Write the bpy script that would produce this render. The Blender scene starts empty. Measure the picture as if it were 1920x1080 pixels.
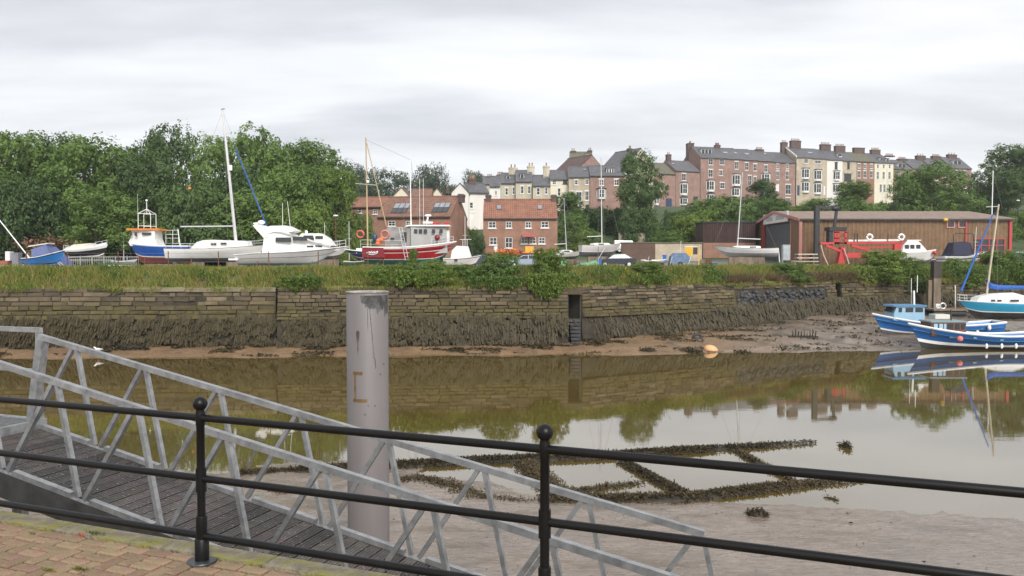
import bpy, math, random
import numpy as np
from mathutils import Vector, Matrix, noise as mnoise
random.seed(7); RNG = np.random.default_rng(7)
SC = bpy.context.scene
COL = SC.collection
R = math.radians
# ---------------------------------------------------------------- camera
F = 1500.0; HOR = 490.0; CZ = 6.3                      # pixels (of the 1920 photo), horizon row, eye above water
PITCH = math.atan((540 - HOR) / F)
cam = bpy.data.cameras.new('camera'); cam_o = bpy.data.objects.new('camera', cam); COL.objects.link(cam_o)
cam.sensor_width = 36; cam.lens = 36 * F / 1920; cam.clip_start = .1; cam.clip_end = 5000
cam_o.location = (0, 0, CZ); cam_o.rotation_euler = (math.pi / 2 - PITCH, 0, 0)
SC.camera = cam_o
SC.render.engine = 'CYCLES'
SC.view_settings.view_transform = 'Standard'; SC.view_settings.look = 'None'
SC.view_settings.exposure = 1.15; SC.view_settings.gamma = 1
# ---------------------------------------------------------------- sky
SUN_EL, SUN_AZ = 34, 163                               # azimuth from +Y (view direction) clockwise
wd = bpy.data.worlds.new('World'); SC.world = wd; wd.use_nodes = True
nt = wd.node_tree; nt.nodes.clear()
def N(t, typ, **kw):
    n = t.nodes.new(typ)
    for k, v in kw.items():
        if k.startswith('i_'):
            k = k[2:]; k = int(k) if k.isdigit() else k.replace('_', ' ')
            n.inputs[k].default_value = v
        else: setattr(n, k, v)
    return n
def LK(t, a, b): t.links.new(a, b)
def math_n(t, op, a, b=None):
    n = N(t, 'ShaderNodeMath', operation=op)
    for i, v in enumerate((a, b)):
        if v is None: continue
        if isinstance(v, (int, float)): n.inputs[i].default_value = v
        else: LK(t, v, n.inputs[i])
    return n.outputs[0]
def ramp(t, fac, stops):
    n = N(t, 'ShaderNodeValToRGB'); cr = n.color_ramp
    while len(cr.elements) > 1: cr.elements.remove(cr.elements[-1])
    for i, (p, c) in enumerate(stops):
        e = cr.elements[0] if i == 0 else cr.elements.new(p)
        e.position = p; e.color = (*c, 1) if len(c) == 3 else c
    if fac is not None: LK(t, fac, n.inputs[0])
    return n
def sky():
    sk = N(nt, 'ShaderNodeTexSky', sky_type='NISHITA', sun_disc=False)
    sk.sun_elevation = R(SUN_EL); sk.sun_rotation = R(SUN_AZ)
    tc = N(nt, 'ShaderNodeTexCoord'); sx = N(nt, 'ShaderNodeSeparateXYZ'); LK(nt, tc.outputs['Generated'], sx.inputs[0])
    z = math_n(nt, 'ADD', math_n(nt, 'MAXIMUM', sx.outputs[2], 0.0), 0.16)
    cb = N(nt, 'ShaderNodeCombineXYZ'); LK(nt, math_n(nt, 'DIVIDE', sx.outputs[0], z), cb.inputs[0]); LK(nt, math_n(nt, 'DIVIDE', sx.outputs[1], z), cb.inputs[1])
    mp = N(nt, 'ShaderNodeMapping'); mp.inputs['Scale'].default_value = (.62, 1.5, 1); mp.inputs['Rotation'].default_value = (0, 0, R(-8)); mp.inputs['Location'].default_value = (3.1, 1.75, 0)
    LK(nt, cb.outputs[0], mp.inputs[0])
    n1 = N(nt, 'ShaderNodeTexNoise', i_Scale=.85, i_Detail=7.0, i_Roughness=.48, i_Distortion=.5); LK(nt, mp.outputs[0], n1.inputs['Vector'])
    n2 = N(nt, 'ShaderNodeTexNoise', i_Scale=2.6, i_Detail=6.0, i_Roughness=.55); LK(nt, mp.outputs[0], n2.inputs['Vector'])
    s = math_n(nt, 'ADD', math_n(nt, 'MULTIPLY', n1.outputs[0], .78), math_n(nt, 'MULTIPLY', n2.outputs[0], .22))
    cr = ramp(nt, s, [(.35, (.36, .368, .39)), (.46, (.455, .462, .48)), (.55, (.56, .564, .577)), (.66, (.655, .654, .66))])
    # thin bright veil towards the horizon, the same all the way round
    hz = N(nt, 'ShaderNodeMapRange', i_1=0.0, i_2=.17, i_3=.85, i_4=0.0); LK(nt, sx.outputs[2], hz.inputs[0])
    mx = N(nt, 'ShaderNodeMix', data_type='RGBA'); LK(nt, hz.outputs[0], mx.inputs[0]); LK(nt, cr.outputs[0], mx.inputs[6]); mx.inputs[7].default_value = (.64, .64, .65, 1)
    sc = N(nt, 'ShaderNodeMix', data_type='RGBA', blend_type='MULTIPLY'); sc.inputs[0].default_value = 1; LK(nt, mx.outputs[2], sc.inputs[6]); sc.inputs[7].default_value = (7.9, 7.9, 7.9, 1)
    m2 = N(nt, 'ShaderNodeMix', data_type='RGBA'); m2.inputs[0].default_value = .94; LK(nt, sk.outputs[0], m2.inputs[6]); LK(nt, sc.outputs[2], m2.inputs[7])
    bg = N(nt, 'ShaderNodeBackground'); bg.inputs[1].default_value = .1; LK(nt, m2.outputs[2], bg.inputs[0])
    out = N(nt, 'ShaderNodeOutputWorld'); LK(nt, bg.outputs[0], out.inputs[0])
sky()
sun = bpy.data.lights.new('sun', 'SUN'); sun.energy = 1.5; sun.angle = R(24); sun.color = (1, .96, .9)
so = bpy.data.objects.new('sun', sun); COL.objects.link(so)
_el, _az = R(SUN_EL), R(SUN_AZ)
so.rotation_euler = Vector((math.sin(_az) * math.cos(_el), math.cos(_az) * math.cos(_el), math.sin(_el))).to_track_quat('Z', 'Y').to_euler()
so.location = (0, -20, 60)
# ---------------------------------------------------------------- helpers
def W(px, py, D):
    """photo pixel -> world point at distance D (Y)"""
    a, b = (px - 960) / F, (540 - py) / F
    d = (a, math.cos(PITCH) + b * math.sin(PITCH), -math.sin(PITCH) + b * math.cos(PITCH))
    s = D / d[1]
    return Vector((d[0] * s, D, CZ + d[2] * s))
def G(px, py, z=0.0):
    """photo pixel -> world point on the level z"""
    a, b = (px - 960) / F, (540 - py) / F
    d = (a, math.cos(PITCH) + b * math.sin(PITCH), -math.sin(PITCH) + b * math.cos(PITCH))
    s = (z - CZ) / d[2]
    return Vector((d[0] * s, d[1] * s, z))
def XD(px, D): return (px - 960) / F * D
def ZD(py, D): return W(960, py, D).z
def tag(o, label=None, cat=None, group=None, kind=None):
    if label: o['label'] = label
    if cat: o['category'] = cat
    if group: o['group'] = group
    if kind: o['kind'] = kind
    return o
def thing(name, label, cat, loc=(0, 0, 0), rz=0, group=None, rot=None):
    o = bpy.data.objects.new(name, None); COL.objects.link(o); o.empty_display_size = .2
    o.location = loc; o.rotation_euler = rot if rot else (0, 0, rz)
    return tag(o, label, cat, group)
def link(name, me, parent=None, loc=None, rot=None, scale=None):
    o = bpy.data.objects.new(name, me); COL.objects.link(o)
    if parent: o.parent = parent
    if loc is not None: o.location = loc
    if rot is not None: o.rotation_euler = rot
    if scale is not None: o.scale = scale
    return o
def bulk(name, V, Fc, mat, smooth=False):
    """numpy verts + equal-sized faces -> mesh"""
    V = np.asarray(V, np.float32).reshape(-1, 3); Fc = np.asarray(Fc, np.int32); k = Fc.shape[1]
    me = bpy.data.meshes.new(name); me.vertices.add(len(V)); me.vertices.foreach_set('co', V.ravel())
    me.loops.add(Fc.size); me.loops.foreach_set('vertex_index', Fc.ravel())
    me.polygons.add(len(Fc)); me.polygons.foreach_set('loop_start', np.arange(len(Fc), dtype=np.int32) * k)
    me.polygons.foreach_set('loop_total', np.full(len(Fc), k, np.int32))
    if smooth: me.polygons.foreach_set('use_smooth', np.ones(len(Fc), bool))
    for m in (mat if isinstance(mat, (list, tuple)) else [mat]): me.materials.append(m)
    me.update(calc_edges=True); me.validate()
    return me
class MB:
    def __init__(s): s.v = []; s.f = []; s.m = []
    def add(s, vs, fs, m=0):
        b = len(s.v); s.v += [tuple(v) for v in vs]; s.f += [tuple(b + i for i in f) for f in fs]; s.m += [m] * len(fs); return s
    def box(s, c, d, m=0, M=None):
        vs = [Vector((x * d[0] / 2, y * d[1] / 2, z * d[2] / 2)) for x in (-1, 1) for y in (-1, 1) for z in (-1, 1)]
        if M is not None: vs = [M @ v for v in vs]
        c = Vector(c); return s.add([v + c for v in vs], [(0, 1, 3, 2), (4, 6, 7, 5), (0, 4, 5, 1), (2, 3, 7, 6), (0, 2, 6, 4), (1, 5, 7, 3)], m)
    def b2(s, x0, x1, y0, y1, z0, z1, m=0): return s.box(((x0 + x1) / 2, (y0 + y1) / 2, (z0 + z1) / 2), (abs(x1 - x0), abs(y1 - y0), abs(z1 - z0)), m)
    def bar(s, p0, p1, w, h, up=(0, 0, 1), m=0):
        p0, p1 = Vector(p0), Vector(p1); d = p1 - p0; x = d.normalized(); u = Vector(up); y = u.cross(x)
        if y.length < 1e-4: y = Vector((0, 1, 0)).cross(x)
        y.normalize(); z = x.cross(y); M = Matrix((x, y, z)).transposed()
        return s.box((p0 + p1) / 2, (d.length, w, h), m, M)
    def tube(s, p0, p1, r0, r1=None, n=8, m=0, cap=True):
        return s.path([p0, p1], [r0, r0 if r1 is None else r1], n, m, cap)
    def path(s, pts, r, n=8, m=0, cap=True):
        pts = [Vector(p) for p in pts]; rs = r if isinstance(r, (list, tuple)) else [r] * len(pts)
        vs = []; prev = None
        for i, p in enumerate(pts):
            t = (pts[min(i + 1, len(pts) - 1)] - pts[max(i - 1, 0)]).normalized()
            a = Vector((0, 0, 1)) if abs(t.z) < .9 else Vector((1, 0, 0))
            y = a.cross(t).normalized(); x = t.cross(y)
            for k in range(n):
                an = 2 * math.pi * k / n; vs.append(p + (x * math.cos(an) + y * math.sin(an)) * rs[i])
        fs = [(i * n + k, i * n + (k + 1) % n, (i + 1) * n + (k + 1) % n, (i + 1) * n + k) for i in range(len(pts) - 1) for k in range(n)]
        if cap: fs += [tuple(range(n))[::-1], tuple((len(pts) - 1) * n + k for k in range(n))]
        return s.add(vs, fs, m)
    def lathe(s, prof, n=16, c=(0, 0, 0), m=0, M=None):
        vs = []
        for r, z in prof:
            for k in range(n):
                a = 2 * math.pi * k / n; v = Vector((r * math.cos(a), r * math.sin(a), z))
                if M is not None: v = M @ v
                vs.append(v + Vector(c))
        fs = [(i * n + k, i * n + (k + 1) % n, (i + 1) * n + (k + 1) % n, (i + 1) * n + k) for i in range(len(prof) - 1) for k in range(n)]
        return s.add(vs, fs, m)
    def ball(s, c, r, n=10, m=0, sc=(1, 1, 1)):
        prof = [(math.sin(math.pi * i / n) + 1e-4, -math.cos(math.pi * i / n)) for i in range(n + 1)]
        return s.lathe(prof, n * 2 if n < 8 else 16, c, m, Matrix.Diagonal(Vector(sc) * r))
    def extr(s, poly, vec, m=0):
        n = len(poly); poly = [Vector(p) for p in poly]; vec = Vector(vec)
        return s.add(poly + [p + vec for p in poly], [tuple(range(n))[::-1], tuple(range(n, 2 * n))] + [(i, (i + 1) % n, n + (i + 1) % n, n + i) for i in range(n)], m)
    def prof(s, poly, wf, m=0):
        """side profile (x,z) polygon spread to +-wf(x,z) in y"""
        n = len(poly); vs = [(x, -wf(x, z), z) for x, z in poly] + [(x, wf(x, z), z) for x, z in poly]
        return s.add(vs, [tuple(range(n)), tuple(range(n, 2 * n))[::-1]] + [(i, n + i, n + (i + 1) % n, (i + 1) % n) for i in range(n)], m)
    def torus(s, c, r0, r1, axis='y', n=18, k=8, m=0):
        pts = []
        for i in range(n + 1):
            a = 2 * math.pi * i / n; u, v = r0 * math.cos(a), r0 * math.sin(a)
            pts.append(Vector(c) + Vector({'y': (u, 0, v), 'x': (0, u, v), 'z': (u, v, 0)}[axis]))
        return s.path(pts, r1, k, m, False)
    def mesh(s, name, mats, smooth=False):
        me = bpy.data.meshes.new(name); me.from_pydata(s.v, [], s.f)
        for m in (mats if isinstance(mats, (list, tuple)) else [mats]): me.materials.append(m)
        if len(me.materials) > 1: me.polygons.foreach_set('material_index', s.m)
        if smooth:
            me.polygons.foreach_set('use_smooth', [True] * len(me.polygons)); me.update()
            try: me.set_sharp_from_angle(angle=R(40))
            except Exception: pass
        me.update(); return me
    def build(s, name, mats, parent=None, smooth=False, **kw): return link(name, s.mesh(name, mats, smooth), parent, **kw)
def fnoise(x, y, sc=1.0, z=0.0): return mnoise.noise(Vector((x * sc, y * sc, z)))
def fbm(x, y, sc, z=0.0, o=3): return sum(fnoise(x, y, sc * 2 ** i, z + 7 * i) / 2 ** i for i in range(o))
# ---------------------------------------------------------------- materials
MAT = {}
def base_mat(name):
    m = bpy.data.materials.new(name); m.use_nodes = True; t = m.node_tree
    return m, t, t.nodes['Principled BSDF']
def mat(name, col, rough=.6, var=.12, scale=3.0, metal=0.0, bump=0.0, bscale=None, spec=None, col2=None, c2=(.5, .7), objrand=0.0, isl=0.0, streak=False, coord='Object'):
    if name in MAT: return MAT[name]
    m, t, b = base_mat(name); b.inputs['Roughness'].default_value = rough; b.inputs['Metallic'].default_value = metal
    if spec is not None: b.inputs['Specular IOR Level'].default_value = spec
    tc = N(t, 'ShaderNodeTexCoord'); src = tc.outputs[coord]
    if streak:
        mp = N(t, 'ShaderNodeMapping'); mp.inputs['Scale'].default_value = (1, 1, .18); LK(t, src, mp.inputs[0]); src = mp.outputs[0]
    nz = N(t, 'ShaderNodeTexNoise', i_Scale=scale, i_Detail=6.0, i_Roughness=.6); LK(t, src, nz.inputs['Vector'])
    lo = tuple(max(0, c * (1 - var * 2)) for c in col); hi = tuple(min(1, c * (1 + var * 2)) for c in col)
    cur = ramp(t, nz.outputs[0], [(.25, lo), (.75, hi)]).outputs[0]
    if col2:
        n2 = N(t, 'ShaderNodeTexNoise', i_Scale=scale * .45, i_Detail=8.0, i_Roughness=.65); LK(t, src, n2.inputs['Vector'])
        fr = ramp(t, n2.outputs[0], [(c2[0], (0, 0, 0)), (c2[1], (1, 1, 1))])
        mx = N(t, 'ShaderNodeMix', data_type='RGBA'); LK(t, fr.outputs[0], mx.inputs[0]); LK(t, cur, mx.inputs[6]); mx.inputs[7].default_value = (*col2, 1); cur = mx.outputs[2]
    for amt, node, out in ((objrand, 'ShaderNodeObjectInfo', 'Random'), (isl, 'ShaderNodeNewGeometry', 'Random Per Island')):
        if amt:
            oi = N(t, node); hs = N(t, 'ShaderNodeHueSaturation'); mr = N(t, 'ShaderNodeMapRange', i_3=1 - amt, i_4=1 + amt)
            LK(t, oi.outputs[out], mr.inputs[0]); LK(t, mr.outputs[0], hs.inputs['Value'])
            m3 = N(t, 'ShaderNodeMapRange', i_3=.5 - amt * .07, i_4=.5 + amt * .07); LK(t, math_n(t, 'FRACT', math_n(t, 'MULTIPLY', oi.outputs[out], 7.31)), m3.inputs[0]); LK(t, m3.outputs[0], hs.inputs['Hue'])
            LK(t, cur, hs.inputs['Color']); cur = hs.outputs[0]
    LK(t, cur, b.inputs['Base Color'])
    if bump:
        nb = N(t, 'ShaderNodeTexNoise', i_Scale=bscale or scale * 4, i_Detail=5.0); LK(t, src, nb.inputs['Vector'])
        bp = N(t, 'ShaderNodeBump', i_Strength=bump, i_Distance=.05); LK(t, nb.outputs[0], bp.inputs['Height']); LK(t, bp.outputs[0], b.inputs['Normal'])
    MAT[name] = m; return m
def leafmat(name, col, col2, transl=.3, nsc=.33, ni=.75, isl=.45, orand=.45):
    m, t, b = base_mat(name); b.inputs['Roughness'].default_value = .55; b.inputs['Specular IOR Level'].default_value = .25
    g = N(t, 'ShaderNodeNewGeometry'); oi = N(t, 'ShaderNodeObjectInfo')
    nz = N(t, 'ShaderNodeTexNoise', i_Scale=nsc, i_Detail=3.0); LK(t, g.outputs['Position'], nz.inputs['Vector'])
    f = math_n(t, 'ADD', math_n(t, 'MULTIPLY', g.outputs['Random Per Island'], isl), math_n(t, 'MULTIPLY', nz.outputs[0], ni))
    f = math_n(t, 'ADD', f, math_n(t, 'MULTIPLY', oi.outputs['Random'], orand))
    cr = ramp(t, f, [(.3, col), (1.1, col2)])
    LK(t, cr.outputs[0], b.inputs['Base Color'])
    tr = N(t, 'ShaderNodeBsdfTranslucent'); LK(t, cr.outputs[0], tr.inputs[0])
    mx = N(t, 'ShaderNodeMixShader'); mx.inputs[0].default_value = transl; LK(t, b.outputs[0], mx.inputs[1]); LK(t, tr.outputs[0], mx.inputs[2])
    LK(t, mx.outputs[0], t.nodes['Material Output'].inputs[0]); MAT[name] = m; return m
def brickmat(name, c1, c2, mortar, scale=1.0):
    m, t, b = base_mat(name); b.inputs['Roughness'].default_value = .85
    tc = N(t, 'ShaderNodeTexCoord'); sp = N(t, 'ShaderNodeSeparateXYZ'); LK(t, tc.outputs['Object'], sp.inputs[0])
    cb = N(t, 'ShaderNodeCombineXYZ'); LK(t, math_n(t, 'ADD', sp.outputs[0], sp.outputs[1]), cb.inputs[0]); LK(t, sp.outputs[2], cb.inputs[1])
    br = N(t, 'ShaderNodeTexBrick', i_Scale=4.4 * scale); br.inputs['Color1'].default_value = (*c1, 1); br.inputs['Color2'].default_value = (*c2, 1); br.inputs['Mortar'].default_value = (*mortar, 1)
    LK(t, cb.outputs[0], br.inputs['Vector'])
    nz = N(t, 'ShaderNodeTexNoise', i_Scale=.6, i_Detail=7.0, i_Roughness=.65); LK(t, tc.outputs['Object'], nz.inputs['Vector'])
    r = ramp(t, nz.outputs[0], [(.3, (.72, .72, .72)), (.7, (1.2, 1.2, 1.2))])
    mx = N(t, 'ShaderNodeMix', data_type='RGBA', blend_type='MULTIPLY'); mx.inputs[0].default_value = 1; LK(t, br.outputs[0], mx.inputs[6]); LK(t, r.outputs[0], mx.inputs[7])
    LK(t, mx.outputs[2], b.inputs['Base Color']); MAT[name] = m; return m
def ribmat(name, col, per, dark=.6, rough=.7, rowper=0, bump=.6):
    """roof tiles or sheeting too far off to pick apart: ribs along local x, rows up the slope"""
    m, t, b = base_mat(name); b.inputs['Roughness'].default_value = rough
    tc = N(t, 'ShaderNodeTexCoord'); sp = N(t, 'ShaderNodeSeparateXYZ'); LK(t, tc.outputs['Object'], sp.inputs[0])
    w = math_n(t, 'ADD', math_n(t, 'MULTIPLY', math_n(t, 'SINE', math_n(t, 'MULTIPLY', sp.outputs[0], 2 * math.pi / per)), .5), .5)
    nz = N(t, 'ShaderNodeTexNoise', i_Scale=1.1, i_Detail=8.0, i_Roughness=.7); LK(t, tc.outputs['Object'], nz.inputs['Vector'])
    r = ramp(t, nz.outputs[0], [(.28, tuple(c * .6 for c in col)), (.5, col), (.75, tuple(min(1, c * 1.35) for c in col))])
    cur = r.outputs[0]; h = w
    if rowper:
        rw = math_n(t, 'FRACT', math_n(t, 'DIVIDE', sp.outputs[2], rowper)); h = math_n(t, 'ADD', w, rw)
    mr = N(t, 'ShaderNodeMapRange', i_3=dark, i_4=1.0); LK(t, math_n(t, 'MULTIPLY', h, 1.0 if not rowper else .6), mr.inputs[0])
    mx = N(t, 'ShaderNodeMix', data_type='RGBA', blend_type='MULTIPLY'); mx.inputs[0].default_value = 1; LK(t, cur, mx.inputs[6]); LK(t, mr.outputs[0], mx.inputs[7]); cur = mx.outputs[2]
    LK(t, cur, b.inputs['Base Color'])
    bp = N(t, 'ShaderNodeBump', i_Strength=bump, i_Distance=.04); LK(t, h, bp.inputs['Height']); LK(t, bp.outputs[0], b.inputs['Normal'])
    MAT[name] = m; return m
def paint(name, col, rough=.35, var=.05, wear=None):
    return mat(name, col, rough, var, 1.2, col2=wear or tuple(c * .75 for c in col), c2=(.55, .8), streak=True)
white = paint('white_gelcoat', (.86, .86, .84), .35, .03, (.74, .73, .70))
offwhite = paint('cream_paint', (.68, .65, .56), .5)
black = mat('black_paint', (.005, .005, .0055), .38, .2, 6, spec=.3)
glass = mat('dark_glass', (.02, .024, .028), .06, .2, 2, spec=.8)
steel = mat('galvanised_steel', (.30, .305, .31), .45, .18, 11, metal=.55, col2=(.46, .465, .475), c2=(.45, .7), bump=.05)
alu = mat('mast_aluminium', (.66, .66, .66), .35, .06, 4, metal=.2)
wire = mat('rigging_wire', (.22, .22, .22), .4, .1, 4)
rust = mat('rusty_steel', (.16, .065, .03), .85, .25, 6)
timber = mat('weathered_timber', (.20, .155, .11), .85, .25, 3, streak=True, bump=.3)
stdark = mat('dark_fitting', (.03, .03, .032), .6, .2, 4)
# ================================================================ water, mud, ground
def water():
    m, t, b = base_mat('river_water')
    b.inputs['Base Color'].default_value = (.125, .088, .024, 1); b.inputs['Roughness'].default_value = .5; b.inputs['Specular IOR Level'].default_value = 0
    tc = N(t, 'ShaderNodeTexCoord'); mp = N(t, 'ShaderNodeMapping'); mp.inputs['Scale'].default_value = (.7, 1.6, 1); LK(t, tc.outputs['Object'], mp.inputs[0])
    n1 = N(t, 'ShaderNodeTexNoise', i_Scale=1.7, i_Detail=3.0, i_Roughness=.5); LK(t, mp.outputs[0], n1.inputs['Vector'])
    n0 = N(t, 'ShaderNodeTexNoise', i_Scale=.09, i_Detail=2.0); LK(t, mp.outputs[0], n0.inputs['Vector'])
    msk = ramp(t, n0.outputs[0], [(.4, (.25, .25, .25)), (.66, (1, 1, 1))])
    bp = N(t, 'ShaderNodeBump', i_Strength=.075, i_Distance=.02); LK(t, math_n(t, 'MULTIPLY', n1.outputs[0], msk.outputs[0]), bp.inputs['Height'])
    gl = N(t, 'ShaderNodeBsdfGlossy', i_Roughness=.026); gl.inputs[0].default_value = (.93, .93, .93, 1); LK(t, bp.outputs[0], gl.inputs['Normal'])
    fr = N(t, 'ShaderNodeFresnel', i_IOR=1.75); LK(t, bp.outputs[0], fr.inputs['Normal'])
    mx = N(t, 'ShaderNodeMixShader'); LK(t, math_n(t, 'MINIMUM', math_n(t, 'ADD', math_n(t, 'MULTIPLY', fr.outputs[0], .95), .12), 1.0), mx.inputs[0]); LK(t, b.outputs[0], mx.inputs[1]); LK(t, gl.outputs[0], mx.inputs[2])
    LK(t, mx.outputs[0], t.nodes['Material Output'].inputs[0])
    o = MB().add([(-420, -70, 0), (420, -70, 0), (420, 110, 0), (-420, 110, 0)], [(0, 1, 2, 3)]).build('river', m); tag(o, kind='structure')
water()
# ---- far wall line (front face, at the top) and the far bank
WALL = [(-120, 53.5), (-62, 54.5), (-36, 55), (-16.3, 56.2), (4.0, 57.9), (18.5, 66.5), (30.2, 74.6), (40, 79), (62, 84), (140, 96)]
WTOP = 4.45
def interp(pts, x): return float(np.interp(x, [p[0] for p in pts], [p[1] for p in pts]))
WATERL = [(-120, 50), (-33, 51.9), (-24, 53), (-15, 52.2), (-13, 53), (1.4, 53.9), (12.4, 54.7), (20, 55.7), (24.2, 56.7), (28.3, 57.3), (37, 57.6), (60, 60), (140, 70)]
BASEZ = [(-120, .4), (-33, .45), (1.4, .5), (18.5, .97), (30, 1.5), (40, 1.7), (140, 1.8)]
def far_z(x, y):
    yw, yb = interp(WATERL, x), interp(WALL, x)
    yw += 1.1 * fbm(x, 3, .16) - .1
    t = (y - yw) / max(yb - yw, 1)
    z = interp(BASEZ, x) * (t if t < 0 else t ** .8) * (1 if t > -1 else 1)
    z += .10 * fbm(x, y * 1.5, .45) * min(1, max(0, t * 3 + .3)) + .035 * fnoise(x, y, 2.3)
    if x > 20: z += .10 * math.sin((y + .55 * x) * 1.1 + 2 * fnoise(x, y, .2)) * min(1, max(0, t * 2))
    return z
NEARL = [(-40, 25), (-14, 24.3), (-9, 24.0), (-4, 23.4), (0, 21.6), (3, 21.0), (7, 20.6), (9.5, 20.0), (12.5, 19.3), (20, 17.6), (40, 14)]
def near_z(x, y):
    yw = interp(NEARL, x); d = yw - y
    z = .055 * d if d > 0 else .05 * d
    if d > 6: z += .03 * (d - 6)
    amp = 1.0 if x < 2.5 else max(.25, 1 - (x - 2.5) * .2)
    z += .055 * amp * fbm(x * .8, y, .5) + .018 * fbm(x, y, 1.9) + .006 * fnoise(x * .7, y * 1.6, 6)
    # strip between the two weed lines is barely awash
    if -9 < x < 2 and 21 < y < 26: z = max(z, -.2) + .05 * (1 - abs(x + 3.5) / 5.5)
    return z
def mudmat(name, c1, c2, c3, rough, grey=False):
    m, t, b = base_mat(name); b.inputs['Specular IOR Level'].default_value = .6
    tc = N(t, 'ShaderNodeTexCoord')
    n1 = N(t, 'ShaderNodeTexNoise', i_Scale=.5, i_Detail=9.0, i_Roughness=.62); LK(t, tc.outputs['Object'], n1.inputs['Vector'])
    n2 = N(t, 'ShaderNodeTexNoise', i_Scale=.23, i_Detail=6.0, i_Roughness=.7, i_Distortion=1.2); LK(t, tc.outputs['Object'], n2.inputs['Vector'])
    mp = N(t, 'ShaderNodeMapping'); mp.inputs['Scale'].default_value = (2.2, 6, 1); mp.inputs['Rotation'].default_value = (0, 0, R(-25)); LK(t, tc.outputs['Object'], mp.inputs[0])
    n3 = N(t, 'ShaderNodeTexNoise', i_Scale=1.6, i_Detail=6.0, i_Roughness=.6, i_Distortion=.8); LK(t, mp.outputs[0], n3.inputs['Vector'])
    a = ramp(t, n1.outputs[0], [(.32, c1), (.62, c2)])
    mx = N(t, 'ShaderNodeMix', data_type='RGBA'); LK(t, ramp(t, n2.outputs[0], [(.54, (0, 0, 0)), (.68, (.85, .85, .85))]).outputs[0], mx.inputs[0]); LK(t, a.outputs[0], mx.inputs[6]); mx.inputs[7].default_value = (*c3, 1)
    if grey:
        sx_ = N(t, 'ShaderNodeSeparateXYZ'); LK(t, tc.outputs['Object'], sx_.inputs[0]); gm = N(t, 'ShaderNodeMapRange', i_1=13.0, i_2=23.0, i_3=0.0, i_4=.85)
        LK(t, math_n(t, 'ADD', sx_.outputs[0], math_n(t, 'MULTIPLY', math_n(t, 'SUBTRACT', n2.outputs[0], .5), 14.0)), gm.inputs[0])
        g2 = ramp(t, n2.outputs[0], [(.44, (.26, .205, .158)), (.62, (.10, .08, .06))]); mg = N(t, 'ShaderNodeMix', data_type='RGBA'); LK(t, gm.outputs[0], mg.inputs[0]); LK(t, mx.outputs[2], mg.inputs[6]); LK(t, g2.outputs[0], mg.inputs[7]); mx = mg
    n4 = N(t, 'ShaderNodeTexNoise', i_Scale=9.0, i_Detail=8.0, i_Roughness=.75); LK(t, tc.outputs['Object'], n4.inputs['Vector'])
    fine = math_n(t, 'ADD', math_n(t, 'MULTIPLY', n3.outputs[0], .75), math_n(t, 'MULTIPLY', n4.outputs[0], .25))
    m5 = N(t, 'ShaderNodeMix', data_type='RGBA', blend_type='MULTIPLY'); m5.inputs[0].default_value = 1; LK(t, mx.outputs[2], m5.inputs[6]); LK(t, ramp(t, fine, [(.36, (.62, .60, .57)), (.5, (1, 1, 1)), (.64, (1.22, 1.22, 1.22))]).outputs[0], m5.inputs[7])
    LK(t, m5.outputs[2], b.inputs['Base Color'])
    LK(t, ramp(t, n2.outputs[0], [(.35, (rough * .55,) * 3), (.65, (rough,) * 3)]).outputs[0], b.inputs['Roughness'])
    h = math_n(t, 'ADD', math_n(t, 'ADD', n3.outputs[0], math_n(t, 'MULTIPLY', n4.outputs[0], .12)), math_n(t, 'MULTIPLY', n1.outputs[0], .8))
    bp = N(t, 'ShaderNodeBump', i_Strength=.8, i_Distance=.1); LK(t, h, bp.inputs['Height']); LK(t, bp.outputs[0], b.inputs['Normal'])
    b.inputs['Coat Weight'].default_value = .25 if grey else .55; b.inputs['Coat Roughness'].default_value = .22
    MAT[name] = m; return m
def grid(name, x0, x1, y0, y1, st, fz, m, smooth=True):
    nx, ny = int((x1 - x0) / st) + 1, int((y1 - y0) / st) + 1
    V = np.empty((ny, nx, 3), np.float32)
    for j in range(ny):
        for i in range(nx):
            x, y = x0 + i * st, y0 + j * st; V[j, i] = (x, y, fz(x, y))
    I = np.arange(nx * ny).reshape(ny, nx)
    Q = np.stack([I[:-1, :-1], I[:-1, 1:], I[1:, 1:], I[1:, :-1]], -1).reshape(-1, 4)
    return link(name, bulk(name, V, Q, m, smooth))
tag(grid('far_mudbank', -62, 72, 48, 90, .35, far_z, mudmat('far_mud', (.20, .128, .072), (.30, .193, .11), (.075, .06, .042), .6, True)), kind='structure')
tag(grid('near_mudbank', -24, 26, 4.5, 28, .16, near_z, mudmat('near_mud', (.205, .157, .118), (.29, .225, .172), (.14, .104, .075), .36)), kind='structure')
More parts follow.
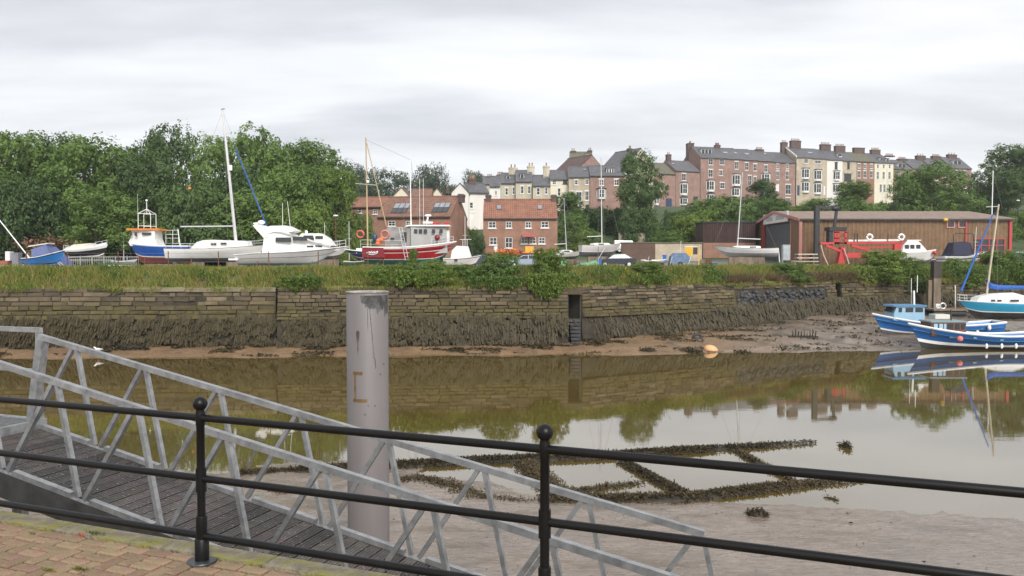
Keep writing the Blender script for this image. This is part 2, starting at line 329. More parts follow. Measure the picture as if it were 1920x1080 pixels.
# ---- ground behind the far wall
def wy(x): return interp(WALL, x)
TPROF = [(0, 5.6), (105, 5.6), (116, 6.8), (128, 8.2), (150, 12), (172, 17.2), (192, 18.6), (236, 22.5), (275, 25), (420, 40), (900, 60)]
def terr(x, y):
    z = interp(TPROF, y)
    if y > 100:
        z += .35 * fbm(x, y, .05)
        if x < -10: z = 5.6 + (z - 5.6) * max(.55, 1 - (-10 - x) * .01)
    return z
def yard_mat():
    m, t, b = base_mat('yard_ground'); b.inputs['Roughness'].default_value = .95
    g = N(t, 'ShaderNodeNewGeometry'); sp = N(t, 'ShaderNodeSeparateXYZ'); LK(t, g.outputs['Position'], sp.inputs[0])
    n = N(t, 'ShaderNodeTexNoise', i_Scale=.35, i_Detail=9.0, i_Roughness=.7); LK(t, g.outputs['Position'], n.inputs['Vector'])
    a = ramp(t, n.outputs[0], [(.3, (.13, .12, .11)), (.7, (.25, .235, .21))]); c = ramp(t, n.outputs[0], [(.3, (.028, .05, .016)), (.7, (.075, .11, .035))])
    f = math_n(t, 'ADD', math_n(t, 'MULTIPLY', math_n(t, 'SUBTRACT', sp.outputs[2], 6.0), 1.5), math_n(t, 'SUBTRACT', n.outputs[0], .5))
    cl = N(t, 'ShaderNodeClamp'); LK(t, f, cl.inputs[0])
    mx = N(t, 'ShaderNodeMix', data_type='RGBA'); LK(t, cl.outputs[0], mx.inputs[0]); LK(t, a.outputs[0], mx.inputs[6]); LK(t, c.outputs[0], mx.inputs[7])
    LK(t, mx.outputs[2], b.inputs['Base Color']); return m
def ground():
    xs = np.concatenate([np.arange(-420, -130, 30), np.arange(-130, 150, 4.0), np.arange(150, 430, 30)]); V = []; nv = 60
    offs = np.concatenate([np.arange(0, 60, 3.0), np.arange(60, 150, 6.0), np.geomspace(150, 900, 14)])
    for x in xs:
        y0 = wy(x) + 2.2
        for q in offs: V.append((x, y0 + q, terr(x, y0 + q)))
    n = len(offs); I = np.arange(len(V)).reshape(len(xs), n)
    Q = np.stack([I[:-1, :-1], I[1:, :-1], I[1:, 1:], I[:-1, 1:]], -1).reshape(-1, 4)
    tag(link('ground', bulk('ground', V, Q, yard_mat(), True)), kind='structure')
ground()
# ---- far wall sections, every stone its own piece
stone = mat('wall_stone', (.185, .145, .088), .9, .2, 1.3, bump=.5, bscale=7, objrand=.34, col2=(.12, .115, .03), c2=(.46, .62), coord='Object')
def stonemat():
    m, t, b = base_mat('quay_stone'); b.inputs['Roughness'].default_value = .92
    g = N(t, 'ShaderNodeNewGeometry'); oi = N(t, 'ShaderNodeObjectInfo'); sp = N(t, 'ShaderNodeSeparateXYZ'); LK(t, g.outputs['Position'], sp.inputs[0])
    n = N(t, 'ShaderNodeTexNoise', i_Scale=1.6, i_Detail=9.0, i_Roughness=.7); LK(t, g.outputs['Position'], n.inputs['Vector'])
    n2 = N(t, 'ShaderNodeTexNoise', i_Scale=.28, i_Detail=5.0, i_Roughness=.6); LK(t, g.outputs['Position'], n2.inputs['Vector'])
    a = ramp(t, math_n(t, 'ADD', math_n(t, 'MULTIPLY', n.outputs[0], .6), math_n(t, 'MULTIPLY', oi.outputs['Random'], .4)), [(.22, (.042, .033, .022)), (.5, (.105, .082, .052)), (.78, (.20, .155, .095))])
    # green algae on the courses the tide reaches
    f = math_n(t, 'ADD', math_n(t, 'MULTIPLY', math_n(t, 'SUBTRACT', 3.95, sp.outputs[2]), .85), math_n(t, 'MULTIPLY', math_n(t, 'SUBTRACT', n2.outputs[0], .5), 2.4))
    f = math_n(t, 'ADD', f, math_n(t, 'MULTIPLY', math_n(t, 'SUBTRACT', n.outputs[0], .5), 1.0))
    cl = N(t, 'ShaderNodeClamp', i_Max=.8); LK(t, f, cl.inputs[0])
    al = ramp(t, n.outputs[0], [(.3, (.042, .036, .017)), (.7, (.115, .094, .03))])
    mx = N(t, 'ShaderNodeMix', data_type='RGBA'); LK(t, cl.outputs[0], mx.inputs[0]); LK(t, a.outputs[0], mx.inputs[6]); LK(t, al.outputs[0], mx.inputs[7])
    LK(t, mx.outputs[2], b.inputs['Base Color'])
    bp = N(t, 'ShaderNodeBump', i_Strength=.6, i_Distance=.05); LK(t, n.outputs[0], bp.inputs['Height']); LK(t, bp.outputs[0], b.inputs['Normal']); return m
qstone = stonemat()
core = mat('wall_core', (.045, .038, .026), .95, .3, 1.5)
coping = mat('concrete_capping', (.23, .195, .14), .9, .3, 1.2, bump=.4, col2=(.16, .14, .08), c2=(.48, .66))
rubble = mat('dark_rubble', (.075, .075, .08), .85, .3, 2, objrand=.5)
def unit_stone(seed):
    rr = random.Random(seed); mb = MB(); vs = []
    # a chamfered, slightly uneven block: unit size, front at y=0
    for (x, z) in ((-.5, -.5), (.5, -.5), (.5, .5), (-.5, .5)): vs.append((x, .5, z))
    for (x, z) in ((-.5, -.5), (.5, -.5), (.5, .5), (-.5, .5)): vs.append((x * (1 - rr.random() * .02), .12, z * (1 - rr.random() * .06)))
    for (x, z) in ((-.5, -.5), (.5, -.5), (.5, .5), (-.5, .5)): vs.append((x * (.94 - rr.random() * .05), rr.uniform(-.06, .06), z * (.86 - rr.random() * .1)))
    fs = []
    for a in (0, 4):
        for k in range(4): fs.append((a + k, a + (k + 1) % 4, a + 4 + (k + 1) % 4, a + 4 + k))
    fs.append((8, 9, 10, 11)); return mb.add(vs, fs).mesh('stone', [qstone])
STONES = [unit_stone(i) for i in range(6)]
def rubble_mesh():
    ms = []
    for s in range(4):
        rr = random.Random(50 + s); mb = MB(); mb.ball((0, 0, 0), .5, 4)
        mb.v = [(x * rr.uniform(.8, 1.15), y, z * rr.uniform(.8, 1.15)) for x, y, z in mb.v]; ms.append(mb.mesh('rubble', [rubble]))
    return ms
def wall_section(label, pts, forward=0.0, cap=None, rub=None, rows=None):
    th = thing('river_wall', label, 'wall', (pts[0][0], pts[0][1], 0), group='lengths of the old stone river wall')
    org = Vector((pts[0][0], pts[0][1], 0))
    mb = MB(); P = [Vector((x, y, 0)) for x, y in pts]
    for a, b in zip(P[:-1], P[1:]):
        d = (b - a).normalized(); nrm = Vector((-d.y, d.x, 0))
        q = [a - org + nrm * .10, b - org + nrm * .10, b - org + nrm * 2.6, a - org + nrm * 2.6]
        lo = [Vector((v.x, v.y, -.6)) for v in q]; lo[0] = lo[0] - nrm * .45; lo[1] = lo[1] - nrm * .45
        hi = [Vector((v.x, v.y, WTOP - .06)) for v in q]
        mb.add(lo + hi, [(0, 1, 5, 4), (1, 2, 6, 5), (2, 3, 7, 6), (3, 0, 4, 7), (4, 5, 6, 7)])
    mb.build('core', core, th)
    rr = random.Random(int(abs(pts[0][0]) * 10)); RB = rubble_mesh() if rub else None
    for a, b in zip(P[:-1], P[1:]):
        L = (b - a).length; d = (b - a).normalized(); nrm = Vector((-d.y, d.x, 0)); ang = math.atan2(d.y, d.x)
        z = WTOP
        hs = [.3] + [rr.uniform(.26, .44) for _ in range(5)] if cap else [rr.uniform(.2, .3) for _ in range(8)]; hs = list(hs) + [max(.15, 2.2 - sum(hs))]
        for ri, h in enumerate(hs):
            z -= h
            if cap and ri == 0 and a.x > -40:
                x = 0
                while x < L:
                    w = min(rr.uniform(1.4, 3.6), L - x)
                    if w > .2 and (a + d * x).x > -29:
                        o = link('capping_stone', CAPM, th, a - org + d * (x + w / 2) + nrm * .0 + Vector((0, 0, z + h / 2 + .02 + rr.uniform(-.02, .02))), (0, rr.uniform(-.01, .01), ang + rr.uniform(-.01, .01)), (w - .02, .7, h))
                    elif w > .2: link('stone', rr.choice(STONES), th, a - org + d * (x + w / 2) - nrm * rr.uniform(-.1, .06) + Vector((0, 0, z + h / 2 + rr.uniform(-.05, .03))), (0, rr.uniform(-.03, .03), ang), (w - .04, .8, h))
                    x += w
                continue
            x = 0
            while x < L:
                w = (rr.uniform(.6, 2.3) if rr.random() < .5 else rr.uniform(.4, 1.2)) if cap else rr.uniform(.45, 1.25)
                if L - x - w < .4: w = L - x
                xm = (a + d * (x + w / 2)).x
                if not (rub and rub[0] < xm < rub[1] and 2 <= ri) and rr.random() > .025:
                    bat = .045 * ri
                    o = link('stone', rr.choice(STONES), th, a - org + d * (x + w / 2) - nrm * (bat + rr.uniform(-.1, .08) * (1 if ri < 4 else .4)) + Vector((0, 0, z + h / 2 + rr.uniform(-.03, .03))), (rr.uniform(-.05, .05), rr.uniform(-.022, .022), ang + rr.uniform(-.035, .035)), (w - rr.uniform(.0, .05 if ri < 3 else .015), .8, h - rr.uniform(.0, .045 if ri < 3 else .012)))
                x += w
        if rub:
            n = 0
            for k in range(230):
                s = rr.uniform(0, L); p = a + d * s
                if rub[0] < p.x < rub[1]:
                    link('rubble_stone', rr.choice(RB), th, p - org - nrm * rr.uniform(.0, .12) + Vector((0, 0, rr.uniform(2.45, WTOP - .72))), (rr.random(), rr.random(), ang + rr.random()), (rr.uniform(.28, .5), .35, rr.uniform(.2, .34)))
CAPM = MB().box((0, .4, 0), (1, 1, 1)).mesh('capping_stone', [coping])
wall_section('long weedy stone river wall with pale capping, left of the gangway pile', [(-62, 54.5), (-36, 55), (-16.6, 56.2)], cap=(0, 1))
wall_section('stone river wall standing forward, between the pile and the dark outfall', [(-16.3, 55.55), (4.0, 57.4)])
wall_section('stone river wall with a patch of dark rubble, right of the outfall', [(5.0, 58.0), (18.5, 66.5), (30.2, 74.6)], rub=(18.7, 28.6))
wall_section('set back stone river wall behind the moored blue boats', [(30.9, 75.2), (40, 79.2), (62, 84.2), (84, 88)])
# dark outfall slot between two lengths of wall
of = thing('drain_outfall', 'dark open drain slot in the river wall under the hanging ivy', 'drain', (4.5, 58.4, 0))
mo = MB(); mo.b2(-.5, -.42, -.75, 1.2, .2, 3.9); mo.b2(.42, .5, -.4, 1.2, .2, 3.9); mo.b2(-.5, .5, 1.1, 1.3, .2, 4.4); mo.b2(-.41, .41, -.55, 1.09, -.4, 2.15); mo.build('channel', stdark, of)
MB().b2(-.55, .55, -.95, 1.0, 3.92, 4.38).build('lintel', qstone, of)
ml = MB()
for k in range(7): ml.b2(-.38 + .02 * k, .37, -1.15 - .05 * k, -.56, 1.95 - .26 * k, 2.14 - .26 * k)
ml.build('spill_steps', rubble, of)
# brown quay timber post pair
pt = thing('timber_post', 'tall weathered mooring post standing against the river wall, right', 'post', (XD(1755, 76.6), 76.6, 1.3))
MB().b2(-.34, .34, -.3, .3, -.6, 3.4).build('lower_pile', timber, pt); MB().b2(-.37, .37, -.33, .33, 3.4, 5.0).build('upper_pile', mat('dark_timber', (.06, .05, .045), .9, .2, 3, streak=True), pt)
MB().b2(-.75, -.4, -.1, .3, -.6, 3.2).build('fender_pile', timber, pt)
# ================================================================ foreground: quay, railing, gangway, pile
QZ = 4.3
RA = W(367, 782, 5.27); PA = Vector((XD(372, 5.27), 5.27, QZ)); PB = Vector((XD(1022, 4.38), 4.38, QZ))
QD = (PB - PA).normalized(); QN = Vector((-QD.y, QD.x, 0))        # along the edge (to the right) and out over the water
QANG = math.atan2(QD.y, QD.x); SP = (PB - PA).length
def Q(u, v, z=0.0): return PA + QD * u + QN * v + Vector((0, 0, z))
brick_m = mat('paving_brick', (.28, .182, .122), .85, .18, 14, bump=.35, bscale=60, objrand=.17, col2=(.20, .168, .088), c2=(.47, .66), coord='Object')
joint_m = mat('mossy_joint_sand', (.04, .032, .018), .95, .3, 8, col2=(.05, .06, .015), c2=(.45, .6))
def paver_sheet():
    m, t, b = base_mat('paving_beyond'); b.inputs['Roughness'].default_value = .9
    tc = N(t, 'ShaderNodeTexCoord'); br = N(t, 'ShaderNodeTexBrick', i_Scale=5.0); br.inputs['Color1'].default_value = (.30, .19, .12, 1); br.inputs['Color2'].default_value = (.24, .17, .10, 1); br.inputs['Mortar'].default_value = (.08, .07, .035, 1)
    LK(t, tc.outputs['Object'], br.inputs['Vector']); LK(t, br.outputs[0], b.inputs['Base Color']); return m
pave = MB().b2(-60, 60, -60, .05, -.3, -.045).build('quay_pavement', joint_m, loc=PA, rot=(0, 0, QANG)); tag(pave, kind='structure')
sheet = MB().add([(-60, -60, -.004), (60, -60, -.004), (60, -1.12, -.004), (-60, -1.12, -.004), (-60, -1.12, -.004), (-2.86, -1.12, -.004), (-2.86, .07, -.004), (-60, .07, -.004), (1.72, -1.12, -.004), (60, -1.12, -.004), (60, .07, -.004), (1.72, .07, -.004)], [(0, 1, 2, 3), (4, 5, 6, 7), (8, 9, 10, 11)]).build('paving_sheet', paver_sheet(), pave)
def bm_brick(seed):
    rr = random.Random(seed); h, c = .03, .011; L, Wd = .186, .087; vs = []
    for (s, z) in ((1, -h), (1, -c)): vs += [(x * L / 2 * s, y * Wd / 2 * s, z) for x, y in ((-1, -1), (1, -1), (1, 1), (-1, 1))]
    vs += [(x * (L / 2 - c), y * (Wd / 2 - c), rr.uniform(-.002, .002)) for x, y in ((-1, -1), (1, -1), (1, 1), (-1, 1))]
    fs = [(a + k, a + (k + 1) % 4, a + 4 + (k + 1) % 4, a + 4 + k) for a in (0, 4) for k in range(4)] + [(8, 9, 10, 11)]
    return MB().add(vs, fs).mesh('brick', [brick_m])
BRK = [bm_brick(i) for i in range(5)]
VC = .07                                                            # inner edge of the coping, in v
rr = random.Random(3); nb = 0
def put_brick(u, v, a):
    o = link('brick', rr.choice(BRK), pave, (u, v, rr.uniform(-.006, .004)), (rr.uniform(-.012, .012), rr.uniform(-.012, .012), a + rr.uniform(-.012, .012)))
for r_ in range(2):
    for k in range(-13, 8): put_brick(k * .203 + .1 * r_, VC - .052 - r_ * .103, 0)
v0 = VC - .052 - .103 - .055
for i in range(-27, 16):
    for j in range(0, 9):
        y = -j; k = (i - y) % 4; c = .1015
        if k == 0: u, v, a = (i + 1) * c, v0 - (j + .5) * c, 0
        elif k == 3: u, v, a = (i + .5) * c, v0 - (j) * c, math.pi / 2
        else: continue
        p = Q(u, v)
        put_brick(u, v, a)
cop_m = mat('mossy_coping', (.26, .225, .16), .92, .25, 9, bump=.6, bscale=40, col2=(.25, .235, .065), c2=(.46, .62))
u = -6.0
while u < 9:
    w = rr.uniform(.75, 1.05)
    mbc = MB(); mbc.b2(-w / 2 + .004, w / 2 - .004, -.085, .085, -.18, .012); mbc.build('coping_stone', cop_m, pave, loc=(u + w / 2, VC + .088, rr.uniform(-.004, .004)), rot=(0, 0, rr.uniform(-.006, .006))); u += w
qw = MB().b2(-60, 60, -.6, .26, -QZ - .6, -.19).build('quay_wall', core, loc=PA, rot=(0, 0, QANG)); tag(qw, 'dark stone face of the near quay below the railing', 'wall')
# weeds in the joints
weed_m = leafmat('weed_leaf', (.06, .09, .012), (.20, .22, .03), .3)
def tuft(parent, u, v, n, s, name='weed_tuft', m=None):
    V = []; Fc = []
    for i in range(n):
        a = random.uniform(0, 6.28); l = s * random.uniform(.4, 1); b = Vector((random.gauss(0, s * .9), random.gauss(0, s * .25), 0)); d = Vector((math.cos(a), math.sin(a), random.uniform(.5, 1.5))).normalized() * l; w = Vector((-math.sin(a), math.cos(a), 0)) * l * .16
        k = len(V); V += [b - w, b + w, b + d * .6 + w * .8, b + d]; Fc.append((k, k + 1, k + 2, k + 3))
    o = link(name, bulk(name, V, Fc, m or weed_m), parent, (u, v, 0)); return o
moss_red = mat('red_leaf', (.35, .05, .03), .6, .2, 20)
for (px, py, n, s) in ((178, 1003, 90, .045), (60, 1000, 40, .02), (250, 1018, 40, .025), (150, 1068, 60, .035), (280, 1018, 30, .03), (20, 978, 40, .02), (330, 1035, 30, .02), (400, 1050, 30, .02), (90, 1070, 50, .03)):
    p = G(px, py, QZ) - PA; tuft(pave, p.dot(QD), p.dot(QN), n, s)
p = G(154, 1004, QZ) - PA; tuft(pave, p.dot(QD), p.dot(QN), 30, .03, 'red_weed', moss_red)
# ---- railing
rl = thing('railing', 'black tubular quayside railing with ball topped posts in the foreground', 'railing', PA, QANG)
def post_mesh():
    mb = MB(); r = .0265
    mb.lathe([(.001, 0), (.098, 0), (.098, .008), (.09, .016), (.045, .02)], 28)
    return mb
for k in (-2, -1, 0, 1, 2, 3):
    b = k * SP; mb = MB()
    prof = [(.046, .015), (.046, .15), (.04, .158), (.036, .16), (.036, .21), (.036, .30), (.0335, .31), (.0265, .312), (.0265, .47), (.0345, .472), (.0345, .63), (.0265, .632), (.0265, .91), (.03, .915), (.03, 1.0), (.026, 1.015), (.03, 1.03)]
    mb.lathe(prof, 20); po = mb.build('post', black, rl, True, loc=(b, 0, 0))
    MB().lathe([(.001, 0), (.098, 0), (.098, .006), (.094, .012), (.044, .014)], 28).build('base_plate', mat('base_plate_paint', (.022, .026, .03), .35, .3, 6, col2=(.07, .07, .072), c2=(.5, .7)), po, True)
    MB().ball((0, 0, 1.058), .0475, 14).build('ball_finial', black, po, True)
for h in (.965, .56, .175):
    mb = MB(); mb.path([(SP * q, 0, h) for q in (-2.4, -1, 0, 1, 2, 3.4)], .0245, 14); mb.build('rail', black, rl, True)
# ---- gangway, fitted to the photograph: Warren truss, near top node 0 at GP
GP = Vector((-4.708, 8.217, CZ - 1.242)); GA, GT, GL, GW, GH = -.345, .188, 1.084, 1.187, 1.10
gd = Vector((math.cos(GT) * math.cos(GA), math.cos(GT) * math.sin(GA), -math.sin(GT))); gn = Vector((-math.sin(GA), math.cos(GA), 0)); gu = gd.cross(gn)
gw = thing('gangway', 'galvanised steel truss gangway with grey plank deck sloping down to the right', 'gangway')
GM = Matrix.Translation(GP) @ Matrix((gd, gn, gu)).transposed().to_4x4(); gw.matrix_world = GM
S0, S1 = -1.084 - .55, 5.5 + .0
top1 = -1.084 + 7 * GL
for y in (0, GW):
    MB().box(((S0 + top1) / 2, y, 0), (top1 - S0 + .07, .062, .062)).build('handrail', steel, gw)
    MB().b2(S0, top1 + .6, y - .03, y + .03, -GH - .30, -GH - .03).build('stringer', mat('stringer_steel', (.07, .07, .068), .6, .2, 5, metal=.3), gw)
    for k in range(8):
        st = -1.084 + k * GL
        mbk = MB(); mbk.bar((st - .035, y, -.03), (st - GL / 2 + .045, y, -GH + .0), .045, .05, (0, 1, 0)); mbk.build('diagonal', steel, gw)
        mbk = MB(); mbk.bar((st + .035, y, -.03), (st + GL / 2 - .045, y, -GH + .0), .045, .05, (0, 1, 0)); mbk.build('strut', steel, gw)
        if k < 8:
            a, b = st - GL / 2 + .13, st + GL / 2 - .13
            MB().b2(a, b, y - .033, y + .033, -GH - .025, -GH + .03).build('kick_rail', steel, gw)
    MB().b2(S0 - .04, S0 + .07, y - .05, y + .05, -GH - .05, -.031).build('end_post', steel, gw)
    MB().b2(S0 + .02, top1 + .6, y - .028, y + .028, -GH - .06, -GH - .026).build('chord', steel, gw)
plank_m = mat('wet_decking', (.075, .069, .062), .5, .3, 6, bump=.4, bscale=30, objrand=.42, col2=(.10, .058, .058), c2=(.48, .7))
speck_m = mat('deck_fleck', (.35, .35, .34), .7, .1, 9)
pm = MB(); pw = .14
pm.b2(-pw / 2 + .008, pw / 2 - .008, 0, GW - .07, -.03, 0)
for g in range(4): pm.b2(-.048 + g * .032 - .011, -.048 + g * .032 + .011, .002, GW - .072, -.001, .004)
PM = pm.mesh('plank', [plank_m]); k = 0; s = S0 + .02
while s < top1 + .5:
    link('plank', PM, gw, (s + pw / 2, .035, -GH - .06 + .03 + random.uniform(-.002, .002)), (0, 0, random.uniform(-.003, .003))); s += pw
V = []; Fc = []
for i in range(1600):
    x, y, e = random.uniform(S0, top1), random.uniform(.05, GW - .05), random.uniform(.002, .007); z = -GH - .0235; a = random.random() * 3; k = len(V)
    V += [(x + e * math.cos(a + q * 1.571) * 1.4, y + e * math.sin(a + q * 1.571), z) for q in range(4)]; Fc.append((k, k + 1, k + 2, k + 3))
tag(link('bird_droppings', bulk('bird_droppings', V, Fc, speck_m), gw), kind='stuff')
# ---- landing stage at the head of the gangway
la = thing('landing_stage', 'steel landing platform with handrail at the head of the gangway', 'platform', GP + gd * S0 - gu * 0, GA)
lz = (GP + gd * S0 - gu * (GH + .03)).z - GP.z - gd.z * S0 + .06
MB().b2(-3.2, -.12, .12, GW - .02, lz - .05, lz).build('deck_grating', mat('grating', (.16, .165, .17), .6, .3, 20, bump=.8, bscale=60), la)
MB().b2(-3.2, -.05, -.02, .11, lz - .24, lz + .02).build('edge_beam', steel, la); MB().b2(-3.2, -.05, GW - .01, GW + .09, lz - .24, lz + .02).build('edge_beam', steel, la); MB().b2(-.11, -.045, .115, GW - .015, lz - .2, lz + .015).build('end_beam', steel, la)
ps = W(45, 690, 10.6) - GP - gd * S0; u_ = -.10
for q in (u_, u_ - 1.5, u_ - 3.0):
    MB().b2(q - .03, q + .03, GW + .01, GW + .07, lz + .02, lz + 1.10).build('rail_post', steel, la)
MB().b2(u_ - 3.1, u_ + .03, GW + .008, GW + .072, lz + 1.102, lz + 1.16).build('top_rail', steel, la); MB().b2(u_ - 3.1, u_ - .032, GW + .02, GW + .06, lz + .6, lz + .64).build('mid_rail', steel, la)
for sx, sy in ((-.3, .1), (-.3, GW - .1), (-2.9, .1), (-2.9, GW - .1)): MB().tube((sx, sy, lz - .2), (sx, sy, -5.6), .09, n=12).build('leg', steel, la)
# ---- mooring pile
PX, PY, PR, PT = XD(688.5, 15.5), 15.5, .402, ZD(546, 15.5)
pile_m = mat('pile_paint', (.18, .164, .163), .55, .06, 1.6, col2=(.155, .135, .136), c2=(.48, .72), bump=.06, streak=True)
pl = thing('mooring_pile', 'tall pale mauve tubular steel pile beside the gangway', 'pile', (PX, PY, 0))
MB().lathe([(PR + .004, -1.2), (PR, .6), (PR, PT - .02), (PR - .006, PT - .012)], 56).build('pile_tube', pile_m, pl, True)
MB().lathe([(.001, PT + .012), (PR - .03, PT + .006), (PR + .014, PT), (PR + .014, PT - .022), (PR - .02, PT - .024)], 56).build('cap_plate', mat('cap_plate', (.42, .40, .36), .7, .3, 5, col2=(.12, .07, .04), c2=(.45, .6)), pl)
base_a = math.atan2(-PY, -PX)
def ang(px): return base_a + math.asin(max(-.98, min(.98, (px - 688.5) / 38.7)))
def zz(py): return ZD(py, 15.5)
def patch(name, cols, m, r=.003):
    """cols: list of (px, y_top, y_bottom) wrapped round the tube"""
    V = []; Fc = []
    for px, a, b in cols:
        an = ang(px); x, y = (PR + r) * math.cos(an), (PR + r) * math.sin(an); V += [(x, y, zz(b)), (x, y, zz(a))]
    for i in range(len(cols) - 1): Fc.append((2 * i, 2 * i + 2, 2 * i + 3, 2 * i + 1))
    return link(name, bulk(name, V, Fc, m), pl)
tar = mat('tar_stain', (.055, .055, .055), .6, .35, 9, col2=(.12, .12, .12), c2=(.45, .6)); streakm = mat('rust_streak', (.095, .065, .06), .8, .3, 9, col2=(.2, .16, .155), c2=(.5, .7)); ochre = mat('ochre_tape', (.17, .10, .035), .8, .25, 8)
sc = [(676, 553, 554)]
for i in range(46):
    px = 677 + i * 1.08; b = 562 + 9 * max(0, math.sin((px - 674) / 16)) + (6 if 684 < px < 708 else 0) + (12 if 706 < px < 718 else 0) + random.uniform(-2.5, 2.5) + (px > 719) * 26; sc.append((px, 552.5, b))
patch('tar_stain', sc, tar)
patch('drip_streak', [(688.4, 575, 602), (689.4, 575, 626)], tar, .0035); d2 = [(692.8, 575, 578)]
for i in range(12):
    y = 578 + i * 9; x = 693 + i * .75 + (i > 9) * 1.2
    patch('drip_streak', [(x - .55, y - .3, y + 9.4), (x + .55, y - .3, y + 9.4)], tar, .0038)
patch('rust_streak', [(668, 620, 624), (669.5, 617, 640), (671, 617, 665), (672.5, 617, 645), (674, 619, 623)], streakm)
for (x0, x1, y0, y1) in ((662, 679, 692, 698), (664, 667, 698.2, 741.8), (662, 687, 742, 748)):
    patch('tape_mark', [(x0 + (x1 - x0) * i / 6, y0, y1) for i in range(7)], ochre)
for (x, y) in ((711, 698), (689, 754), (701, 755), (683, 770), (717, 680)): patch('rust_spot', [(x - 1.4, y - .8, y + .8), (x, y - 1.6, y + 1.6), (x + 1.4, y - .8, y + .8)], streakm)
# ---- weed-covered timbers and stones on the near mud
weed_c = leafmat('bladder_wrack', (.02, .016, .009), (.10, .076, .038), .12)
def weedleaves(pts, size, flat=.6):
    n = len(pts); P = np.asarray(pts, np.float32)
    A = RNG.uniform(0, 2 * np.pi, n); T = RNG.normal(0, flat, n); L = size * RNG.uniform(.5, 1.3, n)
    d = np.stack([np.cos(A) * np.cos(T), np.sin(A) * np.cos(T), np.sin(T)], 1) * L[:, None]
    w = np.stack([-np.sin(A), np.cos(A), RNG.normal(0, .5, n)], 1) * (L * .38)[:, None]
    V = np.stack([P - w * .6, P + w * .6, P + d + w * .4, P + d - w * .4], 1).reshape(-1, 3)
    return V, np.arange(4 * n).reshape(-1, 4)
def weed_beam(label, pxs, w, h, dens=1900, size=.07, taper=True, lump=False, name='weedy_timber', cat='timber'):
    h = h * .5 if not lump else h * .8; w *= .85; P = [G(*p, 0.0) for p in pxs]; c = P[0].copy(); c.z = 0
    th = thing(name, label, cat, c)
    seg = [(b - a).length for a, b in zip(P[:-1], P[1:])]; tot = sum(seg); mb = MB()
    def at(s):
        for a, b, l in zip(P[:-1], P[1:], seg):
            if s <= l or b is P[-1]: return a.lerp(b, min(1, s / l)), (b - a).normalized()
            s -= l
    n = max(4, int(tot / .35)); ring = []
    for i in range(n + 1):
        p, d = at(tot * i / n); nn = Vector((-d.y, d.x, 0)); f = (min(1, (n - i) / (n * .3)) if taper else 1) if not lump else math.sin(math.pi * (i + .15) / (n + .3)) ** .6; hh = h * (.06 + .94 * f) * (1 + .35 * fnoise(p.x, p.y, .9)) - (.1 * (1 - f) if taper else 0); ww = w * (.25 + .75 * f) * (1 + .35 * fnoise(p.x, p.y, .7, 5))
        ring.append([p - c + nn * (ww * k) + Vector((0, 0, hh * e - (.12 if e == 0 else 0))) for k, e in ((-1, 0), (-.7, .6), (-.2, 1), (.3, .95), (.75, .55), (1, 0))])
    mb.add([v for r_ in ring for v in r_], [(i * 6 + k, i * 6 + k + 1, (i + 1) * 6 + k + 1, (i + 1) * 6 + k) for i in range(n) for k in range(5)]); mb.build('timber', mat('sodden_timber', (.028, .0235, .015), .7, .3, 4), th, True)
    pts = []
    for i in range(int(tot * w * 2 * dens)):
        s = random.random(); p, d = at(s * tot); nn = Vector((-d.y, d.x, 0)); f = min(1, (1 - s) / .3) if taper else 1
        f = f if not lump else math.sin(math.pi * s) ** .6; k = max(-1.4, min(1.4, random.gauss(0, .6))); clump = fnoise(p.x * 1.0, p.y, 1.6, k)
        if clump < -.5 or (taper and random.random() > .12 + .88 * f): continue
        e = max(0, 1 - k * k); q = p - c + nn * (k * w * (.5 + .5 * f)); q.z = max(-.02, h * e * (.35 + .65 * f) + random.uniform(-.03, .06)); pts.append(q)
    V, Fc = weedleaves(pts, size); tag(link('seaweed', bulk('seaweed', V, Fc, weed_c), th), kind='stuff')
weed_beam('long weed covered timber along the water edge, farthest of the grid', [(560, 884), (760, 874), (900, 866), (1130, 857), (1300, 846), (1420, 838), (1530, 830)], .42, .24)
weed_beam('weed covered timber at the near side of the grid, beside the open mud', [(1010, 940), (1130, 938), (1290, 936), (1400, 922), (1500, 910), (1620, 901)], .40, .2)
weed_beam('short weedy cross timber joining the grid, right of the second railing post', [(1168, 868), (1225, 898), (1290, 932)], .26, .17, taper=False)
weed_beam('thin half sunk weedy cross timber, rightmost of the grid', [(1385, 848), (1440, 880), (1495, 906)], .2, .1)
weed_beam('broad weedy cross timber just left of the second railing post', [(985, 868), (1010, 895), (1060, 935)], .45, .16, taper=False)
weed_beam('low weedy ridge on the mud right of the pile, behind the gangway', [(740, 905), (800, 900), (900, 935), (1000, 945)], .5, .1, 1500)
weed_beam('weedy ridge in shallow pool beside the second railing post', [(1060, 925), (1130, 915), (1210, 905)], .22, .07, 1500)
weed_beam('weed heap on the mud left of the pile, seen through the gangway', [(490, 925), (530, 930), (560, 935)], .5, .2, 1500, taper=False, lump=True)
weed_beam('long low weed line left of the pile, at the water edge', [(440, 890), (520, 886), (600, 884), (660, 882)], .35, .14, taper=False)
weed_beam('weed patch on the pale mud below the gangway, bottom left', [(0, 905), (25, 915), (60, 925)], .5, .12, 1400, taper=False, lump=True)
weed_beam('loose weed strewn on the mud under the gangway stringer', [(70, 950), (120, 955), (170, 966)], .22, .05, 1300, taper=False)
weed_beam('weed covered boulder on the open mud below the railing', [(1398, 970), (1415, 972), (1440, 975)], .2, .26, 1800, .07, taper=False, lump=True, name='weedy_boulder', cat='rock')
weed_beam('small dark weed clump lying on the wet mud by the gangway foot', [(850, 1050), (865, 1052), (880, 1052)], .09, .04, 1500, .05, taper=False, lump=True, name='weed_clump', cat='seaweed')
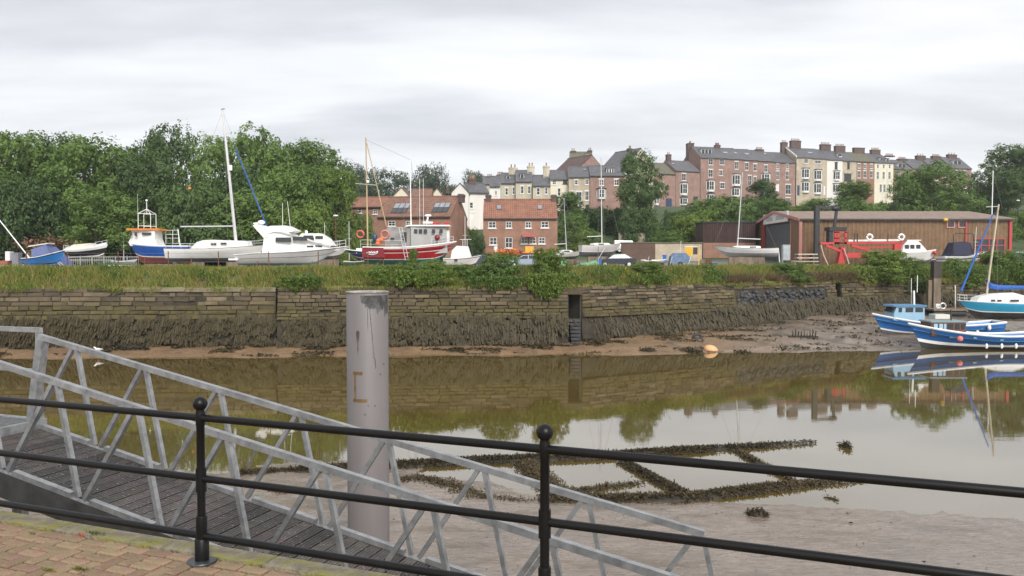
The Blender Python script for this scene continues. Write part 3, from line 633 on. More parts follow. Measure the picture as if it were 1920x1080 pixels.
weed_beam('weedy rib of driftwood poking from the water, far right', [(1572, 836), (1585, 838), (1596, 842)], .1, .2, 1500, .08, taper=False, lump=True, name='driftwood', cat='driftwood')
weed_beam('floating weed scraps between the timbers and the mud edge', [(1545, 932), (1560, 935), (1572, 940)], .1, .04, 900, .06, taper=False, lump=True, name='weed_clump', cat='seaweed')
weed_beam('tiny tuft of weed at the edge of the ripple marked mud', [(1584, 965), (1592, 966)], .06, .05, 1500, .05, taper=False, lump=True, name='weed_clump', cat='seaweed')

V = []; Fc = []
for i in range(420):
    x, y = random.uniform(-12, 16), random.uniform(9, 20); z = near_z(x, y)
    if z < .01: continue
    e = random.uniform(.008, .035) * (1 if random.random() > .1 else 2); a = random.random() * 6; k = len(V)
    V += [(x + e * math.cos(a), y + e * math.sin(a), z + .004), (x + e * math.cos(a + 2), y + e * math.sin(a + 2), z + .004), (x + e * .6 * math.cos(a + 4), y + e * .6 * math.sin(a + 4), z + e * .9), (x + e * .5, y, z + e * .5)]; Fc.append((k, k + 1, k + 2, k + 3))
tag(link('mud_debris', bulk('mud_debris', V, Fc, MAT['sodden_timber'])), 'small dark scraps of weed and shell scattered on the near mud', 'debris', kind='stuff')
# ================================================================ vegetation
leafA = leafmat('leaf_green', (.05, .105, .024), (.16, .25, .06)); leafD = leafmat('leaf_dark', (.034, .072, .024), (.11, .175, .055)); leafY = leafmat('leaf_light', (.07, .13, .022), (.20, .28, .06)); leafH = leafmat('leaf_distant', (.045, .075, .045), (.095, .135, .075))
bark = mat('bark', (.09, .075, .055), .95, .3, 3, bump=.5)
CH = {}
HF = {'broad': 2.25, 'dome': 1.3, 'tall': 2.6, 'conifer': 2.4}
def crown_mesh(seed, mt, nl=14, leaves=19000, ls=.034, shape='broad'):
    r = np.random.default_rng(seed); lobes = []
    for i in range(nl):
        if shape == 'broad': z = r.uniform(.12, .82); rad = math.sqrt(max(.05, 1 - (2 * z - .75) ** 2)) * .72
        elif shape == 'dome': z = r.uniform(.05, .72); rad = math.sqrt(max(.03, 1 - z * z * 1.3)) * .74
        elif shape == 'tall': z = r.uniform(.06, .92); rad = math.sqrt(max(.05, 1 - (2 * z - .9) ** 2)) * .7
        else: z = i / nl * .95; rad = (1 - z) * .75
        a = r.uniform(0, 2 * np.pi); q = rad * math.sqrt(r.uniform(.15, 1)); s = r.uniform(.2, .34) * (1.0 if shape != 'conifer' else .9 * (1.05 - z))
        lobes.append((q * math.cos(a), q * math.sin(a), z * HF[shape], s))
    lobes.append((0, 0, (.45 if shape != 'dome' else .3) * HF[shape], .42)); pts = []; nr = []
    w = np.array([l[3] ** 2 for l in lobes]); w /= w.sum(); idx = r.choice(len(lobes), leaves, p=w)
    # leaves gather in sprays so that the crown shows clumps and gaps
    sprays = {}
    for i, l in enumerate(lobes):
        k = int(42 * (l[3] / .3) ** 2) + 8; v = r.normal(size=(k, 3)); v /= np.linalg.norm(v, axis=1)[:, None]; sprays[i] = (v, r.uniform(.72, 1.12, k))
    for i in idx:
        x, y, z, s = lobes[i]; v, q = sprays[i]; k = r.integers(len(v)); d = v[k] * q[k] + r.normal(0, .15, 3)
        p = np.array([x, y, z]) + d * s * np.array([1, 1, .85])
        if p[2] < -.02: continue
        pts.append(p); nr.append(v[k] + np.array([0, 0, .35]))
    P = np.array(pts); Nn = np.array(nr) + r.normal(0, .45, (len(P), 3)); Nn /= np.linalg.norm(Nn, axis=1)[:, None]
    a = np.cross(Nn, r.normal(size=(len(P), 3))); a /= np.linalg.norm(a, axis=1)[:, None]; b = np.cross(Nn, a); L = ls * r.uniform(.5, 1.15, len(P))[:, None]
    V = np.stack([P - a * L, P - b * L * .55 + Nn * L * .15, P + a * L, P + b * L * .55 + Nn * L * .15], 1).reshape(-1, 3)
    V[:, :2] /= np.percentile(np.hypot(V[:, 0], V[:, 1]), 98); V[:, 2] -= np.percentile(V[:, 2], 1); me = bulk('crown', V, np.arange(len(V)).reshape(-1, 4), mt); CH[me.name] = float(np.percentile(V[:, 2], 99.6)); return me
def trunk_mesh(seed):
    rr = random.Random(seed); mb = MB(); top = Vector((rr.uniform(-.06, .06), rr.uniform(-.06, .06), .75))
    mb.path([(0, 0, -.05), (0, 0, .08), top * .5, top], [.05, .036, .026, .008], 7)
    for i in range(7):
        z = rr.uniform(.22, .6); a = rr.uniform(0, 6.28); l = rr.uniform(.2, .4); s = top * (z / .75)
        mb.path([s, s + Vector((math.cos(a) * l * .5, math.sin(a) * l * .5, .1)), s + Vector((math.cos(a) * l, math.sin(a) * l, .24))], [.015, .01, .003], 5)
    return mb.mesh('trunk', [bark])
CROWN = {'a1': crown_mesh(1, leafA, 26), 'a2': crown_mesh(2, leafA, 28), 'a3': crown_mesh(3, leafA, 24, shape='tall'), 'd1': crown_mesh(4, leafD, 26), 'd2': crown_mesh(5, leafD, 24, shape='dome'), 'y1': crown_mesh(6, leafY, 24), 'y2': crown_mesh(7, leafY, 24, shape='dome'), 'h1': crown_mesh(8, leafH, 22, 9000), 'h2': crown_mesh(9, leafH, 20, 9000, shape='dome'), 'c1': crown_mesh(10, leafD, 22, 5200, .06, 'conifer')}
TRUNK = [trunk_mesh(i) for i in range(3)]
def tree(label, px, ytop, wpx, D, kind, low=.14, cat='tree', name='tree', group=None):
    x = XD(px, D); g = terr(x, D) - .15; ht = ZD(ytop, D) - g; rad = wpx / 2 / F * D
    th = thing(name, label, cat, (x, D, g), random.uniform(0, 6.28), group)
    link('trunk', random.choice(TRUNK), th, scale=(ht * .75, ht * .75, ht))
    link('crown', CROWN[kind], th, (0, 0, ht * low), scale=(rad, rad, ht * (1 - low) / CH[CROWN[kind].name]))
WG = 'trees of the wood on the left'
for a in [('tall full tree at the left edge of the picture', 20, 243, 165, 112, 'a1'), ('rounded tree, second along the wood from the left edge', 92, 258, 150, 116, 'd1'), ('broad light green tree above the brown brushwood pile', 158, 262, 165, 108, 'a2'),
          ('tree in the dip of the wood, above the small black boat', 235, 282, 130, 114, 'a1'), ('high crowned tree just right of the dip in the wood', 332, 243, 120, 120, 'd1'), ('tree behind the blue fishing boat wheelhouse', 285, 300, 130, 106, 'd1'), ('tree rising behind the tallest yacht mast', 405, 262, 130, 116, 'a2'),
          ('full tree to the right of the tallest mast', 492, 252, 150, 112, 'a1'), ('tree at the right end of the wood, above the cruiser bow', 588, 268, 140, 110, 'a3'), ('smaller tree at the right tip of the wood by the lamp post', 628, 318, 90, 106, 'y1'),
          ('low tree in front of the wood behind the brushwood pile', 60, 345, 140, 100, 'd2'), ('low bushy tree behind the black and white boat', 185, 360, 150, 99, 'a2'), ('low dark tree behind the white yacht boom', 370, 350, 150, 99, 'd2'), ('low tree behind the cruiser radar arch', 480, 360, 140, 99, 'a1'), ('low yellowish tree behind the cruiser cabin', 565, 385, 110, 98, 'y2'),
          ('tall tree just past the left edge of the picture', -75, 246, 160, 114, 'd1'), ('low tree past the left edge of the picture', -100, 335, 150, 103, 'a1'), ('rounded tree well past the left edge', -190, 255, 170, 112, 'a2'), ('low tree at the far left behind the leaning mast', -15, 330, 140, 102, 'a2'), ('tree behind the cruiser deck right of the blue stay', 540, 320, 120, 104, 'a1'), ('tree between the two fishing boats, low in the wood', 440, 320, 130, 105, 'd1')]:
    tree(a[0], a[1], a[2] - 4, a[3] * 1.18, *a[4:], low=.02, group=WG)
HG = 'distant trees on the hill'
for a in [('hazy tree behind the dip of the wood', 262, 270, 120, 150, 'h1'), ('distant tree top just right of the wood', 662, 303, 70, 210, 'h1'), ('pair of distant trees behind the leftmost fishing boat mast', 690, 318, 90, 230, 'h2'), ('distant tree between the two red boat masts', 738, 318, 95, 250, 'h1'), ('distant dome shaped tree left of the white gabled house', 812, 310, 85, 280, 'h2'), ('distant tree above the roof of the white gabled house', 888, 320, 60, 260, 'h2'),
          ('dark hillside tree above the red tiled cottage', 700, 340, 130, 190, 'h1'), ('hillside tree behind the cream chimney gable', 770, 335, 100, 210, 'h1'), ('small hillside tree left of the white gabled house', 840, 345, 60, 200, 'h2'), ('distant bushy tree at the wood end', 630, 320, 110, 180, 'h1')]: tree(*a, low=.05, group=HG)
MG = 'trees around the hillside houses'
for a in [('big dark tree standing in front of the brick houses', 1200, 286, 98, 138, 'd1', .2), ('leafy tree right of the brick cottage', 1062, 362, 80, 140, 'a3', .05), ('low tree against the brick cottage gable', 1075, 400, 70, 132, 'a2', 0), ('dark shrubby tree below the big dark tree', 1195, 390, 90, 128, 'd2', 0), ('bushy tree right below the blue door', 1235, 418, 80, 126, 'd2', 0),
          ('large light green tree left of the brown shed', 1345, 368, 150, 134, 'a1', .02), ('light green bush reaching the brown fence', 1300, 395, 100, 126, 'y2', 0), ('round dark tree in front of the brick terrace', 1428, 338, 84, 152, 'd1', .1), ('green tree above the shed gable', 1440, 372, 110, 142, 'a2', 0), ('ragged tree in front of the buff terrace houses', 1600, 340, 82, 160, 'y1', .25), ('green hedge tree above the shed roof, left', 1545, 372, 110, 150, 'a2', 0),
          ('green hedge tree above the shed roof, below the cream terrace', 1620, 378, 110, 150, 'a1', 0), ('wide spreading tree in front of the far brick terrace', 1752, 308, 150, 148, 'a2', .08), ('second crown at the left of the spreading tree', 1705, 322, 95, 152, 'a1', .08), ('big dark tree at the right edge of the picture', 1888, 272, 125, 160, 'd1', .22), ('dark tree low at the right behind the shed end', 1850, 345, 100, 165, 'd2', .05), ('dark conifer like tree beside the right edge', 1925, 300, 90, 172, 'd1', .1)]: tree(*a[:6], low=a[6], group=MG)
SG = 'shrubs on the slope behind the yard'
for i, (lab, px, y, w, D, k) in enumerate([('shrub between the two brick cottages', 893, 440, 40, 118, 'd2'), ('light shrub by the white house wall', 880, 425, 45, 128, 'y2'), ('bush in front of the left cottage wall', 678, 400, 60, 112, 'a2'), ('bush beside the tall lamp post', 650, 425, 55, 104, 'y2'), ('hedge bush below the stone bay house', 1105, 388, 90, 146, 'd2'), ('hedge bush under the brick bay window house', 1150, 388, 90, 147, 'd2'), ('scrub on the slope behind the grey yacht', 1100, 430, 80, 122, 'y2'), ('scrub left of the yellow board', 1250, 432, 70, 118, 'a2'), ('bush in front of the blue door house', 1262, 395, 50, 146, 'd2'), ('hedge in front of the buff terrace steps', 1500, 384, 80, 158, 'y2'), ('shrub below the cream terrace end', 1668, 378, 60, 162, 'd2'), ('bush by the white van', 1880, 405, 60, 130, 'a2'), ('bush on the far bank road at the right edge', 1915, 395, 60, 140, 'y2')]):
    tree(lab, px, y, w, D, k, low=0, cat='shrub', name='shrub', group=SG)
# ---- grass bank on the far wall
def along(pts):
    seg = [math.dist(a, b) for a, b in zip(pts[:-1], pts[1:])]; return seg, sum(seg)
BPTS = WALL[1:-1]; BSEG, BTOT = along(BPTS)
def bank_pt(s, q):
    for a, b, l in zip(BPTS[:-1], BPTS[1:], BSEG):
        if s <= l or b == BPTS[-1]:
            t = s / l; d = Vector((b[0] - a[0], b[1] - a[1], 0)).normalized(); return Vector((a[0] + (b[0] - a[0]) * t, a[1] + (b[1] - a[1]) * t, 0)) + Vector((-d.y, d.x, 0)) * q
        s -= l
PROF = [(.12, 4.40), (.5, 4.62), (1.1, 5.15), (1.8, 5.5), (2.6, 5.62), (3.6, 5.6), (5.5, 5.52)]
def bank_z(x, q): return interp(PROF, q) + .14 * fbm(x, q, .35) * min(1, q)
grass_soil = mat('bank_turf', (.07, .085, .025), .95, .3, .8, col2=(.14, .10, .045), c2=(.5, .65))
V = []; ns = int(BTOT / .8); qs = [.12, .3, .6, 1.0, 1.5, 2.1, 2.8, 3.6, 4.5, 5.5]
for i in range(ns + 1):
    for q in qs: p = bank_pt(BTOT * i / ns, q); V.append((p.x, p.y, bank_z(p.x, q)))
I = np.arange(len(V)).reshape(ns + 1, len(qs)); tag(link('grass_bank', bulk('grass_bank', V, np.stack([I[:-1, :-1], I[1:, :-1], I[1:, 1:], I[:-1, 1:]], -1).reshape(-1, 4), grass_soil, True)), kind='structure')
def grassmat():
    m, t, b = base_mat('bank_grass'); b.inputs['Roughness'].default_value = .6; b.inputs['Specular IOR Level'].default_value = .2
    g = N(t, 'ShaderNodeNewGeometry'); n = N(t, 'ShaderNodeTexNoise', i_Scale=.4, i_Detail=6.0, i_Roughness=.75); LK(t, g.outputs['Position'], n.inputs['Vector'])
    f = math_n(t, 'ADD', math_n(t, 'MULTIPLY', n.outputs[0], .85), math_n(t, 'MULTIPLY', g.outputs['Random Per Island'], .3))
    cr = ramp(t, f, [(.36, (.09, .14, .026)), (.52, (.185, .235, .045)), (.64, (.29, .275, .08)), (.8, (.31, .21, .09))]); LK(t, cr.outputs[0], b.inputs['Base Color'])
    tr = N(t, 'ShaderNodeBsdfTranslucent'); LK(t, cr.outputs[0], tr.inputs[0]); mx = N(t, 'ShaderNodeMixShader'); mx.inputs[0].default_value = .3; LK(t, b.outputs[0], mx.inputs[1]); LK(t, tr.outputs[0], mx.inputs[2]); LK(t, mx.outputs[0], t.nodes['Material Output'].inputs[0]); MAT['bank_grass'] = m; return m
def grass(name, n, qr, s0, s1, hh, m, label, lean=.35, zoff=0):
    V = np.empty((n, 3, 3), np.float32); k = 0
    while k < n:
        s = random.uniform(s0, s1); q = random.uniform(*qr); p = bank_pt(s, q); z = bank_z(p.x, q) + zoff - .03
        if fnoise(p.x, p.y, .8, 3) < -.45: continue
        h = hh * random.uniform(.45, 1.1) * (1 + .5 * fnoise(p.x, p.y, .5, 9)); a = random.uniform(0, 6.28); w = random.uniform(.025, .06)
        dx, dy = math.cos(a) * w, math.sin(a) * w; lx, ly = random.gauss(0, lean * h), random.gauss(-.1 * h, lean * h)
        V[k] = ((p.x - dx, p.y - dy, z), (p.x + dx, p.y + dy, z), (p.x + lx, p.y + ly, z + h)); k += 1
    return tag(link(name, bulk(name, V, np.arange(3 * n).reshape(-1, 3), m)), label, 'grass', kind='stuff')
grass('bank_grass', 75000, (.05, 4.2), 18, BTOT, .5, grassmat(), 'rough green and straw coloured grass along the top of the river wall')
def bank_herbs(name, n, mt, label, thr, zs, size, sc):
    pts = []
    while len(pts) < n:
        s = random.uniform(18, BTOT); q = random.uniform(.0, 3.6); p = bank_pt(s, q); c = fbm(p.x, q * 1.4, sc, zs)
        if c < thr: continue
        pts.append((p.x, p.y - .05, bank_z(p.x, q) + random.uniform(0, .12) + min(.55, (c - thr) * 1.5) * random.random()))
    V, Fc = weedleaves(pts, size, .7); tag(link(name, bulk(name, V, Fc, mt)), label, 'plants', kind='stuff')
bank_herbs('bank_nettles', 15000, leafA, 'dark green nettles and docks in patches on the grass bank', .28, 11, .15, .33)
bank_herbs('bank_brambles', 12000, leafY, 'light green brambles and bindweed in patches on the grass bank', .3, 31, .15, .4)
deadm = leafmat('dead_stalk', (.085, .06, .035), (.20, .145, .08), .15)
s_r = sum(BSEG[:3])
grass('dry_stalks', 9000, (.02, .7), s_r + 16, s_r + 42, .75, deadm, 'brown dead stalks hanging over the wall right of the outfall', .5)
# ---- bushes and ivy on the wall top
BG = 'bushes growing along the wall top'
def bush(label, px, ytop, ybot, wpx, D, kind, dp=.8):
    x = XD(px, D); zt, zb = ZD(ytop, D), ZD(ybot, D); rad = wpx / 2 / F * D
    th = thing('bush', label, 'bush', (x, D, zb), random.uniform(0, 6.28), BG)
    link('crown', CROWN[kind], th, scale=(rad, rad, (zt - zb) / CH[CROWN[kind].name])); MB().path([(0, 0, .0), (.1, 0, (zt - zb) * .35), (.2, .1, (zt - zb) * .7)], [.06, .04, .01], 6).build('stem', bark, th)
for a in [('large round bush, left of the pair above the dark outfall', 935, 474, 548, 110, 59.2, 'a2'), ('tall light bush hanging over the dark outfall', 1026, 466, 556, 84, 59.2, 'y1'), ('low bush between the ivy and the large round bush', 868, 496, 532, 80, 59, 'a1'), ('leafy creeper bush behind the pile top', 790, 488, 535, 120, 58.6, 'y2'), ('low bush to the left of the pile top', 720, 498, 540, 70, 58.4, 'a2'),
          ('green bush right of the yellow flowers', 1215, 490, 532, 80, 63.5, 'y1'), ('dense bush before the red boat hoist', 1660, 470, 535, 120, 78.5, 'y1'), ('bush over the wall left of the timber post', 1700, 488, 548, 90, 79.6, 'a2'), ('bush right of the timber post', 1795, 485, 545, 90, 82, 'y1'), ('bush behind the light blue yacht mast', 1880, 470, 542, 120, 84, 'y1'), ('bush at the right edge over the wall', 1950, 480, 545, 90, 86, 'a2'), ('creeper patch low on the bank, right of the wall step', 565, 512, 552, 70, 57.0, 'y2'), ('small bush above the rubble patch', 1480, 492, 528, 90, 72.2, 'a2'), ('small sapling standing before the red fishing boat', 775, 466, 505, 22, 60, 'y1')]: bush(*a)
fl = thing('flower_clump', 'yellow ragwort flowers on the bank before the dark car', 'flowers', W(1157, 520, 62.5))
p0 = [Vector((random.gauss(0, .5), random.gauss(0, .3), random.uniform(.1, .75))) for i in range(60)]; V, Fc = weedleaves(p0, .11); link('blooms', bulk('blooms', V, Fc, mat('yellow_petal', (.62, .48, .02), .6, .1, 5)), fl)
for p in p0[::3]: MB().tube((p.x * .6, p.y, -.15), p, .012, n=4).build('stem', weed_m, fl)
def overhang(n):
    V = np.empty((n, 3, 3), np.float32); k = 0
    while k < n:
        s = random.uniform(18, BTOT); p = bank_pt(s, random.uniform(.0, .3)); c = fbm(p.x, 2, .45, 8)
        if random.random() > .35 + c * 1.4: continue
        f = -.55 if -16.3 < p.x < 4.1 else 0; q = bank_pt(s + random.gauss(0, .12), -random.uniform(.1, .35) + f); b0 = bank_pt(s, random.uniform(.0, .25) + f); w = random.uniform(.012, .03); l = random.uniform(.1, .5) * (.6 + max(0, c))
        zt = WTOP + random.uniform(-.06, .16); V[k] = ((b0.x - w, b0.y, zt), (b0.x + w, b0.y + random.uniform(-.04, .04), zt + random.uniform(-.05, .05)), (q.x, q.y, WTOP + random.uniform(-.05, .12) - l)); k += 1
    tag(link('overhanging_grass', bulk('overhanging_grass', V, np.arange(3 * n).reshape(-1, 3), MAT['bank_grass'])), 'grass blades drooping over the edge of the river wall', 'grass', kind='stuff')
overhang(6500)
IG = 'creepers hanging over the river wall'
def creeper(label, px0, px1, ytop, ybot, D0, D1, n, mt, off=0.0):
    th = thing('creeper', label, 'creeper', W((px0 + px1) / 2, ytop, (D0 + D1) / 2), 0, IG); pts = []; o = th.location
    while len(pts) < n:
        u_ = random.random(); px = px0 + (px1 - px0) * u_; d = D0 + (D1 - D0) * u_; env = (.45 + .55 * fnoise(px * .06, 1, 1)) * (1 - abs(2 * u_ - 1) ** 3); v_ = random.random() ** 1.3
        if v_ > .15 + .85 * env or fnoise(px * .11, v_ * 3, 1, 5) < -.3: continue
        p = W(px, ytop + (ybot - ytop) * v_, d); yy = wy(p.x) - .2 - off - random.uniform(0, .28); q = Vector((p.x, yy, p.z)); pts.append(q - o)
    V, Fc = weedleaves(pts, .17, .9); link('leaves', bulk('leaves', V, Fc, mt), th)
    for k in range(6):
        p = random.choice(pts); ms = MB(); ms.path([p + Vector((random.gauss(0, .3), .15, .9)), p + Vector((0, .08, .3)), p], [.02, .015, .008], 4); ms.build('stem', bark, th)
creeper('bright creeper just right of the step in the river wall', 532, 612, 520, 556, 56, 56.5, 1500, leafY, .55)
creeper('creeper spilling over the wall behind the pile top', 690, 860, 508, 552, 56.8, 58, 3400, leafY, .55)
creeper('ivy curtain hanging down beside the dark outfall', 985, 1066, 515, 590, 58, 58.4, 2600, leafY, .55)
creeper('creeper hanging below the large round bush', 880, 985, 520, 553, 57.6, 58.2, 1500, leafA, .55)
creeper('creeper draped over the wall left of the timber post', 1590, 1745, 500, 560, 76, 79, 3000, leafY)
creeper('creeper draped over the wall right of the timber post', 1768, 1930, 498, 562, 79, 84, 3000, leafA)
creeper('low creeper below the green bush right of the yellow flowers', 1175, 1260, 515, 545, 61, 64, 1000, leafY)
# ---- hanging wrack on the foot of the wall, weed on the far mud
def wall_weed(n):
    V = np.empty((n, 4, 3), np.float32); k = 0; tops = [(-62, 2.5), (4, 2.55), (18, 2.7), (30, 2.95), (84, 3.0)]
    while k < n:
        s = random.uniform(15, BTOT); p = bank_pt(s, 0); base = interp(BASEZ, p.x); zt = interp(tops, p.x) + .22 * fbm(p.x, 0, .5); t = random.random()
        z = base + (zt - base) * t ** .85
        if 4.0 < p.x < 5.1 or fnoise(p.x * 1.3, z * 1.6, .8, 2) < -.4: continue
        # one clump: a bunch of fronds that springs from the wall and droops
        out0 = -.14 - .26 * (1 - t) - (.62 if -16.2 < p.x < 4.05 else 0); big = random.uniform(.35, 1.0); ln = random.uniform(.35, .85) * big
        for i in range(random.randint(14, 26)):
            if k >= n: break
            a = random.gauss(0, .17 * big); o = abs(random.gauss(0, .2 * big)); q = bank_pt(s + a, out0 - o * .5); q2 = bank_pt(s + a * 1.12, out0 - o - .1 * big)
            l = ln * random.uniform(.5, 1.1); w = random.uniform(.02, .055); zz = z + random.gauss(0, .07); zl = max(zz - l, base - .25)
            V[k] = ((q.x - w, q.y, zz), (q.x + w, q.y, zz), (q2.x + w, q2.y, zl), (q2.x - w, q2.y, zl)); k += 1
    return V
weed_w = leafmat('hanging_wrack', (.009, .008, .0045), (.074, .06, .031), .08, 1.7, 1.05, .3)
tag(link('wall_seaweed', bulk('wall_seaweed', wall_weed(60000), np.arange(4 * 60000).reshape(-1, 4), weed_w)), 'dark brown seaweed hanging along the foot of the river wall', 'seaweed', kind='stuff')
pts = []
while len(pts) < 15000:
    x = random.uniform(-40, 55); yw, yb = interp(WATERL, x), wy(x); t = random.random() ** .8
    if x > 20: t = random.random()
    y = yw + (yb - yw) * t; nz = fbm(x * .55, y * 1.3, .5, 4)
    if nz + (.75 * max(0, t - .55) if x < 18 else .9 * max(0, t - .7)) + (.25 if t < .04 else 0) < .24: continue
    pts.append((x, y, far_z(x, y) + random.uniform(.0, .09)))
V, Fc = weedleaves(pts, .2, .35); tag(link('mud_seaweed', bulk('mud_seaweed', V, Fc, weed_w)), 'patches of dark seaweed lying on the far mud bank', 'seaweed', kind='stuff')
# ================================================================ buildings
BR = brickmat('terrace_brick', (.33, .185, .145), (.26, .145, .118), (.33, .28, .25)); BR2 = brickmat('cottage_brick', (.335, .165, .105), (.26, .125, .085), (.32, .25, .2))
BUFF = brickmat('buff_stone', (.50, .42, .31), (.42, .35, .26), (.44, .39, .32), .55); CREAM = mat('cream_render', (.70, .65, .52), .85, .06, .8, col2=(.45, .41, .32), c2=(.5, .8), streak=True); WREN = mat('white_render', (.72, .69, .65), .8, .05, .8, col2=(.55, .52, .47), c2=(.55, .85), streak=True); SAND = mat('sandstone_render', (.52, .47, .37), .9, .1, .9, col2=(.32, .28, .21), c2=(.45, .75), streak=True)
SLATE = ribmat('slate_roof', (.115, .115, .125), .5, .85, .55, .3, .25); SLATEM = ribmat('mossy_slate', (.14, .135, .09), .5, .85, .8, .3, .25); PAN = ribmat('pantile_roof', (.31, .145, .095), .32, .62, .85, .34, .8); PAN2 = ribmat('weathered_pantile', (.25, .135, .095), .32, .62, .85, .34, .8)
TRIM = paint('white_window_paint', (.72, .72, .70), .45); DARKT = mat('dark_trim', (.035, .037, .042), .6, .2, 3); CHB = brickmat('chimney_brick', (.13, .08, .07), (.09, .06, .055), (.11, .095, .09)); POT = mat('chimney_pot', (.26, .15, .09), .8, .3, 3, objrand=.4); GREENT = mat('green_trim', (.03, .07, .05), .5, .2, 3)
NAVY = paint('navy_door', (.03, .05, .11), .4)
def wall_open(mb, x0, x1, z0, z1, y, ops, rec=.14, m=0):
    """front wall sheet with real openings and reveals, facing -y"""
    xs = sorted({x0, x1, *[v for o in ops for v in o[:2]]}); zs = sorted({z0, z1, *[v for o in ops for v in o[2:4]]})
    for a, b in zip(xs[:-1], xs[1:]):
        for c, d in zip(zs[:-1], zs[1:]):
            xm, zm = (a + b) / 2, (c + d) / 2
            if any(o[0] < xm < o[1] and o[2] < zm < o[3] for o in ops): continue
            mb.add([(a, y, c), (b, y, c), (b, y, d), (a, y, d)], [(0, 1, 2, 3)], m)
    for a, b, c, d in [o[:4] for o in ops]:
        mb.add([(a, y, c), (b, y, c), (b, y, d), (a, y, d), (a, y + rec, c), (b, y + rec, c), (b, y + rec, d), (a, y + rec, d)], [(0, 4, 5, 1), (1, 5, 6, 2), (2, 6, 7, 3), (3, 7, 4, 0)], m)
def window(par, a, b, c, d, y, cols=2, rows=2, trim=None, lintel=True, dep=.09):
    t = trim or TRIM; f = .09; mb = MB()
    yy0, yy1 = y + dep - .06, y + dep + .02
    mb.b2(a, a + f, yy0, yy1, c, d); mb.b2(b - f, b, yy0, yy1, c, d); mb.b2(a + f, b - f, yy0, yy1, c, c + f); mb.b2(a + f, b - f, yy0, yy1, d - f, d)
    for i in range(1, cols): x = a + (b - a) * i / cols; mb.b2(x - .035, x + .035, yy0 + .01, yy1 - .01, c + f, d - f)
    for i in range(1, rows): z = c + (d - c) * i / rows; mb.b2(a + f, b - f, yy0 + .015, yy1 - .015, z - .03, z + .03)
    w = mb.build('window', t, par); MB().b2(a + .02, b - .02, yy1 - .05, yy1 - .03, c + .02, d - .02).build('pane', glass, w)
    MB().b2(a - .12, b + .12, y - .12, y + .03, c - .16, c - .002).build('sill', t, w)
    if lintel: MB().b2(a - .14, b + .14, y - .03, y + .03, d + .002, d + .24).build('lintel', t, w)
    return w
def bay(par, a, b, c, d, y, dep=.75, roof=None, trim=None):
    """canted bay standing out from the wall"""
    t = trim or TRIM; k = (b - a) * .2; pl_ = [(a, y), (a + k, y - dep), (b - k, y - dep), (b, y)]; mb = MB()
    sill, head = c + (d - c) * .18, d - (d - c) * .10
    for (z0, z1) in ((c, sill), (head, d)): mb.extr([(x, q, z0) for x, q in pl_], (0, 0, z1 - z0))
    for (x, q) in pl_: mb.b2(x - .09, x + .09, q - .06, q + .1, sill, head)
    xm = (a + b) / 2; mb.b2(xm - .05, xm + .05, y - dep - .03, y - dep + .05, sill, head); zm = (sill + head) / 2; mb.b2(a + k, b - k, y - dep - .02, y - dep + .05, zm - .035, zm + .035)
    w = mb.build('bay_window', t, par)
    gl = MB()
    for (p, q) in zip(pl_[:-1], pl_[1:]): gl.add([(p[0], p[1] + .06, sill), (q[0], q[1] + .06, sill), (q[0], q[1] + .06, head), (p[0], p[1] + .06, head)], [(0, 1, 2, 3)])
    gl.build('pane', glass, w)
    MB().extr([(a - .18, y, d + .002), (a + k - .12, y - dep - .18, d + .002), (b - k + .12, y - dep - .18, d + .002), (b + .18, y, d + .002)], (0, 0, .2)).build('bay_roof', roof or DARKT, w)
def chimney(par, x, y, z0, z1, w, d, pots, m=None):
    mb = MB(); mb.b2(x - w / 2, x + w / 2, y - d / 2, y + d / 2, z0, z1); mb.b2(x - w / 2 - .08, x + w / 2 + .08, y - d / 2 - .08, y + d / 2 + .08, z1 - .35, z1 - .12); c = mb.build('chimney', m or CHB, par)
    for i in range(pots):
        px = x + (w - .4) * ((i + .5) / pots - .5) if w > d else x; py = y if w > d else y + (d - .4) * ((i + .5) / pots - .5)
        MB().lathe([(.15, z1 - .02), (.12, z1 + .55), (.16, z1 + .6), (.16, z1 + .72), (.1, z1 + .72)], 8).build('chimney_pot', POT, c, loc=(px, py, 0))
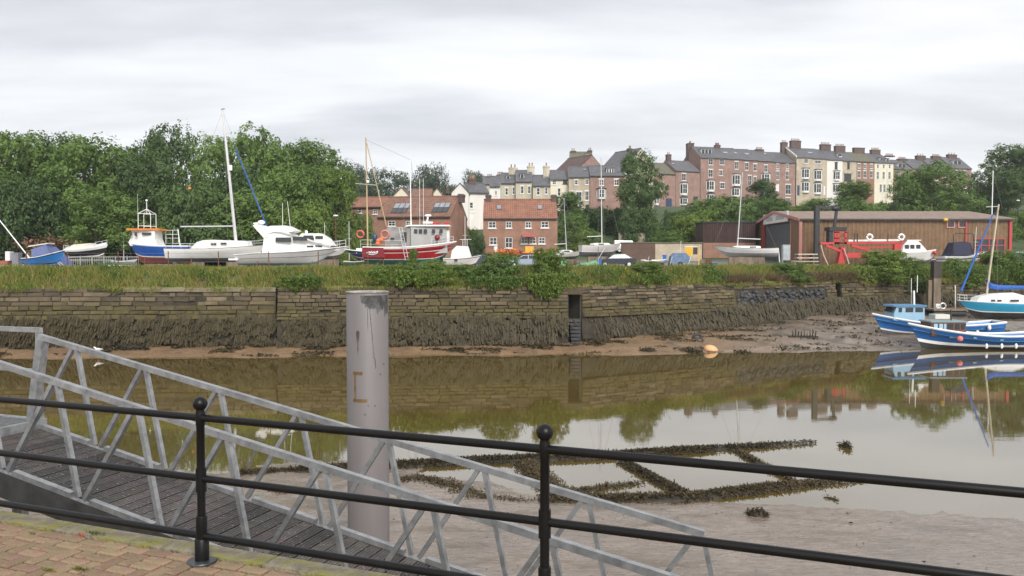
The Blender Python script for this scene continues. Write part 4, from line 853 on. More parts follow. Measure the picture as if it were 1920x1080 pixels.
def house(label, P0, P1, ye, yr, depth=10, wm=BR, rm=SLATE, ops=(), chim=(), rl=(), dorm=(), base=None, gcap=None, name='terraced_house', cat='house', group=None, chm=None, overh=.25, gut=True):
    """P0,P1=(px,D) ends of the facade foot; ye,yr eaves and ridge rows; ops=(px,yc,wpx,hpx,type)"""
    A = Vector((XD(*P0), P0[1], 0)); B = Vector((XD(*P1), P1[1], 0)); w = (B - A).length; a_ = math.atan2(B.y - A.y, B.x - A.x); Dm = (P0[1] + P1[1]) / 2
    ze = ZD(ye, Dm); zr = ZD(yr, Dm + depth * .5); zb = base if base is not None else min(terr(A.x, A.y), terr(B.x, B.y)) - 1.5
    th = thing(name, label, cat, (A.x, A.y, zb), a_, group); e, r_ = ze - zb, zr - zb
    def lx(px):
        # pixel column -> distance along the facade
        t = ((px - 960) / F * A.y - A.x) / ((B.x - A.x) - (px - 960) / F * (B.y - A.y)); return t * w
    def dz(px, py): t = lx(px) / w; return ZD(py, A.y + (B.y - A.y) * t) - zb
    O = []
    for o in ops:
        px, yc, wp, hp, ty = o; x = lx(px); D = A.y + (B.y - A.y) * x / w; hw = wp / 2 / F * D; z0, z1 = dz(px, yc + hp / 2), dz(px, yc - hp / 2)
        a, b = max(.12, x - hw), min(w - .12, x + hw); O.append((a, b, z0, min(z1, e - .15), ty))
    mb = MB(); wall_open(mb, 0, w, 0, e, 0, [o for o in O if not o[4].startswith('b')])
    mb.add([(0, depth, 0), (w, depth, 0), (w, depth, e), (0, depth, e)], [(1, 0, 3, 2)])
    for x in (0, w):
        mb.add([(x, 0, 0), (x, depth, 0), (x, depth, e), (x, depth / 2, r_ - .06), (x, 0, e)], [(0, 1, 2, 3, 4)])
    mb.build('wall', wm, th)
    for a, b, c, d, ty in O:
        if ty.startswith('b'): bay(th, a, b, c, d, 0, .7, GREENT if 'g' in ty else None)
        elif ty.startswith('d'):
            MB().b2(a, b, .08, .13, c, d).build('door', NAVY if 'n' in ty else DARKT if 'k' in ty else TRIM, th)
        else: window(th, a, b, c, d, 0, 2 if b - a > .75 else 1, 3 if '3' in ty else 2, DARKT if 'k' in ty else None, 'l' not in ty)
    ov = overh; sl = (r_ - e) / (depth / 2); mr = MB(); th_ = .12
    for s in (1, -1):
        y0, y1 = (-ov, depth / 2) if s == 1 else (depth + ov, depth / 2); z0 = e - ov * sl + .03
        q = [(-.02, y0, z0), (w + .02, y0, z0), (w + .02, y1, r_ + .03), (-.02, y1, r_ + .03)]; mr.extr(q if s == 1 else q[::-1], (0, 0, th_))
    rf = mr.build('roof', rm, th)
    MB().tube((-.02, depth / 2, r_ + .16), (w + .02, depth / 2, r_ + .16), .13, n=6).build('ridge_tiles', rm, rf)
    if gut: MB().b2(.02, w - .02, -ov - .12, -ov - .004, e - ov * sl - .1, e - ov * sl + .04).build('gutter', DARKT, rf)
    if gcap:
        for s in (1, -1):
            y0, y1 = (-ov, depth / 2) if s == 1 else (depth + ov, depth / 2); mg = MB(); mg.extr([(-.3, y0, e - .1), (0, y0, e - .1), (0, y1, r_ + .1), (-.3, y1, r_ + .1)], (0, 0, .5)); mg.build('gable_coping', gcap, rf)
    for (px, py, wp, hp) in rl:
        D = A.y + depth * .25; x = ((px - 960) / F * D - A.x) / math.cos(a_); zz_ = ZD(py, D) - zb; yc = (zz_ - e) / sl; hw = wp / 2 / F * D; hy = hp / 2 / F * D / sl * .9
        def pt(xx, yy, o): return (xx, yy - o * .5, e + yy * sl + th_ + .03 + o)
        v = MB(); v.extr([pt(x - hw, yc - hy, 0), pt(x + hw, yc - hy, 0), pt(x + hw, yc + hy, 0), pt(x - hw, yc + hy, 0)], (0, -.03, .06)); k = v.build('roof_light', DARKT, rf)
        n = max(1, round(wp / 9)); rows = 2 if hp > 14 else 1
        for i in range(n):
            for j in range(rows):
                xa, xb = x - hw + 2 * hw * i / n + .05, x - hw + 2 * hw * (i + 1) / n - .05; ya, yb = yc - hy + 2 * hy * j / rows + .05, yc - hy + 2 * hy * (j + 1) / rows - .05
                MB().add([pt(xa, ya, .085), pt(xb, ya, .085), pt(xb, yb, .085), pt(xa, yb, .085)], [(0, 1, 2, 3)]).build('pane', MAT['sky_reflection_glass'] if rows == 1 or j else glass, k)
    for (px, yt, wp, hp, n) in dorm:
        D = A.y + depth * .18; x = ((px - 960) / F * D - A.x) / math.cos(a_); zt = ZD(yt, D) - zb; hw = wp / 2 / F * D; zb_ = ZD(yt + hp, D) - zb; y0 = max(.15, (zb_ - e) / sl)
        v = MB(); v.b2(x - hw, x + hw, y0, depth / 2 - .1, zb_ - .3, zt); k = v.build('dormer', TRIM, rf); MB().b2(x - hw - .15, x + hw + .15, y0 - .2, depth / 2 + .2, zt + .002, zt + .16).build('dormer_roof', SLATE, k)
        for i in range(n):
            xa, xb = x - hw + 2 * hw * i / n + .1, x - hw + 2 * hw * (i + 1) / n - .1; MB().b2(xa, xb, y0 - .03, y0 - .005, zb_ + .12, zt - .14).build('pane', glass, k)
    for (px, yt, wp, n) in chim:
        D = A.y + (B.y - A.y) * max(0, min(1, lx(px) / w)) + depth / 2; x = ((px - 960) / F * D - A.x + (D - A.y - math.sin(a_) * 0) * 0) ; x = (Vector((XD(px, D), D, 0)) - A).dot(Vector((math.cos(a_), math.sin(a_), 0)))
        chimney(th, x, depth / 2, r_ - .8, ZD(yt - 3.5, D) - zb - (.7 if n else 0), max(.8, .85 * wp / F * D), 1.2, n, chm)
    return th
mat('sky_reflection_glass', (.25, .28, .31), .08, .1, 1, spec=.9)  # skylight panes: pale base colour paints in the reflected sky
TG = 'tall houses of the hillside terrace'
# terrace line: starts at px 1312, 258 m away (its roofs must not show in the river), and recedes to the right
_b = R(12); _A = Vector((XD(1312, 258), 258, 0))
def tl(px):
    k = (px - 960) / F; t = (k * _A.y - _A.x) / (math.cos(_b) - k * math.sin(_b)); return (px, _A.y + t * math.sin(_b))
for a in [('red brick terrace end house with a three light box dormer', 1312, 1362, 296, 277, BR, SLATE, [(1331, 303.5, 9, 11, 'w'), (1352, 303.5, 9, 11, 'w'), (1331, 325, 9, 14, 'w'), (1350, 324, 7, 10, 'w'), (1331, 349, 16, 21, 'b'), (1353, 348, 9, 11, 'w'), (1331, 373, 15, 18, 'b')], [(1344, 271, 12, 5)], [], [(1327, 279, 20, 9, 3)]),
          ('red brick terrace house with a tall white bay, second along', 1362, 1392, 298, 279, BR, SLATE, [(1379, 310, 7, 14, 'w'), (1379, 338, 17, 22, 'b'), (1378, 361, 16, 16, 'b')], [], [(1363, 287, 10, 4), (1383, 287, 7, 4)], []),
          ('plain red brick terrace house behind the leaning mast', 1392, 1420, 300, 281, BR, SLATE, [(1398, 312, 7, 14, 'w'), (1414, 314, 7, 13, 'w'), (1404, 338, 7, 18, 'w'), (1414, 338, 6, 14, 'w')], [(1423, 279, 18, 5)], [(1404, 289, 10, 4)], []),
          ('red brick terrace house with a bay, fourth along', 1420, 1450, 302, 283, BR, SLATE, [(1434, 316, 7, 13, 'w'), (1434, 334, 17, 17, 'b'), (1434, 358, 16, 18, 'b')], [], [(1441, 288, 6, 4)], []),
          ('narrow red brick terrace house with pointed window heads', 1450, 1489, 304.5, 287, BR, SLATE, [(1456, 312, 5, 9, 'w'), (1474, 312, 5, 9, 'w'), (1456, 329, 6, 16, 'w'), (1474, 329, 6, 16, 'w'), (1456, 352, 7, 14, 'd'), (1476, 355, 11, 18, 'w'), (1476, 375, 9, 8, 'w')], [(1469, 266, 14, 3)], [], []),
          ('buff stone terrace house with a blue door and white bays', 1491, 1520, 295, 278, BUFF, SLATE, [(1509, 302, 8, 8, 'wl'), (1508, 326, 16, 20, 'b'), (1508, 351, 16, 21, 'b'), (1495, 357, 5, 19, 'dn')], [(1490, 263, 24, 6)], [], []),
          ('buff stone terrace house beside the cream painted one', 1520, 1548, 297, 280, BUFF, SLATE, [(1531, 304, 12, 6, 'wl'), (1531, 329, 16, 21, 'b'), (1531, 354, 16, 21, 'b'), (1544, 357, 4, 17, 'd')], [], [(1521, 287, 10, 4)], []),
          ('cream painted terrace house with dark bay windows', 1548, 1577, 299.5, 282, WREN, SLATE, [(1565, 311, 6, 12, 'wk'), (1566, 330, 14, 18, 'b'), (1566, 354, 15, 18, 'b')], [(1546, 270, 24, 6)], [], [(1577, 287, 9, 6, 1)]),
          ('narrow buff terrace house with a wide brown window', 1577, 1603, 301.5, 285, BUFF, SLATE, [(1588, 311, 5, 11, 'wk'), (1587, 333, 15, 13, 'wk'), (1587, 356, 14, 16, 'b')], [(1573, 273, 24, 6)], [], []),
          ('pink brick terrace house with cream window heads', 1603, 1637, 303, 287, BR2, SLATEM, [(1608, 311, 5, 8, 'w'), (1619, 312, 5, 8, 'w'), (1631, 312, 5, 8, 'w'), (1608, 327, 6, 13, 'w'), (1619, 327, 6, 13, 'w'), (1631, 327, 6, 13, 'w'), (1613, 352, 14, 18, 'b')], [(1609, 280, 26, 0)], [], []),
          ('tall cream terrace house with a bracketed cornice', 1637, 1672, 305, 289, CREAM, SLATE, [(1643, 312, 4, 7, 'wl'), (1654, 312, 4, 7, 'wl'), (1665, 312, 4, 7, 'wl'), (1643, 329, 5, 14, 'w'), (1654, 329, 5, 14, 'w'), (1665, 329, 5, 14, 'w'), (1649, 353, 5, 15, 'w'), (1656, 353, 5, 15, 'w'), (1665, 353, 4, 15, 'w')], [(1640, 280, 22, 6), (1667, 291, 22, 6)], [], [(1650, 296, 6, 6, 1), (1660, 298, 6, 6, 1)])]:
    lab, x0, x1, ye, yr, wm, rm, ops, ch, rls, dm = a
    house(lab, tl(x0), tl(x1), ye, yr, 14, wm, rm, ops, ch, rls, dm, group=TG, gcap=WREN if x0 == 1491 else None)
chimney(thing('chimney_stack', 'tall brick stack on the gable of the box dormer house', 'chimney', (XD(1292, 268), 268, 0)), 0, 0, ZD(300, 268), ZD(269, 268), 2.2, 2.6, 4)
for i, (lab, x0, x1) in enumerate([('brick house of the far terrace with a flat dormer, right of the cream house', 1673, 1708), ('brick house of the far terrace behind the spreading tree', 1708, 1744), ('brick house of the far terrace with a white dormer, third along', 1744, 1780), ('last visible brick house of the far terrace beside the dark tree', 1780, 1818)]):
    D = 282 + i * 4
    house(lab, (x0, D), (x1, D + 3), 317 - i * .6, 301 - i * 1.5, 11, BR, SLATE, [(x0 + 9, 326, 7, 12, 'w'), (x0 + 25, 326, 7, 12, 'w'), (x0 + 9, 346, 8, 14, 'w'), (x0 + 25, 346, 8, 14, 'w'), (x0 + 9, 366, 8, 14, 'w'), (x0 + 25, 366, 12, 16, 'b')], [((1693, 1727, 1756, 1785)[i], (297, 291, 292, 289)[i], 24, (6, 3, 6, 3)[i])], [], [] if i == 1 else [(x0 + 18, 306 - i * 2, 18, 8, 2)], group=TG, overh=.3)
LG = 'lower brick houses of the hillside terrace'
house('lower brick house with a green trimmed bay, left of the tall terrace', (1266, 250), (1311, 253), 321, 303, 13, BR, SLATE, [(1281, 332, 9, 13, 'w'), (1281, 355, 16, 23, 'bg'), (1281, 378, 16, 14, 'bg'), (1303, 372, 10, 4, 'wk')], [(1252, 289, 10, 2)], [(1271, 307, 7, 3)], group=LG)
house('brick house with a navy blue door half hidden by the big tree', (1236, 247), (1265.5, 249), 326, 307, 13, BR, SLATEM, [(1253, 381, 13, 18, 'dn'), (1241, 350, 8, 16, 'w')], [], [], group=LG)
house('long brick house behind the big dark tree', (1172, 242), (1235, 246), 327, 312, 13, BR, SLATEM, [(1180, 345, 8, 14, 'w'), (1226, 345, 8, 14, 'w'), (1231, 375, 12, 20, 'b')], [], [], group=LG)
CG = 'pale houses of the left hillside row'
for a in [('grey cream house at the left of the hillside row', 938, 967, 343, 326, 176, SAND, [(950, 359, 5.5, 13, 'w'), (963, 358, 4.5, 13, 'w')], [(962, 312, 20, 2)], [], [(953, 329, 7, 7, 1)]), ('grey cream house with a small gabled dormer', 967, 998, 340, 321, 175, SAND, [(979, 356, 5.5, 14, 'w'), (992, 356, 5, 14, 'w')], [(995, 309, 16, 2)], [(990, 326, 6, 3)], [(979, 326, 7, 9, 1)]),
          ('low cream house with a stepped down slate roof', 999, 1032, 348, 330, 174, SAND, [(1009, 359, 6, 13, 'w'), (1024, 358, 5, 12, 'w')], [(1024, 309, 14, 1)], [(1020, 335, 6, 3), (1031, 334, 6, 3)], []), ('cream house with a wide white top storey', 1032, 1065, 336, 321, 174.5, CREAM, [(1039, 342, 7, 8, 'wl'), (1059, 340, 8, 9, 'wlk'), (1048, 360, 6, 14, 'w')], [], [], []),
          ('pale stone house with arched ground floor windows', 1066, 1106, 331.5, 314, 173, BUFF, [(1080, 342, 6, 9, 'w'), (1100, 341, 7, 10, 'w'), (1073, 367, 6, 16, 'w'), (1085, 368, 11, 17, 'w'), (1100, 367, 7, 17, 'w'), (1085, 391, 9, 10, 'w'), (1101, 391, 6, 15, 'dk')], [], [(1096, 319, 6, 3)], []), ('red brick house with a white first floor bay behind the grey mast', 1106, 1171, 329, 312, 172.5, BR, [(1127, 342, 8, 11, 'w'), (1127, 364, 16, 19, 'b'), (1155, 342, 8, 11, 'w')], [], [], [(1143, 316, 14, 9, 3), (1173, 318, 9, 8, 2)])]:
    lab, x0, x1, ye, yr, D, wm, ops, ch, rls, dm = a
    house(lab, (x0, D), (x1, D), ye, yr, 9, wm, SLATE, ops, ch, rls, dm, group=CG, chm=SAND)
UG = 'houses higher up the hill'
house('upper house with a rust red gable roof above the cream row', (1037, 214), (1082, 206), 322, 297, 10, BR, ribmat('dull_brown_roof', (.13, .085, .075), .32, .7, .85, .34, .5), [], [], [], [], group=UG)
house('pale upper house with two chimneys on the skyline', (1070, 222), (1112, 222), 299, 286, 10, WREN, SLATEM, [(1098, 304, 10, 7, 'w')], [(1074, 282, 12, 2), (1105, 281, 10, 2)], [], [(1100, 290, 9, 8, 2)], group=UG)
house('upper house with a steep dark slate roof beside the big tree', (1128, 208), (1176, 200), 311, 285, 9, SAND, SLATE, [], [(1172, 276, 8, 2)], [], [], group=UG)
house('dark roofed house left of the cream row, high up', (905, 205), (945, 205), 345, 332, 9, SAND, SLATE, [], [(938, 326, 16, 4), (918, 330, 14, 3)], [], [], group=UG)
def gable_house(label, pxl, pxr, D, ye, yr, depth, wm, rm, ops=(), rz=0, base=None):
    """gable end facing the river"""
    A = Vector((XD(pxl, D), D, 0)); w = (XD(pxr, D) - A.x); zb = terr(A.x, D) - 1.5; e, r_ = ZD(ye, D) - zb, ZD(yr, D) - zb; th = thing('gabled_house', label, 'house', (A.x, D, zb), rz, UG)
    mb = MB(); O = [((XD(px, D) - A.x) - wp / 2 / F * D, (XD(px, D) - A.x) + wp / 2 / F * D, ZD(y + hp / 2, D) - zb, min(e - .05, ZD(y - hp / 2, D) - zb)) for px, y, wp, hp in ops]
    wall_open(mb, 0, w, 0, e, 0, O); mb.add([(0, 0, e), (w, 0, e), (w / 2, 0, r_)], [(0, 1, 2)]); mb.add([(0, depth, e), (w, depth, e), (w / 2, depth, r_)], [(0, 2, 1)]); mb.add([(0, 0, 0), (0, depth, 0), (0, depth, e), (0, 0, e)], [(0, 3, 2, 1)]); mb.add([(w, 0, 0), (w, depth, 0), (w, depth, e), (w, 0, e)], [(0, 1, 2, 3)]); mb.build('wall', wm, th)
    for o in O: window(th, *o, 0, 2, 2)
    mr = MB()
    for s in (0, 1):
        x0 = -.2 if s == 0 else w + .2; q = [(x0, -.2, e - .15), (w / 2, -.2, r_ + .05), (w / 2, depth + .2, r_ + .05), (x0, depth + .2, e - .15)]; mr.extr(q, (0, 0, .14))
    mr.build('roof', rm, th); return th
gh = gable_house('white rendered house with its gable towards the yard', 847, 879, 148, 362, 344, 13, WREN, SLATE, [(862, 366, 5, 8)])
house('white rendered house wing with a slate roof, right of the gable', (879.5, 150), (917, 151), 361, 345, 8, WREN, SLATE, [(884, 385, 7, 11, 'w'), (885, 404, 11, 9, 'd')], [(885, 332, 16, 5)], name='house_wing', group=UG)
house('small white house squeezed beside the grey cream row', (918, 162), (938, 162), 349, 332, 8, WREN, SLATE, [(930, 362, 4, 8, 'w')], [], group=UG)
gable_house('cream gable of a tiled house behind the skylight cottage', 735, 772, 158, 372, 352, 9, CREAM, PAN2)
gable_house('far tiled house with a white gable, left of the white house', 808, 832, 175, 369, 354, 8, CREAM, PAN2, [(820, 372, 4, 5)])
house('red tiled roof house between the two far gables', (770, 168), (808, 168), 372, 356, 8, BR2, PAN2, [], [(840, 352, 8, 2)], group=UG)
CT = 'brick cottages with pantile roofs'
house('brick cottage with two small skylights and a pink porch', (906, 121), (1045, 121), 408, 376, 8, BR2, PAN, [(923, 421.5, 14, 12, 'wl'), (954, 421.5, 11, 12, 'wl'), (990.5, 421.5, 11, 12, 'wl'), (1021.5, 421, 14, 12, 'wl'), (925, 452, 14, 14, 'wl'), (954, 455, 14, 20, 'wl'), (983, 451, 12, 12, 'wl'), (999, 451, 12, 12, 'wl'), (1016, 451, 12, 12, 'wl')], [(916, 369, 6, 0), (1038, 369, 6, 0)], [(935.6, 391, 9, 9), (1012, 391, 9, 9)], name='cottage', group=CT)
MB().extr([(XD(979, 120), 119.2, ZD(444, 119.5)), (XD(1004, 120), 119.2, ZD(444, 119.5)), (XD(1004, 120), 120.97, ZD(440, 120)), (XD(979, 120), 120.97, ZD(440, 120))], (0, 0, .12)).build('porch_canopy', paint('pink_canopy', (.50, .12, .13), .6), tag(thing('porch', 'pink porch roof over the windows of the brick cottage', 'porch')))
house('long brick cottage with two banks of skylights behind the red boat', (708, 118), (846, 116), 405.5, 371, 10, BR2, PAN2, [(735, 419, 14, 10, 'wl'), (767, 419, 12, 9, 'wl'), (800, 419, 10, 10, 'wl'), (735, 447, 14, 12, 'wl'), (832, 432, 10, 10, 'wl')], [(866, 368, 6, 0)], [(750, 394, 30, 22), (826, 393.5, 30, 21)], name='cottage', group=CT)
house('red tiled cottage half hidden by bushes at the wood end', (636, 137), (716, 135), 388, 372, 8, BR2, PAN, [(651, 393, 12, 9, 'wl'), (704, 397, 9, 9, 'wl'), (675, 395, 8, 9, 'wl')], [], [], name='cottage', group=CT)
# ---- brown boat shed
CLAD = ribmat('brown_cladding', (.20, .115, .055), .5, .78, .55, 0, .5); REDP = paint('red_frame_paint', (.42, .05, .05), .5); PINK = paint('faded_red_paint', (.50, .22, .20), .6); RSHEET = ribmat('brown_roof_sheet', (.27, .195, .15), .6, .9, .7, 0, .3)
SX, SY, SW, SD_ = XD(1500, 100), 100.0, XD(1893, 100) - XD(1500, 100), 19.5; SZ = 5.5
sh = thing('boat_shed', 'long brown metal clad boat shed with a grey roller door', 'shed', (SX, SY, SZ)); E_ = ZD(411.5, 100) - SZ; RG = ZD(398.5, 109.5) - SZ
ms = MB(); n = 96; rb = .035
xs_ = np.linspace(0, SW, n * 2 + 1)
for i in range(n * 2):
    ya, yb = (0, rb) if i % 2 == 0 else (rb, 0)
    if not any(a < (xs_[i] + xs_[i + 1]) / 2 < b for a, b in ((SW - 4.6, SW - .7),)): ms.add([(xs_[i], ya, 0), (xs_[i + 1], yb, 0), (xs_[i + 1], yb, E_), (xs_[i], ya, E_)], [(0, 1, 2, 3)])
    else: ms.add([(xs_[i], ya, 3.6), (xs_[i + 1], yb, 3.6), (xs_[i + 1], yb, E_), (xs_[i], ya, E_)], [(0, 1, 2, 3)])
ms.build('side_cladding', CLAD, sh)
mg = MB(); dy0, dy1, dh = 3.6, 14.6, ZD(419, 108) - SZ
# gable facing left, with the door opening
for (a, b, c, d) in ((0, dy0, 0, E_), (dy1, SD_, 0, E_), (dy0, dy1, dh, E_)): mg.add([(0, a, c), (0, b, c), (0, b, d), (0, a, d)], [(0, 3, 2, 1)])
mg.add([(0, 0, E_), (0, SD_, E_), (0, SD_ / 2, RG)], [(0, 2, 1)]); mg.add([(SW, 0, 0), (SW, SD_, 0), (SW, SD_, E_), (SW, SD_ / 2, RG), (SW, 0, E_)], [(0, 1, 2, 3, 4)]); mg.add([(0, SD_, 0), (SW, SD_, 0), (SW, SD_, E_), (0, SD_, E_)], [(1, 0, 3, 2)]); mg.build('gable_cladding', mat('gable_cladding', (.19, .105, .05), .6, .1, 1.5), sh)
mr = MB(); oe = .35
mr.extr([(-.3, -oe, E_ - .02), (SW + .3, -oe, E_ - .02), (SW + .3, SD_ / 2, RG + .05), (-.3, SD_ / 2, RG + .05)], (0, 0, .15)); mr.extr([(-.3, SD_ + oe, E_ - .02), (-.3, SD_ / 2, RG + .05), (SW + .3, SD_ / 2, RG + .05), (SW + .3, SD_ + oe, E_ - .02)], (0, 0, .15)); rf = mr.build('roof', RSHEET, sh)
for y0, y1, za, zb_ in ((-oe, SD_ / 2, E_, RG), (SD_ + oe, SD_ / 2, E_, RG)): MB().extr([(-.36, y0, za - .2), (-.302, y0, za - .2), (-.302, y1, zb_ - .12), (-.36, y1, zb_ - .12)], (0, 0, .38)).build('barge_board', PINK, rf)
MB().b2(-.2, SW + .2, -oe - .14, -oe - .005, E_ - .12, E_ + .06).build('gutter', DARKT, rf)
rd = MB()
for i in range(26): rd.b2(.25, .32, dy0 + .02, dy1 - .02, dh * i / 26 + .01, dh * (i + 1) / 26 - .015)
rd.b2(.33, .36, dy0, dy1, 0, dh); rd.build('roller_door', mat('grey_door', (.105, .115, .125), .5, .1, 2), sh)
MB().b2(-.06, .2, dy1 + .002, dy1 + .5, 0, dh).build('door_jamb', REDP, sh); MB().b2(-.06, .2, dy0 - .3, dy0 - .002, 0, dh).build('door_jamb', PINK, sh)
MB().b2(-.22, .12, -.22, .0 - .004, 0, E_ - .15).build('corner_post', PINK, sh)
sg = MB().b2(-.2, -.1, dy0 + .6, dy1 - .4, dh + .12, dh + 1.5).build('sign_board', WREN, sh)
sm = MB(); rs = random.Random(8); q = dy0 + 1.4
lg = mat('sign_grey', (.42, .44, .47), .7, .1, 2)
sm.b2(-.212, -.203, dy0 + 2.0, dy0 + 5.2, dh + .45, dh + 1.05); sm.b2(-.212, -.203, dy0 + 6.6, dy0 + 9.2, dh + .42, dh + 1.0); sm.build('faded_panel', lg, sg)
for (px, y) in ((1780.5, 419.5), (1802, 419.5)):
    x = XD(px, 100) - SX; z = ZD(y, 100) - SZ; w_ = MB(); f, hw, hh = .13, .52, .52
    w_.b2(x - hw, x + hw, -.1, .0, z + hh - f, z + hh); w_.b2(x - hw, x + hw, -.1, .0, z - hh, z - hh + f); w_.b2(x - hw, x - hw + f, -.1, 0, z - hh + f, z + hh - f); w_.b2(x + hw - f, x + hw, -.1, 0, z - hh + f, z + hh - f); k = w_.build('window', PINK, sh); MB().b2(x - hw + f, x + hw - f, -.05, -.03, z - hh + f, z + hh - f).build('pane', glass, k)
wx0, wx1 = SW - 4.6, SW - .7
for i in range(4):
    for j in range(3):
        a, b, c, d = wx0 + (wx1 - wx0) * i / 4 + .06, wx0 + (wx1 - wx0) * (i + 1) / 4 - .06, 1.2 + .8 * j + .05, 1.2 + .8 * (j + 1) - .05
        MB().b2(a, b, .06, .08, c, d).build('pane', glass, sh)
wf = MB(); wf.b2(wx0, wx1, .09, .2, 0, 3.6, 1)
for i in range(5): x = wx0 + (wx1 - wx0) * i / 4; wf.b2(x - .06, x + .06, -.01, .088, 0, 3.6)
for j in range(4): wf.b2(wx0, wx1, -.005, .085, 1.15 + .8 * j, 1.25 + .8 * j)
wf.b2(wx0, wx1, .0, .08, 0, 1.15); wf.build('glazed_door', [REDP, stdark], sh)
MB().b2(wx0 - 1.1, wx0 - .9, -.15, .0 - .004, 0, E_ - .1).build('downpipe', REDP, sh); MB().b2(SW - .25, SW + .1, -.2, -.004, 0, E_ - .1).build('corner_post', REDP, sh)
MB().ball((XD(1768, 100) - SX, -.35, ZD(412.5, 100) - SZ), .28, 8, sc=(1.2, 1, .8)).build('wall_lamp', mat('amber_lamp', (.7, .42, .03), .4, .05, 2), sh)
# brown corrugated store left of the shed
st = thing('corrugated_store', 'dark brown corrugated store left of the boat shed', 'store', (XD(1318, 116), 116, 5.6)); mb = MB(); L = XD(1416, 116) - XD(1318, 116); zt = ZD(417, 116) - 5.6; zl = ZD(455, 116) - 5.6; n = 56
for i in range(n * 2):
    xa, xb = L * i / (2 * n), L * (i + 1) / (2 * n); ya, yb = (0, .06) if i % 2 == 0 else (.06, 0); mb.add([(xa, ya, zl), (xb, yb, zl), (xb, yb, zt), (xa, ya, zt)], [(0, 1, 2, 3)])
mb.b2(0, L, .1, 5, zl, zt - .03); mb.build('corrugated_wall', ribmat('brown_corrugated', (.085, .05, .045), .28, .7, .7), st); MB().b2(0, L, .05, 5, -.2, zl - .01).build('brick_base', BR2, st); MB().b2(-.15, L + .1, -.15, 5.1, zt - .02, zt + .1).build('roof_edge', DARKT, st)
# low brick and stone yard wall
yw_ = thing('yard_wall', 'low patched brick and stone wall behind the yard', 'wall', (XD(1165, 112), 112, 5.5)); L = XD(1316, 112) - XD(1165, 112); z1 = ZD(456, 112) - 5.5
MB().b2(0, L * .42, 0, .5, -.2, z1).build('brick_length', brickmat('old_dark_brick', (.15, .085, .06), (.11, .065, .05), (.14, .11, .09)), yw_); MB().b2(L * .42 + .004, L, .05, .55, -.2, z1 - .05).build('stone_length', BUFF, yw_); MB().b2(-.1, L + .1, -.1, .65, z1 + .002, z1 + .14).build('coping', SLATEM, yw_)
bw = thing('retaining_wall', 'rough stone retaining wall below the scrubby slope', 'wall', (XD(1160, 126), 126, 6.8)); MB().b2(0, XD(1262, 126) - XD(1160, 126), 0, .6, -.5, ZD(437, 126) - 6.8).build('stonework', BUFF, bw)
# ================================================================ boats
def rows_hull(L, B, Dp, sb=.5, ss=.15, rake=.14, tr=.75, us=(0, .3, .36, .9, 1), ms=(0, 1, 2, 3), full=2.2, flare=.55, n=22, rise=.5, sub=3, vee=0.0):
    """hull skin: x 0 (stern) to L (bow), z 0 (keel) up; us rows keel->sheer with a material each"""
    U = []; M = []
    for a, b, m in zip(us[:-1], us[1:], ms):
        for k in range(sub): U.append(a + (b - a) * k / sub); M.append(m)
    U.append(us[-1]); nu = len(U); ring = []
    def sheer(t): return Dp + ss * max(0, 1 - t / .45) ** 2 + sb * max(0, (t - .3) / .7) ** 1.9
    def half(t): return B / 2 * ((tr + (1 - tr) * math.sin(min(1, t / .5) * math.pi / 2)) if t < .5 else max(.0, 1 - ((t - .5) / .5) ** full))
    for i in range(n + 1):
        t = i / n; s, b = sheer(t), half(t); row = []
        k = rise * max(0, (t - .8) / .2) ** 2 * Dp * .5
        for u in U:
            q = u ** (flare + .25 * t); z = k + (s - k) * u
            xk = L * (1 - rake) * t + .04 * L * (1 - t) * (1 - u) * 0; x = xk + (L * t - xk) * (u ** 1.2)
            row.append((x, b * min(1, q + .04 * (u > 0)), z))
        ring.append(row)
    mb = MB(); mb2 = []
    for sgn in (1, -1):
        base = len(mb.v); mb.v += [(x, y * sgn, z) for r_ in ring for x, y, z in r_]
        for i in range(n):
            for j in range(nu - 1):
                f = (base + i * nu + j, base + (i + 1) * nu + j, base + (i + 1) * nu + j + 1, base + i * nu + j + 1)
                mb.f.append(f if sgn < 0 else f[::-1]); mb.m.append(M[j])
    b0 = len(mb.v); mb.v += [(x, y, z) for x, y, z in ring[0]] + [(x, -y, z) for x, y, z in ring[0]]
    for j in range(nu - 1): mb.f.append((b0 + j, b0 + j + 1, b0 + nu + j + 1, b0 + nu + j)); mb.m.append(M[j])
    return mb, sheer, half
def deck(parent, sheer, half, L, drop, m, t0=0.02, t1=.97, name='deck', camber=.06, n=16):
    mb = MB(); V = []
    for i in range(n + 1):
        t = t0 + (t1 - t0) * i / n; b, z = half(t) * .97, sheer(t) - drop; V += [(L * t, -b, z), (L * t, 0, z + camber), (L * t, b, z)]
    mb.add(V, [(i * 3 + k, (i + 1) * 3 + k, (i + 1) * 3 + k + 1, i * 3 + k + 1) for i in range(n) for k in (0, 1)]); return mb.build(name, m, parent, True)
def gunwale(parent, sheer, half, L, r, m, off=0.0, name='rubbing_strake', n=20):
    mb = MB()
    for s in (1, -1): mb.path([(L * i / n, s * (half(i / n) + .01), sheer(i / n) + off) for i in range(n + 1)], r, 6)
    mb.path([(0, -half(0), sheer(0) + off), (0, half(0), sheer(0) + off)], r, 6); return mb.build(name, m, parent, True)
def sidewin(parent, x0, x1, z0, z1, y, m=None, sk=0.0, name='window', sy=.0):
    o = None
    for s in (1, -1):
        mb = MB(); mb.extr([(x0 + sk, s * (y - sy), z0), (x1 + sk * .2, s * (y - sy), z0), (x1, s * (y - sy * 2), z1), (x0 + sk * 1.4, s * (y - sy * 2), z1)], (0, s * .03, 0)); o = mb.build(name, m or glass, parent)
    return o
